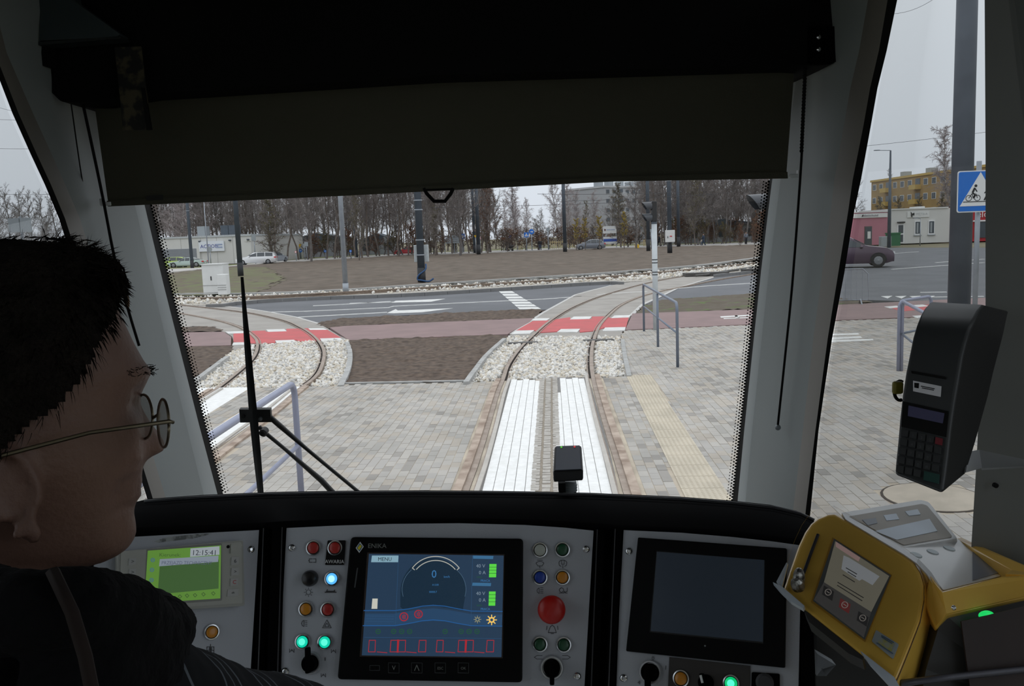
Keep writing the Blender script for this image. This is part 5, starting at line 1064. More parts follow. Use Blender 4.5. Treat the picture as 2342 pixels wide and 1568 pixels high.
RP = [(-60,1822,1830,1853,2000,2044,2064),(0,1815,1822,1845,1985,2030,2052),(116,1800,1808,1830,1965,2010,2028),(201,1790,1797,1818,1945,1990,2007),(286,1779,1786,1806,1930,1975,1992),(412,1760,1766,1785,1908,1950,1969),(482,1751,1757,1776,1900,1940,1954),(625,1733,1740,1758,1880,1917,1931),(774,1716,1724,1742,1860,1893,1903),(984,1693,1702,1720,1836,1865,1872),(1156,1674,1686,1704,1815,1844,1855),(1230,1666,1678,1697,1806,1836,1848)]
pl_right, PR_ = pillar('wall_pillar_right', RP, lambda y: ip(y, [-60, 258, 1230], [1.35, 1.5, 1.80]), [SEAL, PLASL, PLAS, PLASB, SEAL], ['rubber_seal', 'lit_edge', 'panel', 'bevel', 'rubber_seal'])
# dotted print along the edges of the glass
b = MB()
def dot(pl, x, y, r):
    c = pl.hit(x, y, .0075); k = len(b.v); b.v.extend([tuple(c+(pl.u*math.cos(a)+pl.v*math.sin(a))*r) for a in np.linspace(0, 2*PI, 6, endpoint=False)]); b.f.append(tuple(range(k, k+6))); b.m.append(0)
for y in np.arange(470, 1125, 7.0):
    xe = ip(y, [r[0] for r in LP], [r[6] for r in LP])
    for j, rr0 in enumerate((.0034, .0026, .0018)): dot(WS, xe+1+j*6, y+(3.5 if j % 2 else 0), rr0)
for y in np.arange(415, 1145, 7.0):
    xe = ip(y, [r[0] for r in RP], [r[1] for r in RP])
    for j, rr0 in enumerate((.0034, .0026, .0018)): dot(WS, xe-1-j*6, y+(3.5 if j % 2 else 0), rr0)
tag(b.build('printed_dots', SEAL, ws), kind='stuff')
# side windows
SWR = Plane((1855, 1156, 1.79), (2052, 0, 1.42), (2252, 700, 1.30)); SWL = Plane((336, 1143, 1.83), (0, 178, 1.46), (0, 700, 1.35))
sw = ppoly('window_side_right', SWR, [(2060, -120), (2400, -120), (2400, 1700), (1840, 1700), (1850, 1180), (1871, 984), (1931, 625), (1969, 412)], -.006, 0, glass('side_glass', (.83, .84, .835), .12)); tag(sw, kind='structure')  # grey tint of the side panes stands in for lens darkening
sw = ppoly('window_side_left', SWL, [(-40, 60), (28, 258), (103, 423), (152, 547), (283, 970), (336, 1143), (360, 1300), (-500, 1500), (-500, 60)], -.006, 0, glass('side_glass')); tag(sw, kind='structure')
# ---- header, ceiling, walls that enclose the cab
HP = Plane((200, 200, 1.62*K*.93), (1800, 130, 1.60*K*.93), (1000, -100, 1.50*K*.93))
def hex2(name, px, d0, d1, m, parent=None, kind=None, bev=0):
    A = [D(x, y, d0) for x, y in px]; Bq = [D(x, y, d0)+np.array([0, d1-d0, 0]) for x, y in px]; b = MB(); b.prism(A, Bq); o = b.build(name, m, parent)
    bm = bmesh.new(); bm.from_mesh(o.data); bmesh.ops.recalc_face_normals(bm, faces=bm.faces); bm.to_mesh(o.data); bm.free()
    if bev: bevel(o, bev)
    if kind: o['kind'] = kind
    return o
hex2('ceiling_header', rpoly([(104,-260),(104,120),(112,205),(140,233),(212,233),(330,214),(1000,172),(1815,147),(1868,150),(1905,147),(1925,128),(1927,-260)], 8, 3), 1.63, 2.2, CEIL, None, 'structure')
hex2('ceiling_header_left', [(-900,-260),(-900,60),(-60,112),(0,118),(60,142),(108,152),(108,-260)], 1.60, 1.64, CEIL, None, 'structure')
hex2('ceiling_header_right', [(1925,-260),(1925,6),(1978,-12),(2050,-22),(2260,-30),(2700,-30),(2700,-260)], 1.64, 1.68, CEIL, None, 'structure')
cl_ = hex2('ceiling_panel', [(86,-60),(150,-60),(166,0),(275,78),(268,84),(90,93)], 1.585, 1.62, mat('ceiling_grey', (0.055, 0.072, 0.078), .5, var=0), None, 'structure')
hex2('trim_1', [(88,96),(276,82),(277,88),(88,103)], 1.585, 1.62, mat('dark_trim', (0.03, 0.035, 0.036), .4, var=0), None, 'structure')
# small reflective bolts on the header's east end
hd = thing('blind_bracket', D(1872, 150, 1.62), 'black blind cassette end bracket with two bright screws, top of the east pillar', 'bracket')
hex2('plate', rpoly([(1850,60),(1922,60),(1922,135),(1905,145),(1850,145)], 8, 3), 1.622, 1.63, DASH, hd)
for y in (85, 113): b = MB(); b.lathe(D(1872, y, 1.622), (0, -1, 0), [(.004, 0), (.004, .002), (.001, .004)], 12); b.build('screw', CHROME, hd)
def wall(name, x0, x1, y0, y1, z0, z1, m): b = MB(); b.boxr(x0, x1, y0, y1, z0, z1); return tag(b.build(name, m), kind='structure')
WD = mat('wall_dark', (0.10, 0.10, 0.10), .8, var=0)
XL, XR = -1.30, .86
wall('ceiling', XL, XR+.04, .5, 1.75, 2.95, 3.0, CEIL); wall('ceiling_rear', XL, XR+.04, -4.2, .5, 2.95, 3.0, mat('ceiling_light', (0.75, 0.75, 0.74), .8, var=0))
wall('ceiling_front', -.95, .70, 1.72, 2.35, 2.86, 2.95, CEIL)
WL_ = mat('wall_light', (0.75, 0.75, 0.74), .8, var=0)
wall('floor', XL, XR, -4.2, 1.75, .72, .76, mat('floor_grey', (0.42, 0.42, 0.42), .8, var=0))
ZW0, ZW1 = .95, 2.80
for sd, x0, x1, ye in (('left', XL-.04, XL, 1.3), ('right', XR, XR+.04, 1.05)):
    wall('wall_%s_lower' % sd, x0, x1, -4.2, ye, .72, ZW0, WL_); wall('wall_%s_upper' % sd, x0, x1, -4.2, ye, ZW1, 3.0, WL_)
    wall('wall_%s_back' % sd, x0, x1, -4.2, -4.1, ZW0, ZW1, WL_); wall('wall_%s_post' % sd, x0, x1, -2.0, -1.85, ZW0, ZW1, WL_)
wall('wall_right_front', XR, XR+.04, .85, 1.05, ZW0, ZW1, WD)
wall('wall_back', XL, XR, -4.2, -4.15, .72, 3.0, WL_)
for nm, x in (('window_3', XL-.03), ('window_4', XR+.01)):
    b = MB(); b.boxr(x, x+.012, -4.1, .85 if x > 0 else 1.3, ZW0, ZW1); tag(b.build(nm, glass('rear_glass', (.90, .92, .92), .5)), kind='structure')
# outer nose of the tram below the windscreen
b = MB(); rws = []
for z, y in ((.35, 2.55), (.9, 2.62), (1.35, 2.52), (1.50, 2.40)): rws.append([np.array([x, y+yy, z]) for x, yy in ((-1.2, -1.0), (-1.05, -.5), (-.7, -.12), (-.1, 0), (.45, -.12), (.75, -.5), (.86, -1.0))])
b.loft(rws, False, False); b.loft([[p*np.array([1, 1, 1])-np.array([0, .05, 0]) for p in r] for r in rws][::-1], False, False); tag(b.build('wall_tram_nose', mat('nose_white', (0.5, 0.52, 0.54), .4, var=0)), kind='structure')
# ---- blind
PB = Plane((250, 470, 1.75), (1808, 408, 1.75), (1000, 160, 1.71))
bl = thing('roller_blind', PB.hit(1000, 180), 'olive-black roller blind pulled a third of the way down the windscreen', 'blind')
ppoly('fabric', PB, [(212, 205), (1000, 165), (1818, 135), (1798, 398), (1400, 408), (800, 438), (248, 463)], 0, .0015, FAB, bl)
ppoly('bottom_bar', PB, [(247, 459), (800, 434), (1400, 404), (1799, 393), (1800, 408), (1400, 415), (800, 447), (250, 472)], -.004, .006, FAB, bl)
ppoly('care_label', PB, [(338, 447), (376, 445), (376, 457), (338, 459)], .0064, .007, mat('label_dark', (0.03, 0.03, 0.028), .8, var=0), bl)
def dtube(name, pts, r, m, parent, n=8, sm=3):
    b = MB(); P = cr([D(*p) for p in pts], sm) if len(pts) > 2 else [D(*p) for p in pts]
    rr1 = r if not hasattr(r, '__len__') else np.interp(np.linspace(0, 1, len(P)), np.linspace(0, 1, len(r)), r)
    b.tube(P, rr1 if hasattr(rr1, '__len__') else r, n); return b.build(name, m, parent, smooth=True)
b = MB(); b.tube([PB.at(x, y, .004) for x, y in ((970, 430), (976, 442), (993, 460), (1018, 460), (1031, 443), (1037, 430))], .0038, 8); b.build('pull_loop', SEAL, bl)
b = MB(); b.tube([PB.at(x, y, .004) for x, y in ((974, 434), (1034, 432))], .0028, 8); b.build('pull_loop', SEAL, bl)
WCLIP = mat('white_clip', (0.85, 0.87, 0.88), .5, var=0)
for x, y, s in ((245, 466, 1), (1816, 402, -1)):
    b = MB(); c = PB.at(x, y, .004); b.box(c, (.022, .008, .008), (PB.u, PB.v, PB.n)); b.box(c-PB.u*s*.008+PB.v*.004, (.006, .014, .012), (PB.u, PB.v, PB.n)); bevel(b.build('cord_clip', WCLIP, bl), .0015)
dtube('guide_cord', [(161,225,1.66),(183,380,1.70),(203,500,1.74),(216,570,1.76),(232,660,1.78)], .0013, SEAL, bl)
dtube('guide_cord', [(187,225,1.66),(214,350,1.69),(238,466,1.735),(262,590,1.76),(291,700,1.79),(318,790,1.82)], .0030, SEAL, bl)
b = MB(); b.ball(D(292, 688, 1.785), (.004, .004, .014), 8, 6); b.build('cord_toggle', mat('toggle_wood', (0.16, 0.09, 0.04), .6), bl)
dtube('guide_cord', [(1842,140,1.66),(1836,300,1.69),(1830,410,1.73),(1812,650,1.80),(1794,830,1.85),(1779,972,1.90)], .0026, SEAL, bl)
b = MB(); P = [D(ip(y, [150, 350], [1842, 1833]), y, 1.655+.0002*(y-150)) for y in np.arange(150, 350, 7.5)]
for p in P: b.ball(p, .0042, 6, 4)
tag(b.build('beaded_sleeve', SEAL, bl), kind='stuff')
b = MB(); b.ball(D(1779, 977, 1.90), .0065, 12, 8); b.build('cord_end_ball', BACK, bl, smooth=True)
sp_ = thing('camouflage_strap', D(310, 205, 1.60), 'dark mottled strap hanging from the ceiling over the west end of the blind', 'strap')
b = MB(); A = [D(x, y, 1.60) for x, y in ((262,108),(322,106),(333,200),(345,296),(281,298),(272,200))]; b.prism(A, [p+np.array([0, .004, 0]) for p in A]); b.build('webbing', mat('camo', (0.075, 0.062, 0.035), .8, col2=(0.008, 0.008, 0.007), scale=38, thr=(.45, .55)), sp_)
b = MB(); A = [D(x, y, 1.597) for x, y in ((322,200),(330,200),(346,296),(335,297))]; b.prism(A, [p+np.array([0, .006, 0]) for p in A]); b.build('edge_binding', SEAL, sp_)
# ---- console
PC = Plane((658, 1207, 1.335*K), (1358, 1212, 1.32*K), (1000, 1568, 1.28*K))
PLF = Plane((590, 1212, 1.345*K), (270, 1225, 1.24*K), (450, 1568, 1.25*K))
PRT = Plane((1428, 1212, 1.31*K), (1840, 1243, 1.20*K), (1600, 1568, 1.195*K))
con = thing('control_console', D(1000, 1300, 1.4*K)*np.array([1, 1, 0])+[0, 0, .76], 'curved black driving console with three grey switch panels', 'console')
cols = [(-150,1300,1290,1290,'L'),(60,1225,1250,1235,'L'),(215,1172,1229,1210,'L'),(330,1145,1222,1205,'L'),(450,1136,1217,1200,'L'),(560,1131,1212,1196,'L'),(610,1129,1210,1194,'L'),(650,1128,1207,1191,'C'),(780,1126,1201,1186,'C'),(950,1125,1197,1184,'C'),(1100,1126,1197,1184,'C'),(1240,1128,1202,1188,'C'),(1360,1131,1211,1195,'C'),(1400,1133,1212,1198,'C'),(1430,1134,1212,1200,'R'),(1560,1140,1218,1205,'R'),(1680,1149,1228,1213,'R'),(1770,1159,1238,1224,'R'),(1830,1173,1246,1232,'R'),(1862,1188,1252,1240,'R')]
rows = [[] for _ in range(8)]
for x, yr, yp, ym, w in cols:
    pl = {'L': PLF, 'C': PC, 'R': PRT}[w]; lean = 0 if x > 1800 else -.05
    pt = pl.at(x, yp, .002); dp = proj(pt)[2]; e = max(0, abs(x-1000)-300)/850
    dr = dp+.22-.06*e
    rd = D(x, yr, dr)
    rows[0].append(rd+np.array([0, .40, -.19])); rows[1].append(rd+np.array([0, .16, -.06])); rows[2].append(rd+np.array([0, .02, -.002])); rows[3].append(rd+np.array([0, -.012, -.004])); rows[4].append(D(x, yr+12, dr-.05))
    rows[5].append(D(x, ym, dp+.010)); rows[6].append(pt); rows[7].append(pl.at(x+lean*450, yp+450, .002))
b = MB(); b.loft(rows, False, False); back = [[p+np.array([0, .03, -.03]) for p in r] for r in rows]
b.loft([back[7], [p+np.array([0,.5,0]) for p in back[7]], back[0]], False, False); b.loft([rows[0], back[0]], False, False); b.loft([rows[7], back[7]], False, False)
cb_ = b.build('desk_body', [DASH], con); autosmooth(cb_, .7)
b = MB(); b.tube([D(x, yr+1.5, proj(np.array(r))[2]-.008) for (x, yr, *_), r in zip(cols[3:], rows[3][3:])], .0035, 6); b.build('edge_trim', DASHR, con, smooth=True)
# grey panels
pC = [(658,1207),(780,1201),(900,1197.5),(1050,1196),(1200,1200),(1290,1206),(1357,1213),(1346,1400),(1332,1640),(638,1640),(648,1400)]
pL = [(225,1232),(400,1222),(590,1212),(582,1350),(564,1640),(150,1640)]
pR = [(1429,1213),(1560,1219),(1680,1229),(1770,1239),(1833,1248),(1831,1400),(1826,1640),(1410,1640),(1419,1400)]
ppoly('switch_panel', PC, pC, .002, .007, PANEL, con); ppoly('switch_panel', PLF, pL, .002, .007, PANEL, con); ppoly('switch_panel', PRT, pR, .002, .007, PANEL, con)
def dv(pl, px, h, m=DASH, name='divider'): ppoly(name, pl, px, .002, h, m, con)
dv(PLF, [(593,1208),(612,1207),(597,1640),(574,1640)], .012); dv(PC, [(628,1206),(654,1205),(643,1640),(612,1640)], .012); dv(PC, [(1361,1210),(1382,1211),(1366,1640),(1340,1640)], .012); dv(PRT, [(1408,1211),(1425,1211),(1407,1640),(1388,1640)], .012); dv(PRT, [(1836,1246),(1856,1249),(1868,1640),(1832,1640)], .012)
for pl, q in ((PLF, [(597,1208),(599,1208),(583,1640),(580,1640)]), (PC, [(649,1205),(651,1205),(638,1640),(635,1640)]), (PC, [(1364,1210),(1366,1210),(1350,1640),(1347,1640)]), (PRT, [(1411,1211),(1413,1211),(1396,1640),(1393,1640)])): ppoly('divider_highlight', pl, q, .012, .0128, DASHR, con)  # thin paler strips draw the highlight along each divider
INK = mat('print_ink', (0.055, 0.055, 0.06), .7, var=0)
def screw(pl, x, y):
    b = MB(); b.lathe(pl.at(x, y, .007), pl.n, [(.0062, 0), (.0062, .0012), (.0045, .0028), (.0028, .0034), (.0026, .0012)], 14); s = b.build('screw', CHROME, con, smooth=False)
for pl, x, y in ((PLF,572,1256),(PC,670,1252),(PC,1340,1255),(PC,1320,1544),(PC,655,1533),(PRT,1441,1261),(PRT,1429,1550)): screw(pl, x, y)
def ccol(name, c, e=None, s=1.0): return mat(name, c, .35, var=0, emit=e, es=s, spec=.5, coat=.3)
BC = dict(red=ccol('cap_red', (0.42, 0.025, 0.02)), green=ccol('cap_green', (0.006, 0.07, 0.028)), blue=ccol('cap_blue', (0.01, 0.05, 0.38)), orange=ccol('cap_orange', (0.62, 0.24, 0.012)), white=ccol('cap_white', (0.50, 0.53, 0.48)),
          litblue=ccol('cap_lit_blue', (0.1, 0.3, 0.6), (0.10, 0.50, 1.0), .95), litgreen=ccol('cap_lit_green', (0.02, 0.4, 0.3), (0.0, .62, .40), .9), litg2=ccol('cap_lit_green2', (0.02, 0.4, 0.2), (0.0, .55, .16), .9))
RIMR = mat('cap_rim', (0.006, 0.006, 0.006), .5, var=0); WSOFT = {}
def button(pl, x, y, col, r=18, lab=None):
    k = proj(pl.hit(x, y))[2]/FPX; c = pl.at(x, y, .007)
    b = MB(); R = r*k; b.lathe(c, pl.n, [(R, 0), (R, .002), (R*.93, .0045), (R*.80, .0048), (R*.77, .002)], 28); z = b.build('push_button', CHROME, con); autosmooth(z, .9)
    if lab: z['label'] = lab
    b = MB(); b.lathe(c, pl.n, [(R*.79, .001), (R*.79, .0035), (R*.74, .0040)], 24); b.build('collar', RIMR, z)
    b = MB(); b.lathe(c, pl.n, [(R*.70, .003), (R*.70, .0052), (R*.6, .0062), (R*.3, .0068)], 24); b.build('cap', BC[col], z, smooth=True)
    if col.startswith('lit'):
        b = MB(); b.lathe(c, pl.n, [(R*.42, .0066), (R*.40, .0071)], 20); b.build('glow_spot', ccol('glow_'+col, (.5, .8, .9), (0.45, .95, 1.0) if col == 'litblue' else (.05, .92, .62), 1.0), z)
for x, y, c, lb in ((720,1252,'red','red round push button'),(769,1252,'red','red push button on a black plate marked AWARIA'),(762,1322,'litblue','glowing blue push button'),(703,1391,'orange','orange push button above the headlamp symbol'),(753,1392,'red','red push button above the warning triangle'),(695,1465,'litgreen','glowing green push button'),(746,1466,'litgreen','glowing green push button'),
                    (1235,1257,'white','pale grey-white push button'),(1286,1256,'green','dark green push button'),(1235,1319,'blue','dark blue push button'),(1286,1319,'orange','orange push button'),(1235,1471,'green','dark green push button'),(1289,1472,'green','dark green push button')): 
    if (x, y) == (769, 1252): ppoly('button_plate', PC, rpoly([(752,1235),(793,1235),(789,1291),(746,1291)], 3), .007, .009, SEAL, con); text('AWARIA', PC.at(768, 1287, .0095), PC.u if PC.u[0] > 0 else -PC.u, PC.v if PC.v[2] > 0 else -PC.v, .0088, SWH, con, ax='CENTER')
    button(PC, x, y, c, 18, lb)
button(PLF, 481, 1444, 'orange', 18, 'orange push button above the door symbol'); button(PLF, 417, 1449, 'green', 17, 'dark green push button half hidden by the driver'); button(PRT, 1561, 1551, 'orange', 20, 'orange push button on the dark plate'); button(PRT, 1675, 1562, 'litg2', 20, 'glowing green push button')
button(PRT, 1950, 1700, 'green', 12) if False else None
# dark plate at the foot of the east panel
ppoly('switch_plate', PRT, [(1534,1502),(1718,1522),(1716,1640),(1528,1640)], .007, .009, mat('plate_brown', (0.045, 0.040, 0.038), .7, var=0), con)
ppoly('switch_plate', PRT, rpoly([(1722,1536),(1785,1540),(1785,1640),(1720,1640)], 4), .007, .012, DASH, con)
b = MB(); b.lathe(PRT.at(1752, 1560, .012), PRT.n, [(.014, 0), (.014, .002), (.010, .003), (.003, .003)], 16); b.build('key_switch', DASHR, con)
# rocker knob with a white pointer
def knob(pl, x, y, r, ang, rim=True, pointer=None, lab='rotary switch with a black pointer handle', bar=1.45):
    k = proj(pl.hit(x, y))[2]/FPX; c = pl.at(x, y, .007); R = r*k; b = MB()
    if rim: b.lathe(c, pl.n, [(R, 0), (R, .004), (R*.92, .008), (R*.80, .008), (R*.76, .003)], 30); z = autosmooth(b.build('rotary_switch', mat('switch_rim', (0.62, 0.63, 0.65), .3, .8, var=0), con), .8)
    else: b.lathe(c, pl.n, [(R*.8, 0), (R*.8, .004)], 24); z = b.build('rotary_switch', DASH, con)
    z['label'] = lab
    b = MB(); b.lathe(c, pl.n, [(R*.72, .003), (R*.68, .016), (R*.60, .020)], 24); b.build('hub', DASH, z, smooth=False)
    d = nrm(pl.hit(x+math.sin(ang)*10, y-math.cos(ang)*10)-pl.hit(x, y)); s = np.cross(d, pl.n)
    b = MB(); b.box(c+pl.n*.021+d*R*(bar-.7)/2*1.0, (R*.38, R*(bar+.7), .016), (s, d, pl.n)); bevel(b.build('handle', DASH, z), .002)
    if pointer: b = MB(); b.box(c+pl.n*.030+d*R*.35, (R*.22, R*.75, .003), (s, d, pl.n)); b.build('pointer', SWH, z)
knob(PC, 714, 1514, 25, -.02, bar=1.5); knob(PC, 1262, 1524, 27, PI, bar=1.2); knob(PRT, 1492, 1537, 27, PI, bar=1.2); knob(PRT, 1618, 1560, 22, -.25, False, True, 'black rotary switch with a white pointer', bar=.9)
b = MB(); c = PC.at(713, 1321, .007); kk = proj(c)[2]/FPX; b.lathe(c, PC.n, [(18*kk, 0), (18*kk, .010), (15*kk, .016), (8*kk, .018)], 24); z = autosmooth(b.build('dimmer_knob', mat('knob_gloss', (0.01, 0.01, 0.011), .25, var=0), con), .8); z['label'] = 'glossy black round dimmer knob'
b = MB(); c = PC.at(1261, 1390, .007); b.lathe(c, PC.n, [(22*kk, 0), (22*kk, .008), (30*kk, .016), (31*kk, .024), (27*kk, .030), (14*kk, .0335), (2*kk, .034)], 32); z = autosmooth(b.build('emergency_button', mat('mushroom_red', (0.50, 0.012, 0.008), .4, var=0, coat=.2), con), .9); z['label'] = 'large red mushroom emergency button'
# printed symbols
def ink(pl, lines, w=1.5, m=INK, parent=None, off=.0076, name='symbol'):
    b = MB(); k = proj(pl.hit(*lines[0][0]))[2]/FPX
    for ln in lines:
        for p, q in zip(ln[:-1], ln[1:]):
            a, c = pl.at(*p, off), pl.at(*q, off); d = c-a; L_ = np.linalg.norm(d)
            if L_ < 1e-6: continue
            s = np.cross(d/L_, pl.n)*w*k/2; e = d/L_*w*k*.4; b.add([a-s-e, c-s+e, c+s+e, a+s-e], [(0, 1, 2, 3)])
    return b.build(name, m, parent or con)
def arc(cx, cy, r, a0, a1, n=10, ry=None): return [(cx+r*math.cos(math.radians(a0+(a1-a0)*i/n)), cy+(ry or r)*math.sin(math.radians(a0+(a1-a0)*i/n))) for i in range(n+1)]
ink(PC, [[(717,1277),(710,1277),(710,1285),(717,1285)], [(719,1277),(725,1277),(725,1285),(719,1285)], [(708,1281),(710,1281)]])
ink(PC, [arc(708,1353,5.5,0,360)]+[[(708+7.5*math.cos(a), 1353+7.5*math.sin(a)), (708+10*math.cos(a), 1353+10*math.sin(a))] for a in np.arange(0, 6.2, PI/4)], 1.1)
ink(PC, [[(746,1353),(771,1353)], [(749,1351),(768,1351)]], 2.5); ink(PC, [[(750,1350),(751,1347)], [(766,1350),(768,1348)]], 2)
ink(PC, [[(698,1417),(694,1419),(692,1424),(694,1429),(698,1431),(698,1417)], [(701,1418),(705,1418)], [(701,1422),(705,1422)], [(701,1426),(705,1426)], [(701,1430),(705,1430)]], 1.2)
ink(PC, [[(750,1416),(740,1434),(760,1434),(750,1416)], [(750,1423),(745,1431),(755,1431),(750,1423)]], 1.3)
for x, y in ((670,1486),(765,1487),(742,1542)): ink(PC, [[(x-5,y-4),(x-5,y+4),(x,y-3),(x+5,y+4),(x+5,y-4)], [(x-2,y),(x+2,y)]], 1.0)
ink(PC, [[(746,1502),(746,1508)]], 2)
ink(PC, [arc(1235,1288,9,190,350,8,5), [(1226,1287),(1230,1293),(1234,1293),(1235,1298)], [(1244,1287),(1240,1293),(1234,1293)], [(1229,1280),(1241,1280)]], 1.2)
ink(PC, [arc(1287,1286,9,180,360,8,6), [(1278,1286),(1279,1292),(1283,1294)], [(1296,1286),(1295,1292),(1291,1294)], [(1284,1280),(1284,1289),(1290,1289),(1290,1280)], [(1287,1291),(1287,1298)]], 1.2)
ink(PC, [[(1233,1343),(1229,1346),(1228,1349),(1229,1353),(1233,1356),(1233,1343)], [(1236,1343),(1242,1343)], [(1236,1347),(1242,1347)], [(1236,1351),(1242,1351)], [(1236,1355),(1242,1355)]], 1.2)
ink(PC, [arc(1284,1348,5,0,360), [(1279,1355),(1289,1355),(1291,1351),(1293,1355),(1297,1355)], [(1297,1343),(1297,1351),(1292,1353)]], 1.3)
ink(PC, [[(1254,1445),(1256,1438),(1259,1431),(1263,1428),(1267,1431),(1270,1438),(1272,1445),(1254,1445)], [(1260,1447),(1266,1447)], [(1251,1430),(1250,1438)], [(1275,1430),(1276,1438)]], 1.4)
ink(PC, [[(1240,1497),(1228,1497),(1222,1501),(1228,1505),(1240,1505)], [(1286,1497),(1298,1497),(1304,1501),(1298,1505),(1286,1505)]], 1.1)
ink(PLF, [[(471,1478),(471,1494),(477,1495),(477,1478),(471,1478)], [(481,1478),(481,1495),(487,1495),(487,1478),(481,1478)], [(471,1486),(477,1486)], [(481,1486),(487,1486)], [(479,1472),(479,1497)], [(475,1483),(483,1483)]], 1.5)
for x, y, s in ((1496,1505,'0'), (1525,1526,'1'), (1464,1560,'4')): text(s, PRT.at(x-3, y+4, .0076), PRT.u if PRT.u[0] > 0 else -PRT.u, PRT.v if PRT.v[2] > 0 else -PRT.v, .009, INK, con)
# ---- multifunction display
def up_(pl, x, y):
    u = nrm(pl.hit(x+10, y)-pl.hit(x, y)); return u, nrm(np.cross(pl.n, u))
md = thing('multifunction_display', PC.at(990, 1400), 'black framed colour display with speed dial and menu in the middle panel', 'display')
BEZ = mat('bezel_black', (0.003, 0.003, 0.0035), .5, var=0, spec=.1)
bevel(ppoly('bezel', PC, rpoly([(807,1227),(1197,1231),(1195,1556),(777,1549)], 10, 4), .007, .020, BEZ, md), .003)
ppoly('inner_rim', PC, [(845,1262),(1155,1266),(1151,1501),(828,1497)], .020, .0206, mat('rim_brown', (0.035, 0.022, 0.018), .5, var=0), md)
def em(name, c, s=1.0, base=None): return mat('em_'+name, base or tuple(x*.3 for x in c), .25, var=0, emit=c, es=s, spec=.4)
SCB = em('screen_blue', (0.019, 0.040, 0.075)); ppoly('screen', PC, [(849,1265),(1153,1269),(1148,1498),(833,1494)], .0206, .0212, SCB, md)
o5 = .0215
ppoly('screen_area', PC, arc(994,1352,74,180,360,20,78)+[(1062,1385),(1062,1393),(994,1382),(926,1390),(920,1385)], o5-.0002, o5, em('dial_back', (0.010, 0.024, 0.043)), md)
ppoly('screen_area', PC, [(841,1400),(905,1400),(960,1391),(994,1388),(1030,1392),(1080,1401),(1150,1402),(1149,1426),(1080,1426),(1030,1418),(994,1416),(960,1418),(910,1427),(838,1427)], o5-.0002, o5+.0001, em('band', (0.021, 0.055, 0.115)), md)
ppoly('menu_field', PC, [(856,1269),(916,1269),(915,1284),(854,1284)], o5, o5+.0003, em('menu', (0.20, 0.34, 0.42)), md)
u, v = up_(PC, 990, 1380); kC = proj(PC.hit(990, 1380))[2]/FPX
def st(s, x, y, h, m, ax='LEFT', pl=PC, par=md, off=.0221, sx=1.0):
    uu, vv = up_(pl, x, y); kk_ = proj(pl.hit(x, y))[2]/FPX; return text(s, pl.at(x, y, off), uu, vv, h*kk_*1.35, m, par, ax=ax, sx=sx, off=0)
eink = em('ink', (0.012, 0.02, 0.03)); ewh = em('white', (0.40, 0.40, 0.36)); ebl = em('blue', (0.04, 0.16, 0.36)); egr = em('green', (0.10, .62, .06)); ers = em('red', (0.34, 0.022, 0.032)); eyl = em('yellow', (0.80, 0.52, 0.12)); edg = em('dkgreen', (0.018, 0.085, 0.032)); elt = em('light', (0.18, 0.24, 0.30))
st('MENU', 885, 1281, 8.5, eink, 'CENTER'); st('0', 996, 1319, 18, ebl, 'CENTER'); st('km/h', 1018, 1319, 5, ebl); st('A 0.00', 992, 1337, 4.5, ebl, sx=.9); st('00000.7', 985, 1353, 4.5, ebl, sx=.9)
for dy in (0, 62):
    st('40 V', 1091, 1296+dy, 8, elt); st('0 A', 1097, 1311+dy, 8, elt); st('auto', 1092, 1319+dy*1.03, 5, edg); st('PRACA', 1101, 1328+dy*1.03, 5, ebl)
ppoly('bar_gauge', PC, [(1121,1288),(1137,1288),(1136,1318),(1120,1318)], o5, o5+.0003, egr, md); ppoly('bar_gauge', PC, [(1120,1350),(1135,1350),(1134,1382),(1119,1382)], o5, o5+.0003, egr, md)
for y in (1295, 1302, 1309, 1357, 1365, 1373): ink(PC, [[(1119,y),(1137,y)]], .8, eink, md, o5+.0005, 'tick')
ppoly('white_block', PC, [(857,1366),(869,1366),(868,1389),(855,1389)], o5, o5+.0003, em('block', (0.50, 0.50, 0.44)), md)
ppoly('tab', PC, [(1084,1269),(1130,1270),(1129,1277),(1084,1276)], o5, o5+.0003, em('tab', (0.04, 0.13, 0.25)), md); ppoly('tab', PC, [(1083,1330),(1125,1331),(1124,1338),(1082,1337)], o5, o5+.0003, em('tab'  , (0.04, 0.13, 0.25)), md)
ink(PC, [arc(1000,1336,66,-142,-38,22,65), arc(1000,1336,57,-140,-40,20,56), [(947,1297),(952,1301)], [(1053,1297),(1048,1301)]], 1.8, ewh, md, o5+.0003, 'dial')
ink(PC, [arc(996,1345,72,165,225,10,62), arc(996,1345,72,-45,15,10,62)], 1.0, em('dialthin', (0.06, 0.11, 0.17)), md, o5+.0003, 'dial')
ink(PC, [[(838,1393),(908,1393),(940,1389),(970,1383),(994,1381),(1020,1383),(1050,1389),(1080,1394),(1150,1395)], [(836,1427),(908,1427),(940,1422),(970,1416),(994,1414),(1020,1416),(1050,1422),(1080,1427),(1149,1428)]], 1.8, em('river', (0.018, 0.09, 0.26)), md, o5+.0003, 'band_line')
ink(PC, [[(916,1269),(909,1426)], [(1083,1269),(1079,1428)], [(843,1405),(905,1406)], [(843,1411),(905,1412)], [(842,1417),(905,1418)], [(839,1453),(1148,1456)]], .8, em('grid', (0.025, 0.07, 0.15)), md, o5+.0003, 'grid_line')
for cx, cy_, r in ((928,1407,9), (961,1401,8.5)):
    ink(PC, [arc(cx, cy_, r, 0, 360, 16)], 2.2, ers, md, o5+.0003, 'warning_ring'); ink(PC, [[(cx,cy_-5),(cx,cy_+5)], [(cx+3,cy_-4),(cx+3,cy_+4)], [(cx-3,cy_-3),(cx-3,cy_+3)]], 1.6, ers, md, o5+.0003, 'warning_ring')
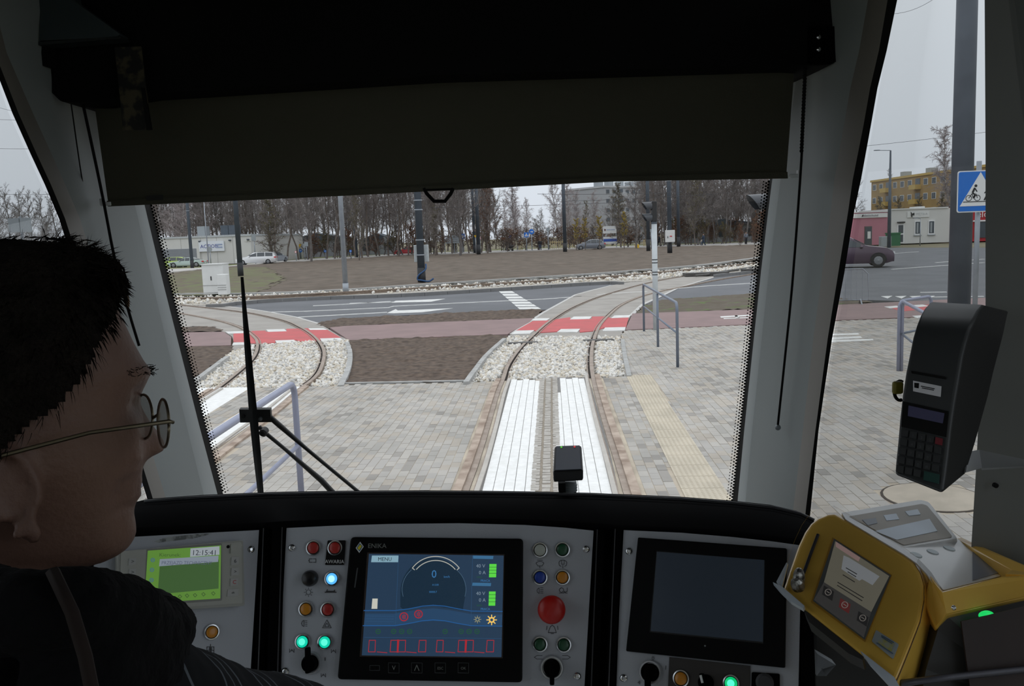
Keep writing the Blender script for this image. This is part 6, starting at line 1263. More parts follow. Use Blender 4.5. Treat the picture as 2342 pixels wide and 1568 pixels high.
for cx in (870,905,923,941,1021,1057,1075,1093): ink(PC, [arc(cx, 1440, 5, 0, 360, 12), [(cx-2,1440),(cx+2,1440)]], 1.5, edg, md, o5+.0003, 'status_ring')
for x0 in (850, 1003):
    L5 = []
    for a, w_, sl_ in ((0, 14, 0), (49, 15, -1), (67, 15, 0), (113, 15, 0)): L5.append([(x0+a,1460),(x0+a+w_,1460),(x0+a+w_-1,1486),(x0+a-2,1486),(x0+a,1460)])
    L5 += [[(x0+18,1486),(x0+40,1488)], [(x0+84,1486),(x0+106,1488)]]
    ink(PC, L5, 1.5, ers, md, o5+.0003, 'vehicle_outline'); ink(PC, [[(x0+65,1460),(x0+64,1486)]], 4, ers, md, o5+.0003, 'vehicle_outline')
ink(PC, [[(1126+4*math.cos(a), 1414+4*math.sin(a)), (1126+11*math.cos(a), 1414+11*math.sin(a))] for a in np.arange(0, 6.2, PI/4)]+[arc(1126,1414,5.5,0,360,12)], 2.2, eyl, md, o5+.0003, 'sun_icon')
ink(PC, [[(1094+3*math.cos(a), 1413+3*math.sin(a)), (1094+8*math.cos(a), 1413+8*math.sin(a))] for a in np.arange(0, 6.2, PI/4)]+[arc(1094,1413,4,0,360,10)], 1.6, em('paley', (0.22, 0.22, 0.14)), md, o5+.0003, 'sun_icon')
ppoly('maker_emblem', PC, [(829,1238),(837,1249),(827,1263),(819,1252)], .0204, .0208, SWH, md); ppoly('maker_emblem', PC, [(828,1241),(835,1248),(828,1260),(821,1252)], .0208, .0211, mat('emblem_blue', (0.02, 0.12, 0.30), .5, var=0), md); ppoly('maker_emblem', PC, [(829,1244),(833,1248),(827,1257),(823,1252)], .0211, .0213, mat('emblem_yellow', (0.75, 0.62, 0.02), .5, var=0), md)
st('ENIKA', 846, 1252, 10.5, mat('print_grey', (0.22, 0.23, 0.22), .6, var=0), off=.0206, sx=1.05)
pg = mat('print_dim', (0.055, 0.06, 0.065), .6, var=0)
for cx, s in ((862,''),(905,'V'),(957,'^'),(1010,'ESC'),(1062,'OK')):
    q = [(cx-12,1511),(cx+12,1511.5),(cx+12,1534),(cx-12,1533.5),(cx-12,1511)] if s else [(cx-11,1517),(cx+11,1517),(cx+11,1528),(cx-11,1528),(cx-11,1517)]
    ink(PC, [q], .9, pg, md, .0206, 'soft_key')
    if s == '^': ink(PC, [[(952,1528),(957,1516),(962,1528)]], 1.7, mat('print_grey', (0.22, 0.23, 0.22)), md, .0208, 'soft_key')
    elif s: st(s, cx, 1527 if len(s) < 2 else 1526, 10 if len(s) < 2 else 6, mat('print_grey', (0.22, 0.23, 0.22)), 'CENTER', off=.0206)
ink(PC, [[(823,1298),(817,1340)]], 3, pg, md, .0206, 'side_print')
# ---- blank monitor
mn = thing('blank_monitor', PRT.at(1640, 1380), 'switched-off dark monitor in a wide black frame on the east panel', 'display')
bevel(ppoly('bezel', PRT, [(1465,1231),(1802,1256),(1798,1527),(1438,1489)], .007, .018, BEZ, mn), .002)
ppoly('inner_frame', PRT, [(1508,1262),(1754,1284),(1750,1472),(1492,1446)], .018, .0184, mat('inner_black', (0.004, 0.004, 0.005), .6, var=0), mn)
ppoly('screen', PRT, [(1509,1264),(1752,1283),(1749,1468),(1495,1443)], .0184, .0188, em('dead_screen_glow', (0.0045, 0.0070, 0.011), 1.0, (0.02, 0.025, 0.03)), mn)  # switched-off pane, given a faint glow of its own
b = MB(); b.lathe(PRT.at(1618, 1477, .018), PRT.n, [(.0015, 0), (.001, .0012)], 8); b.build('status_light', BACK, mn)
# ---- ticketing computer on the west panel
tk = thing('ticket_computer', PLF.at(430, 1320), 'grey ticketing computer with a bright green screen beside the driver', 'display')
TG_ = mat('computer_grey', (0.40, 0.40, 0.37), .6, var=0); TG2 = mat('computer_light', (0.48, 0.48, 0.44), .6, var=0)
bevel(ppoly('housing', PLF, rpoly([(262,1262),(546,1236),(549,1384),(262,1402)], 5, 3), .007, .030, TG_, tk), .003)
ppoly('face_frame', PLF, rpoly([(270,1262),(541,1240),(543,1378),(266,1396)], 4, 3), .030, .032, TG2, tk)
ppoly('screen_rim', PLF, rpoly([(328,1256),(497,1243),(497,1372),(320,1384)], 3, 3), .032, .0326, mat('computer_dark', (0.28, 0.28, 0.26), .6, var=0), tk)
ppoly('screen', PLF, [(330,1260),(495,1248),(493,1367),(322,1378)], .0326, .0331, em('lcd', (0.075, 0.185, 0.018)), tk)
ppoly('screen_area', PLF, [(357,1290),(490,1280),(489,1345),(352,1358)], .0331, .0332, em('lcd_dark', (0.028, 0.075, 0.013)), tk)
ppoly('text_field', PLF, [(426,1255),(491,1250),(491,1269),(425,1274)], .0331, .0334, em('lcd_grey', (0.25, 0.28, 0.30)), tk); ppoly('text_field', PLF, [(357,1279),(489,1271),(488,1285),(355,1295)], .0332, .0335, em('lcd_grey2', (0.17, 0.20, 0.24)), tk)
KT = dict(pl=PLF, par=tk, off=.0339)
st('12:15:41', 428, 1270, 12, em('lcd_ink', (0.01, 0.012, 0.02)), sx=1.0, **KT); st('Kierunek:', 355, 1273, 8, em('lcd_ink2', (0.03, 0.07, 0.012)), sx=1.1, **KT); st('PRZEJAZD TECHNICZNY', 360, 1291, 8, em('lcd_ink3', (0.06, 0.07, 0.11)), sx=.92, **KT); st('Linia: PT', 357, 1301, 4.5, em('lcd_ink2', (0.03, 0.07, 0.012)), **KT)
for x, y in ((341,1281),(339,1303),(338,1326),(336,1350)): ink(PLF, [arc(x, y, 4, 0, 360, 10), [(x-2,y),(x+2,y)]], 2.0, em('lcd_blue', (0.05, 0.12, 0.13)), tk, .0336, 'menu_icon')
for x, y, rr3 in ((378,1365,1),(402,1364,0),(418,1362,0),(436,1361,0),(455,1359,0),(477,1357,0)): ink(PLF, [[(x-4,y-2),(x,y-5),(x+4,y-1),(x,y+3),(x-4,y-2)]], 1.4, ers if rr3 else em('lcd_ink2', (0.03, 0.07, 0.012)), tk, .0336, 'status_icon')
def key(q, s=None, m=INK, h=9):
    z = ppoly('key', PLF, q, .032, .0345, mat('key_pale', (0.50, 0.50, 0.49), .6, var=0), tk)
    if s: cx = (q[0][0]+q[1][0]+q[2][0]+q[3][0])/4; cy4 = sum(p[1] for p in q)/4; st(s, cx, cy4+h*.45, h, m, 'CENTER', pl=PLF, par=z, off=.035)
key([(518,1275),(535,1274),(534,1291),(517,1292)], '6'); key([(518,1299),(535,1298),(534,1315),(517,1316)], '>', h=8); key([(516,1323),(533,1322),(532,1338),(515,1339)], 'C', SRED); key([(510,1347),(534,1345),(532,1361),(508,1363)], 'alt', h=5)
for y in (1272, 1296, 1320): key([(288,y+6),(304,y+4),(302,y+19),(286,y+21)], '>', h=9)
ppoly('card_tab', PLF, [(517,1245),(537,1243),(541,1248),(531,1262),(516,1266)], .032, .038, TG2, tk); b = MB(); b.lathe(PLF.at(511, 1251, .032), PLF.n, [(.003, 0), (.0025, .0006)], 10); b.build('sensor', SEAL, tk)
b = MB(); pts9 = [(350,1238),(372,1230),(400,1226),(450,1221),(484,1219),(470,1224),(440,1231),(400,1236),(360,1241)]
ppoly('scratch_patch', PLF, pts9, .007, .0073, mat('scratches', (0.40, 0.42, 0.42), .7, col2=(0.16, 0.17, 0.17), scale=90, thr=(.45, .55)), con)
# ---- small sensor box standing on the dashboard
sb_ = thing('sensor_box', D(1298, 1126, 1.85), 'small black box with green and red light dots on a ribbed stand, on the dashboard', 'device')
p0 = D(1298, 1124, 1.79); b = MB(); b.tube([p0-EZ*.03, D(1300, 1100, 1.79)], .017, 18); b.build('stand', mat('stand_grey', (0.22, 0.24, 0.25), .5, var=0), sb_, smooth=True)
for y in (1108, 1114, 1120): b = MB(); b.lathe(D(1300, y, 1.79), EZ, [(.0185, -.001), (.0185, .001)], 18); b.build('rib', BACK, sb_)
b = MB(); b.box(D(1285, 1112, 1.775), (.014, .02, .02)); b.build('clamp', SEAL, sb_)
F_ = [(1266,1082),(1334,1078),(1333,1098),(1330,1101),(1270,1103),(1267,1100)]; T_ = [(1268,1021),(1329,1019)]
A = [D(x, y, 1.76) for x, y in ((1265,1078),(1334,1075),(1334,1099),(1266,1103))]; Bk = [D(x, y, 1.83) for x, y in ((1268,1020),(1330,1018),(1330,1042),(1269,1044))]
b = MB(); b.prism(A, Bk); o = b.build('housing', mat('box_black', (0.012, 0.012, 0.014), .4, var=0), sb_); bm = bmesh.new(); bm.from_mesh(o.data); bmesh.ops.recalc_face_normals(bm, faces=bm.faces); bm.to_mesh(o.data); bm.free(); bevel(o, .003)
tn = nrm(np.cross(A[1]-A[0], Bk[0]-A[0])); tn = tn if tn[2] > 0 else -tn
q = [A[0]*.93+A[1]*.07, A[1]*.93+A[0]*.07]; q2 = [Bk[0]*.93+Bk[1]*.07, Bk[1]*.93+Bk[0]*.07]; V = [q[0]*.97+q2[0]*.03, q[1]*.97+q2[1]*.03, q2[1]*.97+q[1]*.03, q2[0]*.97+q[0]*.03]
b = MB(); b.prism([p+tn*.0003 for p in V], [p+tn*.0022 for p in V]); b.build('lid', mat('lid_dark', (0.20, 0.215, 0.26), .6, 0, var=0), sb_)
for f, m in ((.22, em('led_green', (.10, .5, .05))), (.78, em('led_red', (.5, .05, .05)))): b = MB(); c = (V[3]*(1-f)+V[2]*f)*.94+(V[0]*(1-f)+V[1]*f)*.06; b.ball(c+tn*.0025, .0022, 8, 6); b.build('indicator', m, sb_)
# ---- dark door post on the east side, bracket, card reader
DP = mat('post_grey', (0.20, 0.205, 0.195), .6, var=.05)
rowsP = []
for y, x in ((-120, 2251), (0, 2252), (350, 2254), (700, 2254), (900, 2241), (1060, 2233), (1240, 2222), (1700, 2205)):
    a = D(x, y, 1.22); rowsP.append([a, a+np.array([.50, -.18, 0]), a+np.array([.58, -.10, 0]), a+nrm(a-_C)*.14+np.array([.01, 0, 0])])
b = MB(); b.loft(rowsP); tag(b.build('wall_door_post', DP), kind='structure')
b = MB(); b.lathe(D(2278, 1110, 1.20), (0, -1, 0), [(.0035, -.004), (.0035, .001), (.002, .002)], 10); tag(b.build('bolt', SEAL), 'single dark bolt in the grey door post under the bracket', 'bolt')
rb = thing('reader_bracket', D(2240, 1050, 1.1), 'folded pale sheet-metal bracket that holds the card reader to the post', 'bracket')
def quadp(name, pts, th, m, parent): A = [D(*p) for p in pts]; n_ = nrm(np.cross(A[1]-A[0], A[2]-A[0])); b = MB(); b.prism(A, [p+n_*th for p in A]); return b.build(name, m, parent)
BRM = mat('bracket_sheet', (0.55, 0.56, 0.58), .45, .3, var=0)
quadp('side_plate', [(2216,1032,1.08),(2240,1028,1.13),(2246,1070,1.10),(2209,1080,1.02)], .002, BRM, rb); quadp('shelf', [(2240,1028,1.13),(2400,1062,1.12),(2246,1071,1.03),(2246,1070,1.10)], .002, mat('bracket_shaded', (0.25, 0.26, 0.26), .6, var=0), rb)  # shelf is the same sheet, its shaded face darkened in colour
cr_ = thing('card_reader', D(2170, 1110, 1.0), 'black handheld card payment terminal with keypad mounted on the door post', 'card terminal')
CRM = mat('reader_black', (0.045, 0.048, 0.05), .45, var=0); CRS = mat('reader_side', (0.014, 0.014, 0.014), .6, var=0); CRK = mat('reader_key', (0.032, 0.034, 0.036), .5, var=0)
FR = [(2127,690,2253,697,2309,711),(2112,706,2241,710,2306,722),(2103,722,2232,727,2303,735),(2094,745,2219,753,2299,756),(2086,772,2209,783,2293,780),(2080,802,2201,815,2286,806),(2070,852,2192,868,2274,852),(2062,905,2182,925,2262,905),(2056,960,2174,982,2246,962),(2052,1010,2168,1040,2231,1015),(2047,1060,2161,1095,2216,1062),(2045,1086,2156,1130,2208,1086)]
def crd(i): return ip(i, [0, 3, 11], [1.12, 1.04, .98])
rowsC = []
for i, (a, ya, c, yc, e, ye) in enumerate(FR):
    d = crd(i); A_, C_, E_ = D(a, ya, d+.03), D(c, yc, d-.01), D(e, ye, d+.06); rowsC.append([A_, C_, E_, A_+(E_-C_)*1.0])
b = MB(); b.loft(rowsC); b.m = []
for i in range(len(rowsC)-1): b.m += [0, 1, 1, 1]
b.m += [0, 1]; o = b.build('housing', [CRM, CRS], cr_); bevel(autosmooth(o, .6), .004, 3)
CF = Plane((2070,852,crd(6)+.03),(2192,868,crd(6)-.01),(2156,1130,crd(11)-.01))
def cq(name, q, o0, o1, m, par=cr_): return ppoly(name, CF, q, o0, o1, m, par)
cq('paper_slot', [(2085,849),(2163,863),(2164,868),(2086,854)], .001, .003, SEAL)
cq('badge', [(2089,871),(2154,884),(2152,908),(2089,895)], .001, .0016, em('badge', (0.03, 0.03, 0.032), 1, (0.55, 0.56, 0.58)))  # printed badge given a faint glow though it is no lamp
cq('badge_print', [(2092,876),(2103,877),(2102,889),(2092,887)], .0017, .0019, SEAL); ink(CF, [[(2108,884),(2138,890)], [(2110,888),(2136,893)]], 2.0, SEAL, cr_, .002, 'badge_print')
cq('display_recess', [(2066,918),(2170,941),(2165,1000),(2062,976)], .001, .0015, SEAL)
cq('display', [(2079,928),(2161,946),(2157,969),(2077,952)], .0016, .002, em('reader_lcd', (0.006, 0.006, 0.013), 1, (0.05, 0.05, 0.08)))
for r in range(5):
    for c in range(5):
        f = c/5; g = r/5; x = 2062+19.5*c-2.6*r+1; y = 982+c*4.6+r*20.5
        if r == 4 and c > 2: continue
        m = mat('key_red', (0.20, 0.02, 0.03), .5, var=0) if (c == 4 and r == 0) else CRK
        z = cq('key', [(x,y),(x+16,y+3.7),(x+14.5,y+19),(x-1.5,y+15.5)], .001, .0028, m)
        if c in (1, 2, 3) and r < 4: t_ = str(r*3+c) if r < 3 else {1: '*', 2: '0', 3: '#'}[c]; st(t_, x+7, y+14, 7, mat('key_print', (0.10, 0.11, 0.11), .6, var=0), 'CENTER', pl=CF, par=z, off=.0032)
cq('key', [(2115,1078),(2150,1086),(2148,1107),(2113,1098)], .001, .003, mat('key_green', (0.012, 0.06, 0.05), .5, var=0))
kr = thing('padlock_tag', D(2052, 890, 1.08), 'small yellow-green tag and black ring hanging at the card reader edge', 'tag')
b = MB(); b.tube([D(2058+13*math.cos(a), 893+22*math.sin(a), 1.075) for a in np.linspace(1.2, 5.2, 14)], .0022, 6); b.build('ring', SEAL, kr, smooth=True)
b = MB(); b.box(D(2053, 886, 1.07), (.013, .008, .016)); bevel(b.build('tag_body', mat('tag_yellow', (0.22, 0.19, 0.02), .5, var=.2, scale=90), kr), .003)
# ---- yellow ticket machine in its clear cover
PF = Plane((1905, 1180, 1.22), (1800, 1340, 1.15), (2060, 1530, 1.00))
YL = mat('machine_yellow', (0.88, 0.53, 0.09), .38, var=.10, scale=9, coat=.5); YD = mat('machine_dark', (0.03, 0.028, 0.026), .5, var=0); CLR = mat('clear_plastic_edge', (0.55, 0.60, 0.66), .15, var=0, coat=.6)
ym = thing('ticket_machine', D(2050, 1500, 1.1), 'yellow ticket-selling machine with a tilted touch screen, right of the console', 'ticket machine')
face = [(1791,1348),(1805,1306),(1825,1249),(1840,1217),(1854,1197),(1869,1185),(1891,1176),(1911,1174),(1934,1187),(1997,1225),(2068,1268),(2091,1285),(2105,1308),(2114,1337),(2114,1371),(2105,1420),(2083,1477),(2060,1534),(2048,1562),(1974,1503),(1840,1394)]
def shift_prism(name, pl, px, vec, m, parent, o0=0.0, bev=0):
    A = [pl.at(x, y, o0) for x, y in px]; b = MB(); b.prism(A, [p+np.asarray(vec) for p in A]); o = b.build(name, m, parent)
    bm = bmesh.new(); bm.from_mesh(o.data); bmesh.ops.recalc_face_normals(bm, faces=bm.faces); bm.to_mesh(o.data); bm.free()
    if bev: bevel(o, bev, 3)
    return o
shift_prism('front_shell', PF, face, (.010, .022, -.012), YL, ym, 0, .005)
fe = [PF.at(x, y, -.002) for x, y in ((2040,1252),(2068,1268),(2091,1285),(2105,1308),(2114,1337),(2114,1371),(2105,1420),(2083,1477),(2060,1534),(2048,1562))]
be = [D(x, y, proj(f)[2]+.06) for (x, y), f in zip(((2060,1262),(2090,1280),(2122,1302),(2143,1328),(2157,1357),(2163,1394),(2154,1423),(2137,1458),(2111,1526),(2095,1580)), fe)]
b = MB(); b.loft([fe, be], False, False); b.loft([[p-ND0*.012 for p in fe] for ND0 in (PF.n,)]+[[p+np.array([-.02, 0, -.01]) for p in be]], False, False); b.loft([be, [p+np.array([-.02, 0, -.01]) for p in be]], False, False); b.build('back_shell', YL, ym, smooth=True)
rimp = [((1925,1172),(1934,1187)),((1990,1208),(1997,1225)),((2058,1250),(2066,1266)),((2100,1276),(2096,1287)),((2130,1308),(2120,1312)),((2157,1350),(2145,1352))]
b = MB(); ra = [D(x, y, proj(PF.hit(x, y))[2]+.012) for (x, y), _ in rimp]; rb2 = [D(x, y, proj(PF.hit(x, y))[2]-.001) for _, (x, y) in rimp]; b.loft([ra, rb2, [p+PF.n*-.004 for p in rb2], [p-EZ*.006 for p in ra], ra], False, False); b.build('cover_rim', mat('rim_white', (0.85, 0.86, 0.88), .3, var=0), ym)
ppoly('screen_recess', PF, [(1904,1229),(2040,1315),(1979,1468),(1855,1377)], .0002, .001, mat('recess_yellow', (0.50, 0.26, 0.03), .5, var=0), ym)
ppoly('screen_frame', PF, [(1908,1233),(2038,1317),(1978,1464),(1860,1375)], .001, .0016, mat('screen_frame_grey', (0.16, 0.17, 0.17), .4, var=0), ym)
ppoly('screen', PF, [(1911,1239),(2034,1319),(1993,1401),(1885,1333)], .0016, .002, em('pos_screen', (0.06, 0.055, 0.040), 1, (0.30, 0.29, 0.25)), ym)
ppoly('screen_lower', PF, [(1885,1333),(1993,1401),(1976,1459),(1862,1373)], .0016, .002, em('pos_dark', (0.020, 0.019, 0.018), 1, (0.10, 0.10, 0.10)), ym)
ppoly('screen_window', PF, [(1930,1272),(1942,1277),(2012,1320),(1996,1340),(1972,1326),(1966,1330),(1925,1303)], .002, .0022, em('pos_light', (0.10, 0.105, 0.11), 1, (0.45, 0.46, 0.47)), ym)
ppoly('screen_header', PF, [(1913,1241),(1968,1277),(1964,1286),(1912,1252)], .002, .0023, em('pos_pink', (0.12, 0.08, 0.075), 1, (0.5, 0.33, 0.30)), ym)
ink(PF, [[(1917,1334),(1975,1369)], [(1916,1341),(1972,1376)], [(1929,1317),(1955,1333)], [(1936,1301),(1960,1315)], [(1940,1310),(1958,1321)]], 2.2, em('pos_ink', (0.012, 0.012, 0.012)), ym, .0025, 'screen_text')
for (x, y), m in (((1895,1357), 'a'), ((1933,1386), 'r'), ((1974,1416), 'a')):
    ppoly('screen_button', PF, [(x-10,y-16),(x+13,y-2),(x+9,y+19),(x-14,y+4)], .002, .0026, em('pos_red', (0.05, 0.010, 0.010), 1, (0.16, 0.05, 0.05)) if m == 'r' else em('pos_blk', (0.008, 0.008, 0.008), 1, (0.04, 0.04, 0.04)), ym)
    ink(PF, [arc(x, y, 7, 0, 360, 14), [(x-3,y-2),(x+3,y+2)]], 1.6, em('pos_white', (0.12, 0.11, 0.10)), ym, .003, 'screen_icon')
b = MB(); b.tube([PF.at(1871, 1223, .001), PF.at(1854, 1268, .001), PF.at(1838, 1312, .001)], .0022, 6); b.build('slot', mat('slot_blue', (0.03, 0.035, 0.05), .4, var=0), ym)
b = MB(); c = PF.at(1826, 1343, 0); b.lathe(c, PF.n, [(.0085, 0), (.0088, .006), (.0078, .012), (.004, .017), (.001, .018)], 14); z = b.build('stylus_holder', mat('knurled_metal', (0.50, 0.49, 0.46), .35, .8, col2=(0.12, 0.11, 0.10), scale=160, thr=(.4, .6)), ym)
b = MB(); b.ball(PF.at(1830, 1330, .008), (.008, .008, .014), 10, 8); b.build('stylus_cap', mat('knurled_metal', (0.5, 0.49, 0.46)), ym)
ppoly('sticker', PF, rpoly([(2004,1441),(2056,1474),(2043,1508),(1994,1467)], 3, 3), .0006, .0012, mat('sticker_pale', (0.42, 0.46, 0.46), .4, var=0), ym)
ppoly('sticker_print', PF, [(2016,1455),(2047,1474),(2038,1492),(2008,1470)], .0013, .0016, mat('sticker_yellow', (0.50, 0.46, 0.10), .4, col2=(0.42, 0.46, 0.46), scale=120), ym)
uu, vv = up_(PF, 2020, 1470); dS2 = nrm(PF.hit(2056, 1474)-PF.hit(2004, 1441)); ink(PF, [[(2017,1455),(2044,1471)], [(2017,1458),(2040,1473)], [(2006,1472),(2042,1496)]], 2.6, mat('sticker_ink', (0.12, 0.18, 0.26), .5, var=0), ym, .002, 'small_print')
# clear cover lips and dark underside
def strip3(name, pts, m, parent, r=.0035): b = MB(); b.tube([PF.at(x, y, o) for x, y, o in pts], r, 6); return b.build(name, m, parent, smooth=True)
ppoly('cover_lip', PF, [(1771,1342),(1792,1352),(1843,1396),(1840,1403),(1812,1386),(1786,1360)], .004, .010, CLR, ym)
ppoly('cover_lip', PF, [(1970,1497),(2048,1558),(2060,1580),(2040,1580),(1992,1528)], .004, .008, CLR, ym)
ppoly('underside', PF, [(1838,1392),(1975,1500),(1972,1507),(1940,1492),(1850,1420)], -.020, -.001, YD, ym)
ppoly('cover_sheen', PF, [(1777,1334),(1800,1290),(1803,1292),(1790,1346)], .001, .004, CLR, ym)  # opaque pale strip painting a sheen on the clear cover
ppoly('clear_cover', PF, [(x+(x-1960)*.02, y+(y-1340)*.02) for x, y in face], .012, .0128, glass('cover_plastic', (.985, .985, .99), .5), ym)
# rear half: white printer and keypad part
prn = thing('ticket_printer', D(2180, 1330, 1.2), 'white-topped printer half of the ticket machine with a blue display strip', 'printer')
PT1 = Plane((1934, 1188, 1.24), (2106, 1141, 1.34), (2060, 1251, 1.19)); PT2 = Plane((2060, 1251, 1.19), (2188, 1230, 1.26), (2157, 1349, 1.07))
WT = mat('printer_white', (0.86, 0.87, 0.88), .35, var=.03, coat=.4); BG = mat('printer_beige', (0.50, 0.46, 0.41), .5, var=.05); LB = mat('printer_lcd', (0.55, 0.66, 0.80), .2, var=.06)
shift_prism('display_housing', PT1, rpoly([(1922,1172),(2104,1142),(2124,1147),(2190,1231),(2060,1253),(1990,1215)], 5, 3), (.02, .03, -.035), WT, prn, 0, .003)
ppoly('display_face', PT1, rpoly([(1940,1182),(2108,1153),(2120,1157),(2178,1228),(2066,1247),(2000,1212)], 4, 3), .0003, .0012, BG, prn)
for q in ([(1971,1190),(2002,1186),(2006,1198),(1984,1203)], [(2020,1180),(2049,1176),(2056,1189),(2027,1192)], [(2069,1171),(2098,1166),(2105,1178),(2078,1181)]): ppoly('indicator_window', PT1, q, .0012, .0018, LB if q[0][0] > 1980 else mat('lcd_darker', (0.12, 0.15, 0.20), .3, var=0), prn)  # first window is darker than the other two
ppoly('display_strip', PT1, [(2000,1216),(2125,1188),(2143,1216),(2050,1236)], .0012, .0018, LB, prn)
shift_prism('keypad_deck', PT2, rpoly([(2060,1252),(2189,1230),(2228,1258),(2312,1304),(2290,1316),(2157,1349),(2128,1308),(2096,1278)], 4, 3), (.01, .02, -.03), WT, prn, 0, .003)
for x, y in ((2095,1269), (2133,1262), (2171,1254)): b = MB(); b.lathe(PT2.at(x, y, 0), PT2.n, [(.008, 0), (.0075, .0012)], 20); b.build('key', mat('key_white', (0.52, 0.60, 0.64), .4, var=0), prn)
ppoly('printed_panel', PT2, [(2224,1262),(2300,1306),(2224,1328)], .0004, .001, mat('panel_grey', (0.22, 0.24, 0.28), .4, var=0), prn)
A = [D(*p) for p in ((2128,1312,1.09),(2157,1350,1.05),(2290,1316,1.08),(2400,1312,1.10),(2400,1356,1.08),(2166,1406,1.03),(2140,1440,1.04),(2112,1375,1.07))]
b = MB(); b.prism(A, [p+nrm(p-_C)*.07-EZ*.035 for p in A]); o = b.build('yellow_tray', YL, prn); bm = bmesh.new(); bm.from_mesh(o.data); bmesh.ops.recalc_face_normals(bm, faces=bm.faces); bm.to_mesh(o.data); bm.free(); bevel(o, .003)
A = [D(*p) for p in ((2188,1231,1.262),(2200,1229,1.262),(2230,1243,1.235),(2400,1322,1.10),(2400,1316,1.075),(2300,1312,1.098),(2314,1303,1.118),(2228,1258,1.21))]
b = MB(); b.prism(A, [p-EZ*.02 for p in A]); b.build('yellow_rim', YL, prn)
b = MB(); b.ball(D(2181, 1389, 1.02), .003, 8, 6); b.build('rivet', CHROME, prn)
vb = thing('validator_body', D(2230, 1480, 1.1), 'black machine base with a glowing green light under the yellow tray', 'device')
A = [D(*p) for p in ((2160,1402,1.04),(2420,1350,1.09),(2420,1640,1.0),(2098,1640,1.0),(2118,1530,1.03),(2145,1440,1.04))]
b = MB(); b.prism(A, [p+np.array([.03, .18, -.03]) for p in A]); o = b.build('housing', YD, vb); bm = bmesh.new(); bm.from_mesh(o.data); bmesh.ops.recalc_face_normals(bm, faces=bm.faces); bm.to_mesh(o.data); bm.free()
b = MB(); b.ball(D(2256, 1407, 1.03), (.0095, .005, .006), 14, 8); b.build('green_light', em('lamp_green', (0.01, .50, .10), 1.2), vb, smooth=True)
quadp('front_plate', [(2196,1420,1.025),(2420,1368,1.03),(2420,1640,1.0),(2225,1640,1.0)], -.003, mat('plate_maroon', (0.030, 0.016, 0.014), .6, var=.5, scale=6), vb)
b = MB(); b.tube([D(2060,1562,1.0), D(2170,1548,1.0), D(2342,1530,1.0), D(2420,1522,1.0)], .004, 6); b.build('rim_bar', mat('bar_grey', (0.10, 0.10, 0.12), .35, .3, var=0), vb, smooth=True)
# grey side cabinet behind the machine, floor level light patch
sc_ = thing('side_cabinet', D(1960, 1700, 1.5)*np.array([1, 1, 0])+[0, 0, .76], 'grey side cabinet under the ticket machine at the east end of the console', 'cabinet')
A = [D(*p) for p in ((1868,1400,1.55),(2120,1400,1.5),(2120,1800,1.5),(1868,1800,1.55))]; b = MB(); b.prism(A, [p+np.array([0, .1, 0]) for p in A]); b.build('body', mat('cabinet_dark', (0.05, 0.05, 0.05), .7, var=0), sc_)
A = [D(*p) for p in ((1870,1495,1.53),(1912,1520,1.5),(1890,1545,1.5),(1868,1545,1.53))]; b = MB(); b.prism(A, [p+np.array([0, .02, 0]) for p in A]); b.build('lid', mat('lid_light', (0.5, 0.54, 0.58), .5, var=0), sc_)
# ---- wiper outside the windscreen
wp_ = thing('windscreen_wiper', WS.hit(800, 1140, -.05), 'black windscreen wiper with bracket and twin arms on the west side', 'wiper')
def wsp(x, y, o=-.035): return WS.hit(x, y, o)
b = MB(); rows = []
for y, x, w0 in ((633, 553.5, 3.5), (700, 558.5, 5), (790, 566, 7.5), (900, 575, 9), (960, 580.5, 10), (1040, 588, 9), (1125, 596, 7), (1190, 602, 7)):
    rows.append([wsp(x-w0, y, -.03), wsp(x+w0, y, -.03), wsp(x+w0*.6, y, -.045), wsp(x-w0*.6, y, -.045)])
b.loft(rows); b.build('blade', BLK, wp_)
b = MB(); rows = [[wsp(x-2, y, -.012), wsp(x+2, y, -.012), wsp(x+2, y, -.03), wsp(x-2, y, -.03)] for y, x in ((633, 553.5), (900, 575), (1190, 602))]; b.loft(rows); b.build('rubber_lip', SEAL, wp_)
b = MB(); A = [wsp(x, y, -.046) for x, y in ((547,936),(618,936),(620,965),(549,966))]; b.prism(A, [p+WS.n*-.012 for p in A]); b.build('bracket', mat('bracket_black', (0.016, 0.016, 0.014), .5, var=.5, scale=60), wp_)
for x, y in ((557,951),(596,957)): b = MB(); b.lathe(wsp(x, y, -.045), WS.n, [(.0055, -.004), (.0055, .004), (.002, .005)], 8); b.build('bolt', BACK if x > 590 else SEAL, wp_)
for P9, r9 in (([(616,952),(640,973),(700,1025),(760,1075),(822,1126),(850,1150)], [.0075, .0075, .0052, .005, .005, .005]), ([(592,975),(610,992),(650,1025),(700,1068),(735,1098),(765,1130),(785,1150)], [.006, .0055, .005, .0065, .008, .008, .008])):
    b = MB(); b.tube([wsp(x, y, -.055) for x, y in P9], r9, 8); b.build('arm', BLK, wp_, smooth=True)
b = MB(); b.lathe(wsp(603, 988, -.045), WS.n, [(.011, -.012), (.011, .006), (.007, .010)], 14); b.build('joint', BLK, wp_)
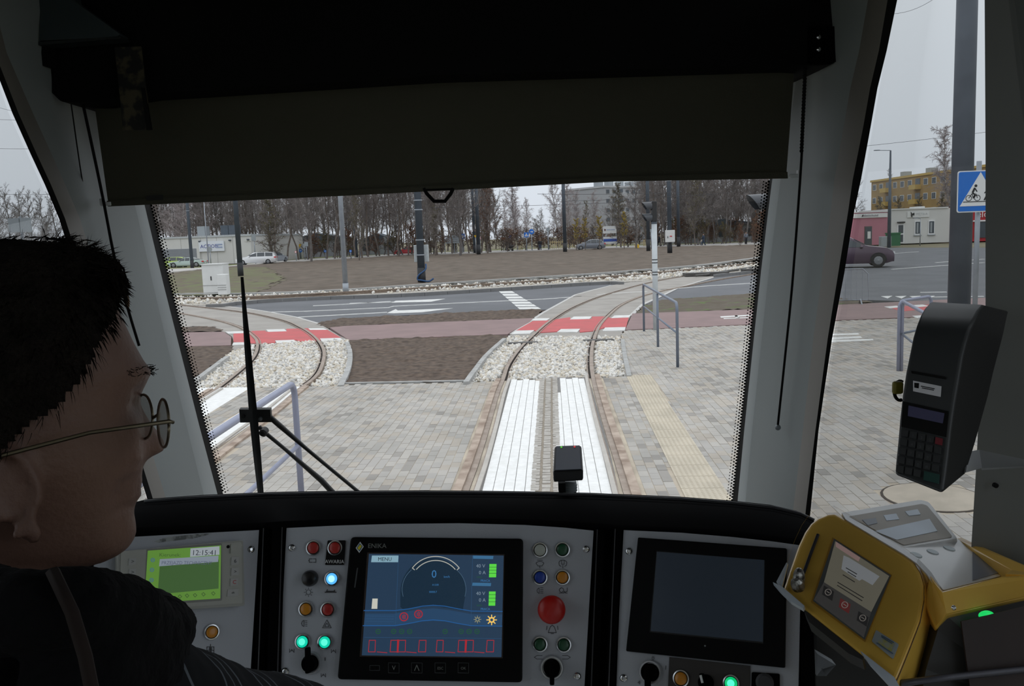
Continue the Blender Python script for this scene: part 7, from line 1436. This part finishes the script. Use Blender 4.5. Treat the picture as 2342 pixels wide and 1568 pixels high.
# ================================================================ DRIVER
HA = math.radians(34); FD = _R*math.cos(HA)+_F*math.sin(HA); FD = nrm(FD); ND = nrm(_R*math.sin(HA)-_F*math.cos(HA)); HU = _U.copy()
HD_ = 0.60; HS = HD_/FPX
DSK = mat('driver_skin', (0.19, 0.105, 0.078), .55, col2=(0.15, 0.08, 0.06), scale=14, bump=.12, bscale=220)
HAIRM = mat('driver_hair', (0.014, 0.011, 0.009), .85, var=.3, scale=60, bump=.8, bscale=260, spec=.1)
JKT = mat('vest_black', (0.006, 0.006, 0.007), .95, var=.2, scale=20, bump=.5, bscale=90, spec=.1)
drv = thing('person', D(40, 2200, .62), 'driver seen from behind in profile, dark hair, thin-rimmed glasses, black collar and plaid sleeve', 'person')
prof = [(556,120,-10,.016),(562,160,-50,.030),(580,200,-110,.046),(610,228,-155,.058),(650,247,-190,.066),(690,266,-212,.071),(730,286,-225,.075),(783,312,-232,.078),(825,337,-233,.079),(850,351,-232,.079),(877,349,-230,.078),(904,337,-226,.077),(931,329,-222,.076),(980,328,-212,.075),(1029,333,-198,.073),(1060,336,-186,.071),(1096,336,-170,.067),(1118,328,-160,.064),(1135,322,-152,.062),(1150,326,-146,.060),(1172,320,-138,.057),(1187,315,-130,.055),(1219,322,-112,.051),(1243,323,-90,.048),(1261,315,-60,.045),(1279,298,-30,.041),(1296,262,0,.034),(1306,225,40,.022)]
nose = [(905,0),(931,3),(955,14),(980,28),(1005,42),(1029,53),(1045,54),(1055,44),(1062,18),(1075,5),(1090,0)]
PY = [p[0] for p in prof]
def hring(y, n=56, grow_=0.0, rnd=None):
    xf = ip(y, PY, [p[1] for p in prof]); xb = ip(y, PY, [p[2] for p in prof]); w = ip(y, PY, [p[3] for p in prof]); x0 = min(60, xf-60); nb = ip(y, [p[0] for p in nose], [p[1] for p in nose])*HS
    c = D(x0, y, HD_+.078); A_ = (xf-x0)*HS; B_ = (x0-xb)*HS; out = []
    for i in range(n):
        t = 2*PI*i/n; ct, s_ = math.cos(t), math.sin(t); pw = .86 if ct > 0 else .95
        f = (A_ if ct > 0 else B_)*math.copysign(abs(ct)**pw, ct); l = w*math.copysign(abs(s_)**.88, s_)
        ta = t if t < PI else t-2*PI
        if nb > 0: f += nb*math.exp(-(ta/.21)**2)*1.3
        if 875 < y < 950: f -= .009*math.exp(-((abs(ta)-.42)/.20)**2)*math.sin(PI*(y-875)/75)
        if 1085 < y < 1180: f -= .006*math.exp(-((abs(ta)-.62)/.25)**2)
        if 960 < y < 1060: f += .004*math.exp(-((abs(ta)-.62)/.25)**2)
        if 835 < y < 868: f += .003*math.exp(-((abs(ta)-.35)/.3)**2)
        g_ = grow_ if rnd is None else grow_*rnd(t, y)
        d = nrm(FD*f+ND*l) if abs(f)+abs(l) > 1e-6 else FD
        out.append(c+FD*f+ND*l+d*g_)
    return out
ys = np.unique(np.concatenate([np.arange(556, 1306, 12.0), np.arange(1100, 1200, 6.0), np.arange(930, 1075, 6.0)]))
body = MB(); body.loft([hring(y) for y in ys][::-1])
tb_ = lambda pts, r, n=14: body.tube([D(*p) for p in pts], r, n)
tb_([(20,1120,HD_+.085),(5,1250,HD_+.085),(0,1380,HD_+.07),(0,1560,HD_+.06)], [.050,.054,.060,.075])
body.ball(D(20, 2050, .64), (.16, .11, .17), 16, 12)
tb_([(-420,1700,.50),(-200,1620,.54),(40,1620,.60),(330,1660,.72)], [.05,.06,.06,.05])
tb_([(330,1640,.72),(500,1730,.84),(640,1760,.95),(760,1700,1.08),(800,1690,1.12)], [.046,.040,.034,.028,.024])
# near ear
ec = hring(1075)[0]; e0 = D(60, 1090, HD_+.078)+ND*.064-FD*.010
EV = nrm(HU*.97-FD*.16)
b = body
for a0 in [0]:
    pts = [e0+EV*(.031*math.sin(t))+FD*(-.006+.0165*math.cos(t)*(1 if math.sin(t) > -.2 else .7))+ND*.012 for t in np.linspace(-1.9, 3.9, 18)]
    b.tube(pts, [.0042]*18, 7)
b.ball(e0+ND*.006-FD*.004, (.016, .006, .026), 12, 8, 0, (FD, ND, EV)); b.ball(e0-EV*.030+ND*.010+FD*.003, (.007, .0045, .009), 10, 6, 0, (FD, ND, EV)); b.ball(e0+FD*.012+ND*.012, (.004, .004, .006), 8, 6)
# lips
for y, r in ((1116, .0045), (1143, .0055)): b.tube([hring(y)[k]+nrm(hring(y)[k]-D(60, y, HD_+.078))*-.001 for k in (-6, -4, -2, 0, 2, 4, 6)], [.002, r*.8, r, r, r, r*.8, .002], 7)
# eye balls and lids
for s_ in (4, -4):
    q_ = hring(912)[s_]; q_ = q_+nrm(D(60, 912, HD_+.078)-q_)*.0075; b.ball(q_, (.0105, .0105, .0095), 12, 8)
    lid = [hring(yl)[k_]+FD*.0008 for k_, yl in ((2*s_//4, 915), (3*s_//4, 906), (4*s_//4, 903), (5*s_//4, 907), (6*s_//4, 914))]; b.tube(lid, [.0012, .0022, .0025, .0022, .0012], 7)
# hand with five fingers closed on the control lever, below the frame
hw = D(812, 1690, 1.135); hx = nrm(D(900, 1690, 1.2)-hw); hz = nrm(np.array([0, 0, 1.0])-hx*hx[2]); hy = np.cross(hz, hx)
b.ball(hw+hx*.045, (.048, .040, .017), 14, 8, 0, (hx, hy, hz))
for j, (oy, ln, rd) in enumerate(((-.030, .80, .0085), (-.010, .95, .009), (.010, .92, .009), (.030, .74, .008))):
    p = hw+hx*.075+hy*oy; P = [p-hx*.02, p, p+hx*.030*ln-hz*.006, p+hx*.042*ln-hz*.028*ln, p+hx*.026*ln-hz*.046*ln]; b.tube(P, [rd, rd, rd*.95, rd*.88, rd*.7], 10)
p = hw+hx*.020-hy*.036; b.tube([p, p-hy*.016+hx*.020-hz*.010, p-hy*.010+hx*.045-hz*.028, p+hy*.006+hx*.056-hz*.038], [.012, .0105, .0095, .007], 10)
bo = body.build('body', DSK, drv)
rm = bo.modifiers.new('continuous', 'REMESH'); rm.mode = 'VOXEL'; rm.voxel_size = .0034; rm.use_smooth_shade = True
sm_ = bo.modifiers.new('soften', 'SMOOTH'); sm_.factor = .5; sm_.iterations = 3
# black vest with raised collar, over the torso
jb = MB(); jt = lambda pts, r, n=14: jb.tube([D(*p) for p in pts], r, n)
jb.ball(D(10, 2060, .65), (.20, .145, .20), 18, 12)
jt([(-460,1740,.50),(-200,1620,.54),(60,1640,.58),(260,1660,.66)], [.07,.08,.08,.07])
jt([(-150,1420,.60),(-60,1400,.52),(60,1392,.500),(170,1384,.515),(270,1408,.56),(350,1455,.62)], [.030,.030,.0225,.024,.027,.024])
jt([(350,1446,.62),(372,1440,.70),(330,1420,.76),(200,1400,.80)], [.026,.026,.03,.03])
jt([(60,1500,.54),(160,1490,.55),(270,1510,.60),(335,1530,.66)], [.05,.05,.045,.034])
jt([(-150,1430,.60),(-120,1430,.72),(60,1420,.78),(200,1420,.80)], [.03,.04,.04,.03])
vo = jb.build('vest', JKT, drv); rm = vo.modifiers.new('continuous', 'REMESH'); rm.mode = 'VOXEL'; rm.voxel_size = .005; rm.use_smooth_shade = True
tx = bpy.data.textures.new('fleece', 'CLOUDS'); tx.noise_scale = .012; dm = vo.modifiers.new('fleece', 'DISPLACE'); dm.texture = tx; dm.strength = .006; sm_ = vo.modifiers.new('soften', 'SMOOTH'); sm_.iterations = 1
# plaid sleeve
pm_ = mat('plaid_cloth', (0.010, 0.011, 0.013), .95, var=.2, scale=30, spec=.1); t = pm_.node_tree; bs = t.nodes['Principled BSDF']
tc = t.nodes.new('ShaderNodeTexCoord'); mp = t.nodes.new('ShaderNodeMapping'); mp.inputs['Rotation'].default_value = (.2, .6, .5); t.links.new(tc.outputs['Object'], mp.inputs[0]); sx = t.nodes.new('ShaderNodeSeparateXYZ'); t.links.new(mp.outputs[0], sx.inputs[0]); acc = None
for ax_, fr in (('X', 13.0), ('X', 13.0), ('Y', 11.0), ('Y', 11.0)):
    a = t.nodes.new('ShaderNodeMath'); a.operation = 'MULTIPLY_ADD'; a.inputs[1].default_value = fr; a.inputs[2].default_value = 0.0 if acc is None or ax_ == 'Y' and not getattr(acc, '_y', 0) else .22; t.links.new(sx.outputs[ax_], a.inputs[0])
    f = t.nodes.new('ShaderNodeMath'); f.operation = 'FRACT'; t.links.new(a.outputs[0], f.inputs[0]); l = t.nodes.new('ShaderNodeMath'); l.operation = 'LESS_THAN'; l.inputs[1].default_value = .035; t.links.new(f.outputs[0], l.inputs[0])
    if acc is None: acc = l
    else: m_ = t.nodes.new('ShaderNodeMath'); m_.operation = 'MAXIMUM'; t.links.new(acc.outputs[0], m_.inputs[0]); t.links.new(l.outputs[0], m_.inputs[1]); acc = m_
mx_ = t.nodes.new('ShaderNodeMix'); mx_.data_type = 'RGBA'; mx_.inputs[6].default_value = (0.010, 0.011, 0.013, 1); mx_.inputs[7].default_value = (0.10, 0.115, 0.135, 1); t.links.new(acc.outputs[0], mx_.inputs[0]); t.links.new(mx_.outputs[2], bs.inputs['Base Color'])
jb = MB(); jt([(120,1620,.56),(250,1640,.62),(370,1655,.70),(500,1658,.80),(600,1650,.90),(700,1652,1.0),(770,1680,1.08)], [.058,.066,.062,.054,.050,.045,.036], 20)
so = jb.build('sleeve', pm_, drv); rm = so.modifiers.new('continuous', 'REMESH'); rm.mode = 'VOXEL'; rm.voxel_size = .006; rm.use_smooth_shade = True
tx = bpy.data.textures.new('folds', 'CLOUDS'); tx.noise_scale = .07; dm = so.modifiers.new('folds', 'DISPLACE'); dm.texture = tx; dm.strength = .008
b = MB(); b.tube([D(*p) for p in ((120,1305,.498),(165,1400,.485),(195,1500,.48),(215,1600,.48),(225,1800,.47))], [.004]*5, 6); b.build('piping', mat('piping_orange', (0.010, 0.0035, 0.002), .9, var=0), drv, smooth=True)
# hair: a thick cap plus many strands
def hairline(t):
    a = abs(t if t < PI else t-2*PI)
    return float(np.interp(a, [0, .45, .8, 1.15, 1.45, 1.75, 2.1, 2.6, PI], [640, 655, 710, 775, 900, 985, 1130, 1215, 1240]))
hb = MB(); n = 140; ysh = np.arange(556, 1245, 7.0); rn = lambda t, y: 1+.35*noise.noise(Vector((math.cos(t)*6, math.sin(t)*6, y*.03)))
R0 = [hring(y, n, .010 if y > 580 else .008, rn) for y in ysh]; Ri = [hring(y, n, -.004) for y in ysh]; V = []; idx = {}
def vid(k, i, inner=False):
    key = (k, i % n, inner)
    if key not in idx: idx[key] = len(V); V.append((Ri if inner else R0)[k][i % n])
    return idx[key]
Fc = []; inside = lambda k, i: ysh[k] < hairline(2*PI*((i+.5) % n)/n)
for k in range(len(ysh)-1):
    for i in range(n):
        if inside(k, i):
            Fc.append((vid(k, i), vid(k+1, i), vid(k+1, i+1), vid(k, i+1)))
            if not inside(min(k+1, len(ysh)-1), i): Fc.append((vid(k+1, i), vid(k+1, i, True), vid(k+1, i+1, True), vid(k+1, i+1)))
Fc.append(tuple(vid(0, i) for i in range(n))[::-1]); hb.add(V, Fc)
ho = hb.build('hair', HAIRM, drv, smooth=True)
st_ = MB(); cH = D(40, 860, HD_+.078)
for q in range(8000):
    t = RNG.uniform(0, 2*PI); y = RNG.uniform(556, min(hairline(t)+10, 1235)); k = int(t/(2*PI)*n); r0 = hring_cache[int((y-556)//14)][k % n] if 'hring_cache' in globals() else None
    if r0 is None: hring_cache = [hring(yy, n, .008) for yy in np.arange(556, 1260, 14.0)]; r0 = hring_cache[int((y-556)//14)][k]
    r0 = r0+RNG.normal(size=3)*.002; out = nrm(r0-cH); down = -HU*.9+FD*(.25 if math.cos(t) > 0 else -.3); tang = nrm(down-out*(down@out)) if y > 640 else nrm(FD*.8+RNG.normal(size=3)*.5)
    d = nrm(tang+out*RNG.uniform(.02, .28)+RNG.normal(size=3)*.2); ln = RNG.uniform(.005, .012); s = np.cross(d, out); s = nrm(s)*.00022; m = r0+d*ln*.5+out*.001; e = r0+d*ln+tang*.003
    st_.add([r0-s, r0+s, m+s*.8, e, m-s*.8], [(0, 1, 2, 3, 4)])
for q in range(140):   # forelock falling over the brow edge
    a = D(RNG.uniform(195, 270), RNG.uniform(590, 640), HD_+.078+RNG.uniform(-.045, .02)); f1 = RNG.uniform(.35, 1.0)
    P = [a, a+(D(298, 650, HD_+.06)-a)*f1*.6+HU*.004, D(RNG.uniform(286, 304), RNG.uniform(640, 700), HD_+.05+RNG.uniform(-.03, .03))*f1+(a*(1-f1))]
    st_.tube(P, [.0006, .0005, .0002], 3)
tag(st_.build('hair_strands', HAIRM, drv), kind='stuff')
# eyebrow
eb = MB()
for s_ in (1, -1):
    for q in range(60):
        f = RNG.random(); p = hring(848+RNG.uniform(-9, 9))[int((.10+.75*f)/(2*PI)*56)*s_]; p = p+RNG.normal(size=3)*np.array([.0015, .0015, .0008])-FD*.0012; eb.tube([p, p+FD*.0025+ND*s_*.004*RNG.random()+HU*RNG.uniform(-.003, .002)], [.0004, .0002], 3)
tag(eb.build('eyebrows', HAIRM, drv), kind='stuff')
# glasses
gl_ = MB(); GM = mat('frame_metal', (0.20, 0.17, 0.12), .3, .9, var=0); gc = D(352, 958, HD_+.078)
rims = []
for s_ in (1, -1):
    c = gc+ND*s_*.035+FD*.001; ring = [c+ND*math.cos(t)*.0255+HU*math.sin(t)*.0175*(1 if math.sin(t) > 0 else 1.05)-FD*abs(math.cos(t)*s_+1)*.0015 for t in np.linspace(0, 2*PI, 29)]
    gl_.tube(ring, .0011, 6); rims.append((c, ring))
    hinge = c+ND*s_*.027+HU*.003; tip = D(60, 1012, HD_+.078)+ND*s_*.080-FD*.022; gl_.tube([c+ND*s_*.0255+HU*.002, hinge-FD*.003, hinge*.5+tip*.5+HU*.004+ND*s_*.002, tip, tip-FD*.022-HU*.022], [.0014, .0016, .0015, .0017, .0015], 8)
gl_.tube([rims[0][1][14], gc+FD*.004+HU*.004, rims[1][1][0]], .0012, 6)
go = gl_.build('glasses', GM, drv, smooth=True); lg = glass('lens_glass', (.93, .95, .94), .5)
for c, ring in rims: b = MB(); b.prism([p-FD*.0006 for p in ring[:-1]], [p+FD*.0006 for p in ring[:-1]]); b.build('lens', lg, go)
# control lever and seat out of frame, under hand and body
lv_ = thing('control_lever', D(880, 1790, 1.2), 'black drive lever on the console under the hand of the driver', 'lever')
b = MB(); q = hw+hx*.10-hz*.018; b.tube([q-EZ*.16, q-EZ*.03], .012, 12); b.ball(q-EZ*.012, (.022, .040, .020), 12, 8, 0, (hx, hy, hz)); b.build('grip', DASH, lv_, smooth=True)
seat = thing('driver_seat', np.array([-.36, .42, .76]), 'dark cushioned seat carrying the driver', 'seat')
c0 = D(20, 1960, .64); b = MB(); b.box((c0[0]+.05, c0[1]+.02, c0[2]-.30), (.50, .48, .12)); bevel(b.build('cushion', mat('seat_cloth', (0.02, 0.022, 0.028), .9), seat), .04, 3)
b = MB(); b.box((c0[0]-.29, c0[1]-.03, c0[2]-.05), (.10, .46, .50)); bevel(b.build('backrest', mat('seat_cloth', (0.02, 0.022, 0.028)), seat), .035, 3)
b = MB(); zc = c0[2]-.36; b.tube([np.array([c0[0]+.05, c0[1]+.02, .76]), np.array([c0[0]+.05, c0[1]+.02, zc])], .06, 16); b.build('pedestal', DASH, seat, smooth=True)
# ---------------------------------------------------------------- lettering to mesh
_dg = bpy.context.evaluated_depsgraph_get()
for o in [o for o in bpy.data.objects if o.type == 'FONT']:
    me = bpy.data.meshes.new_from_object(o.evaluated_get(_dg)); nm = o.name; par, ml = o.parent, o.matrix_local.copy()
    bpy.data.objects.remove(o); n = bpy.data.objects.new(nm, me); COL.objects.link(n); n.parent = par; n.matrix_local = ml
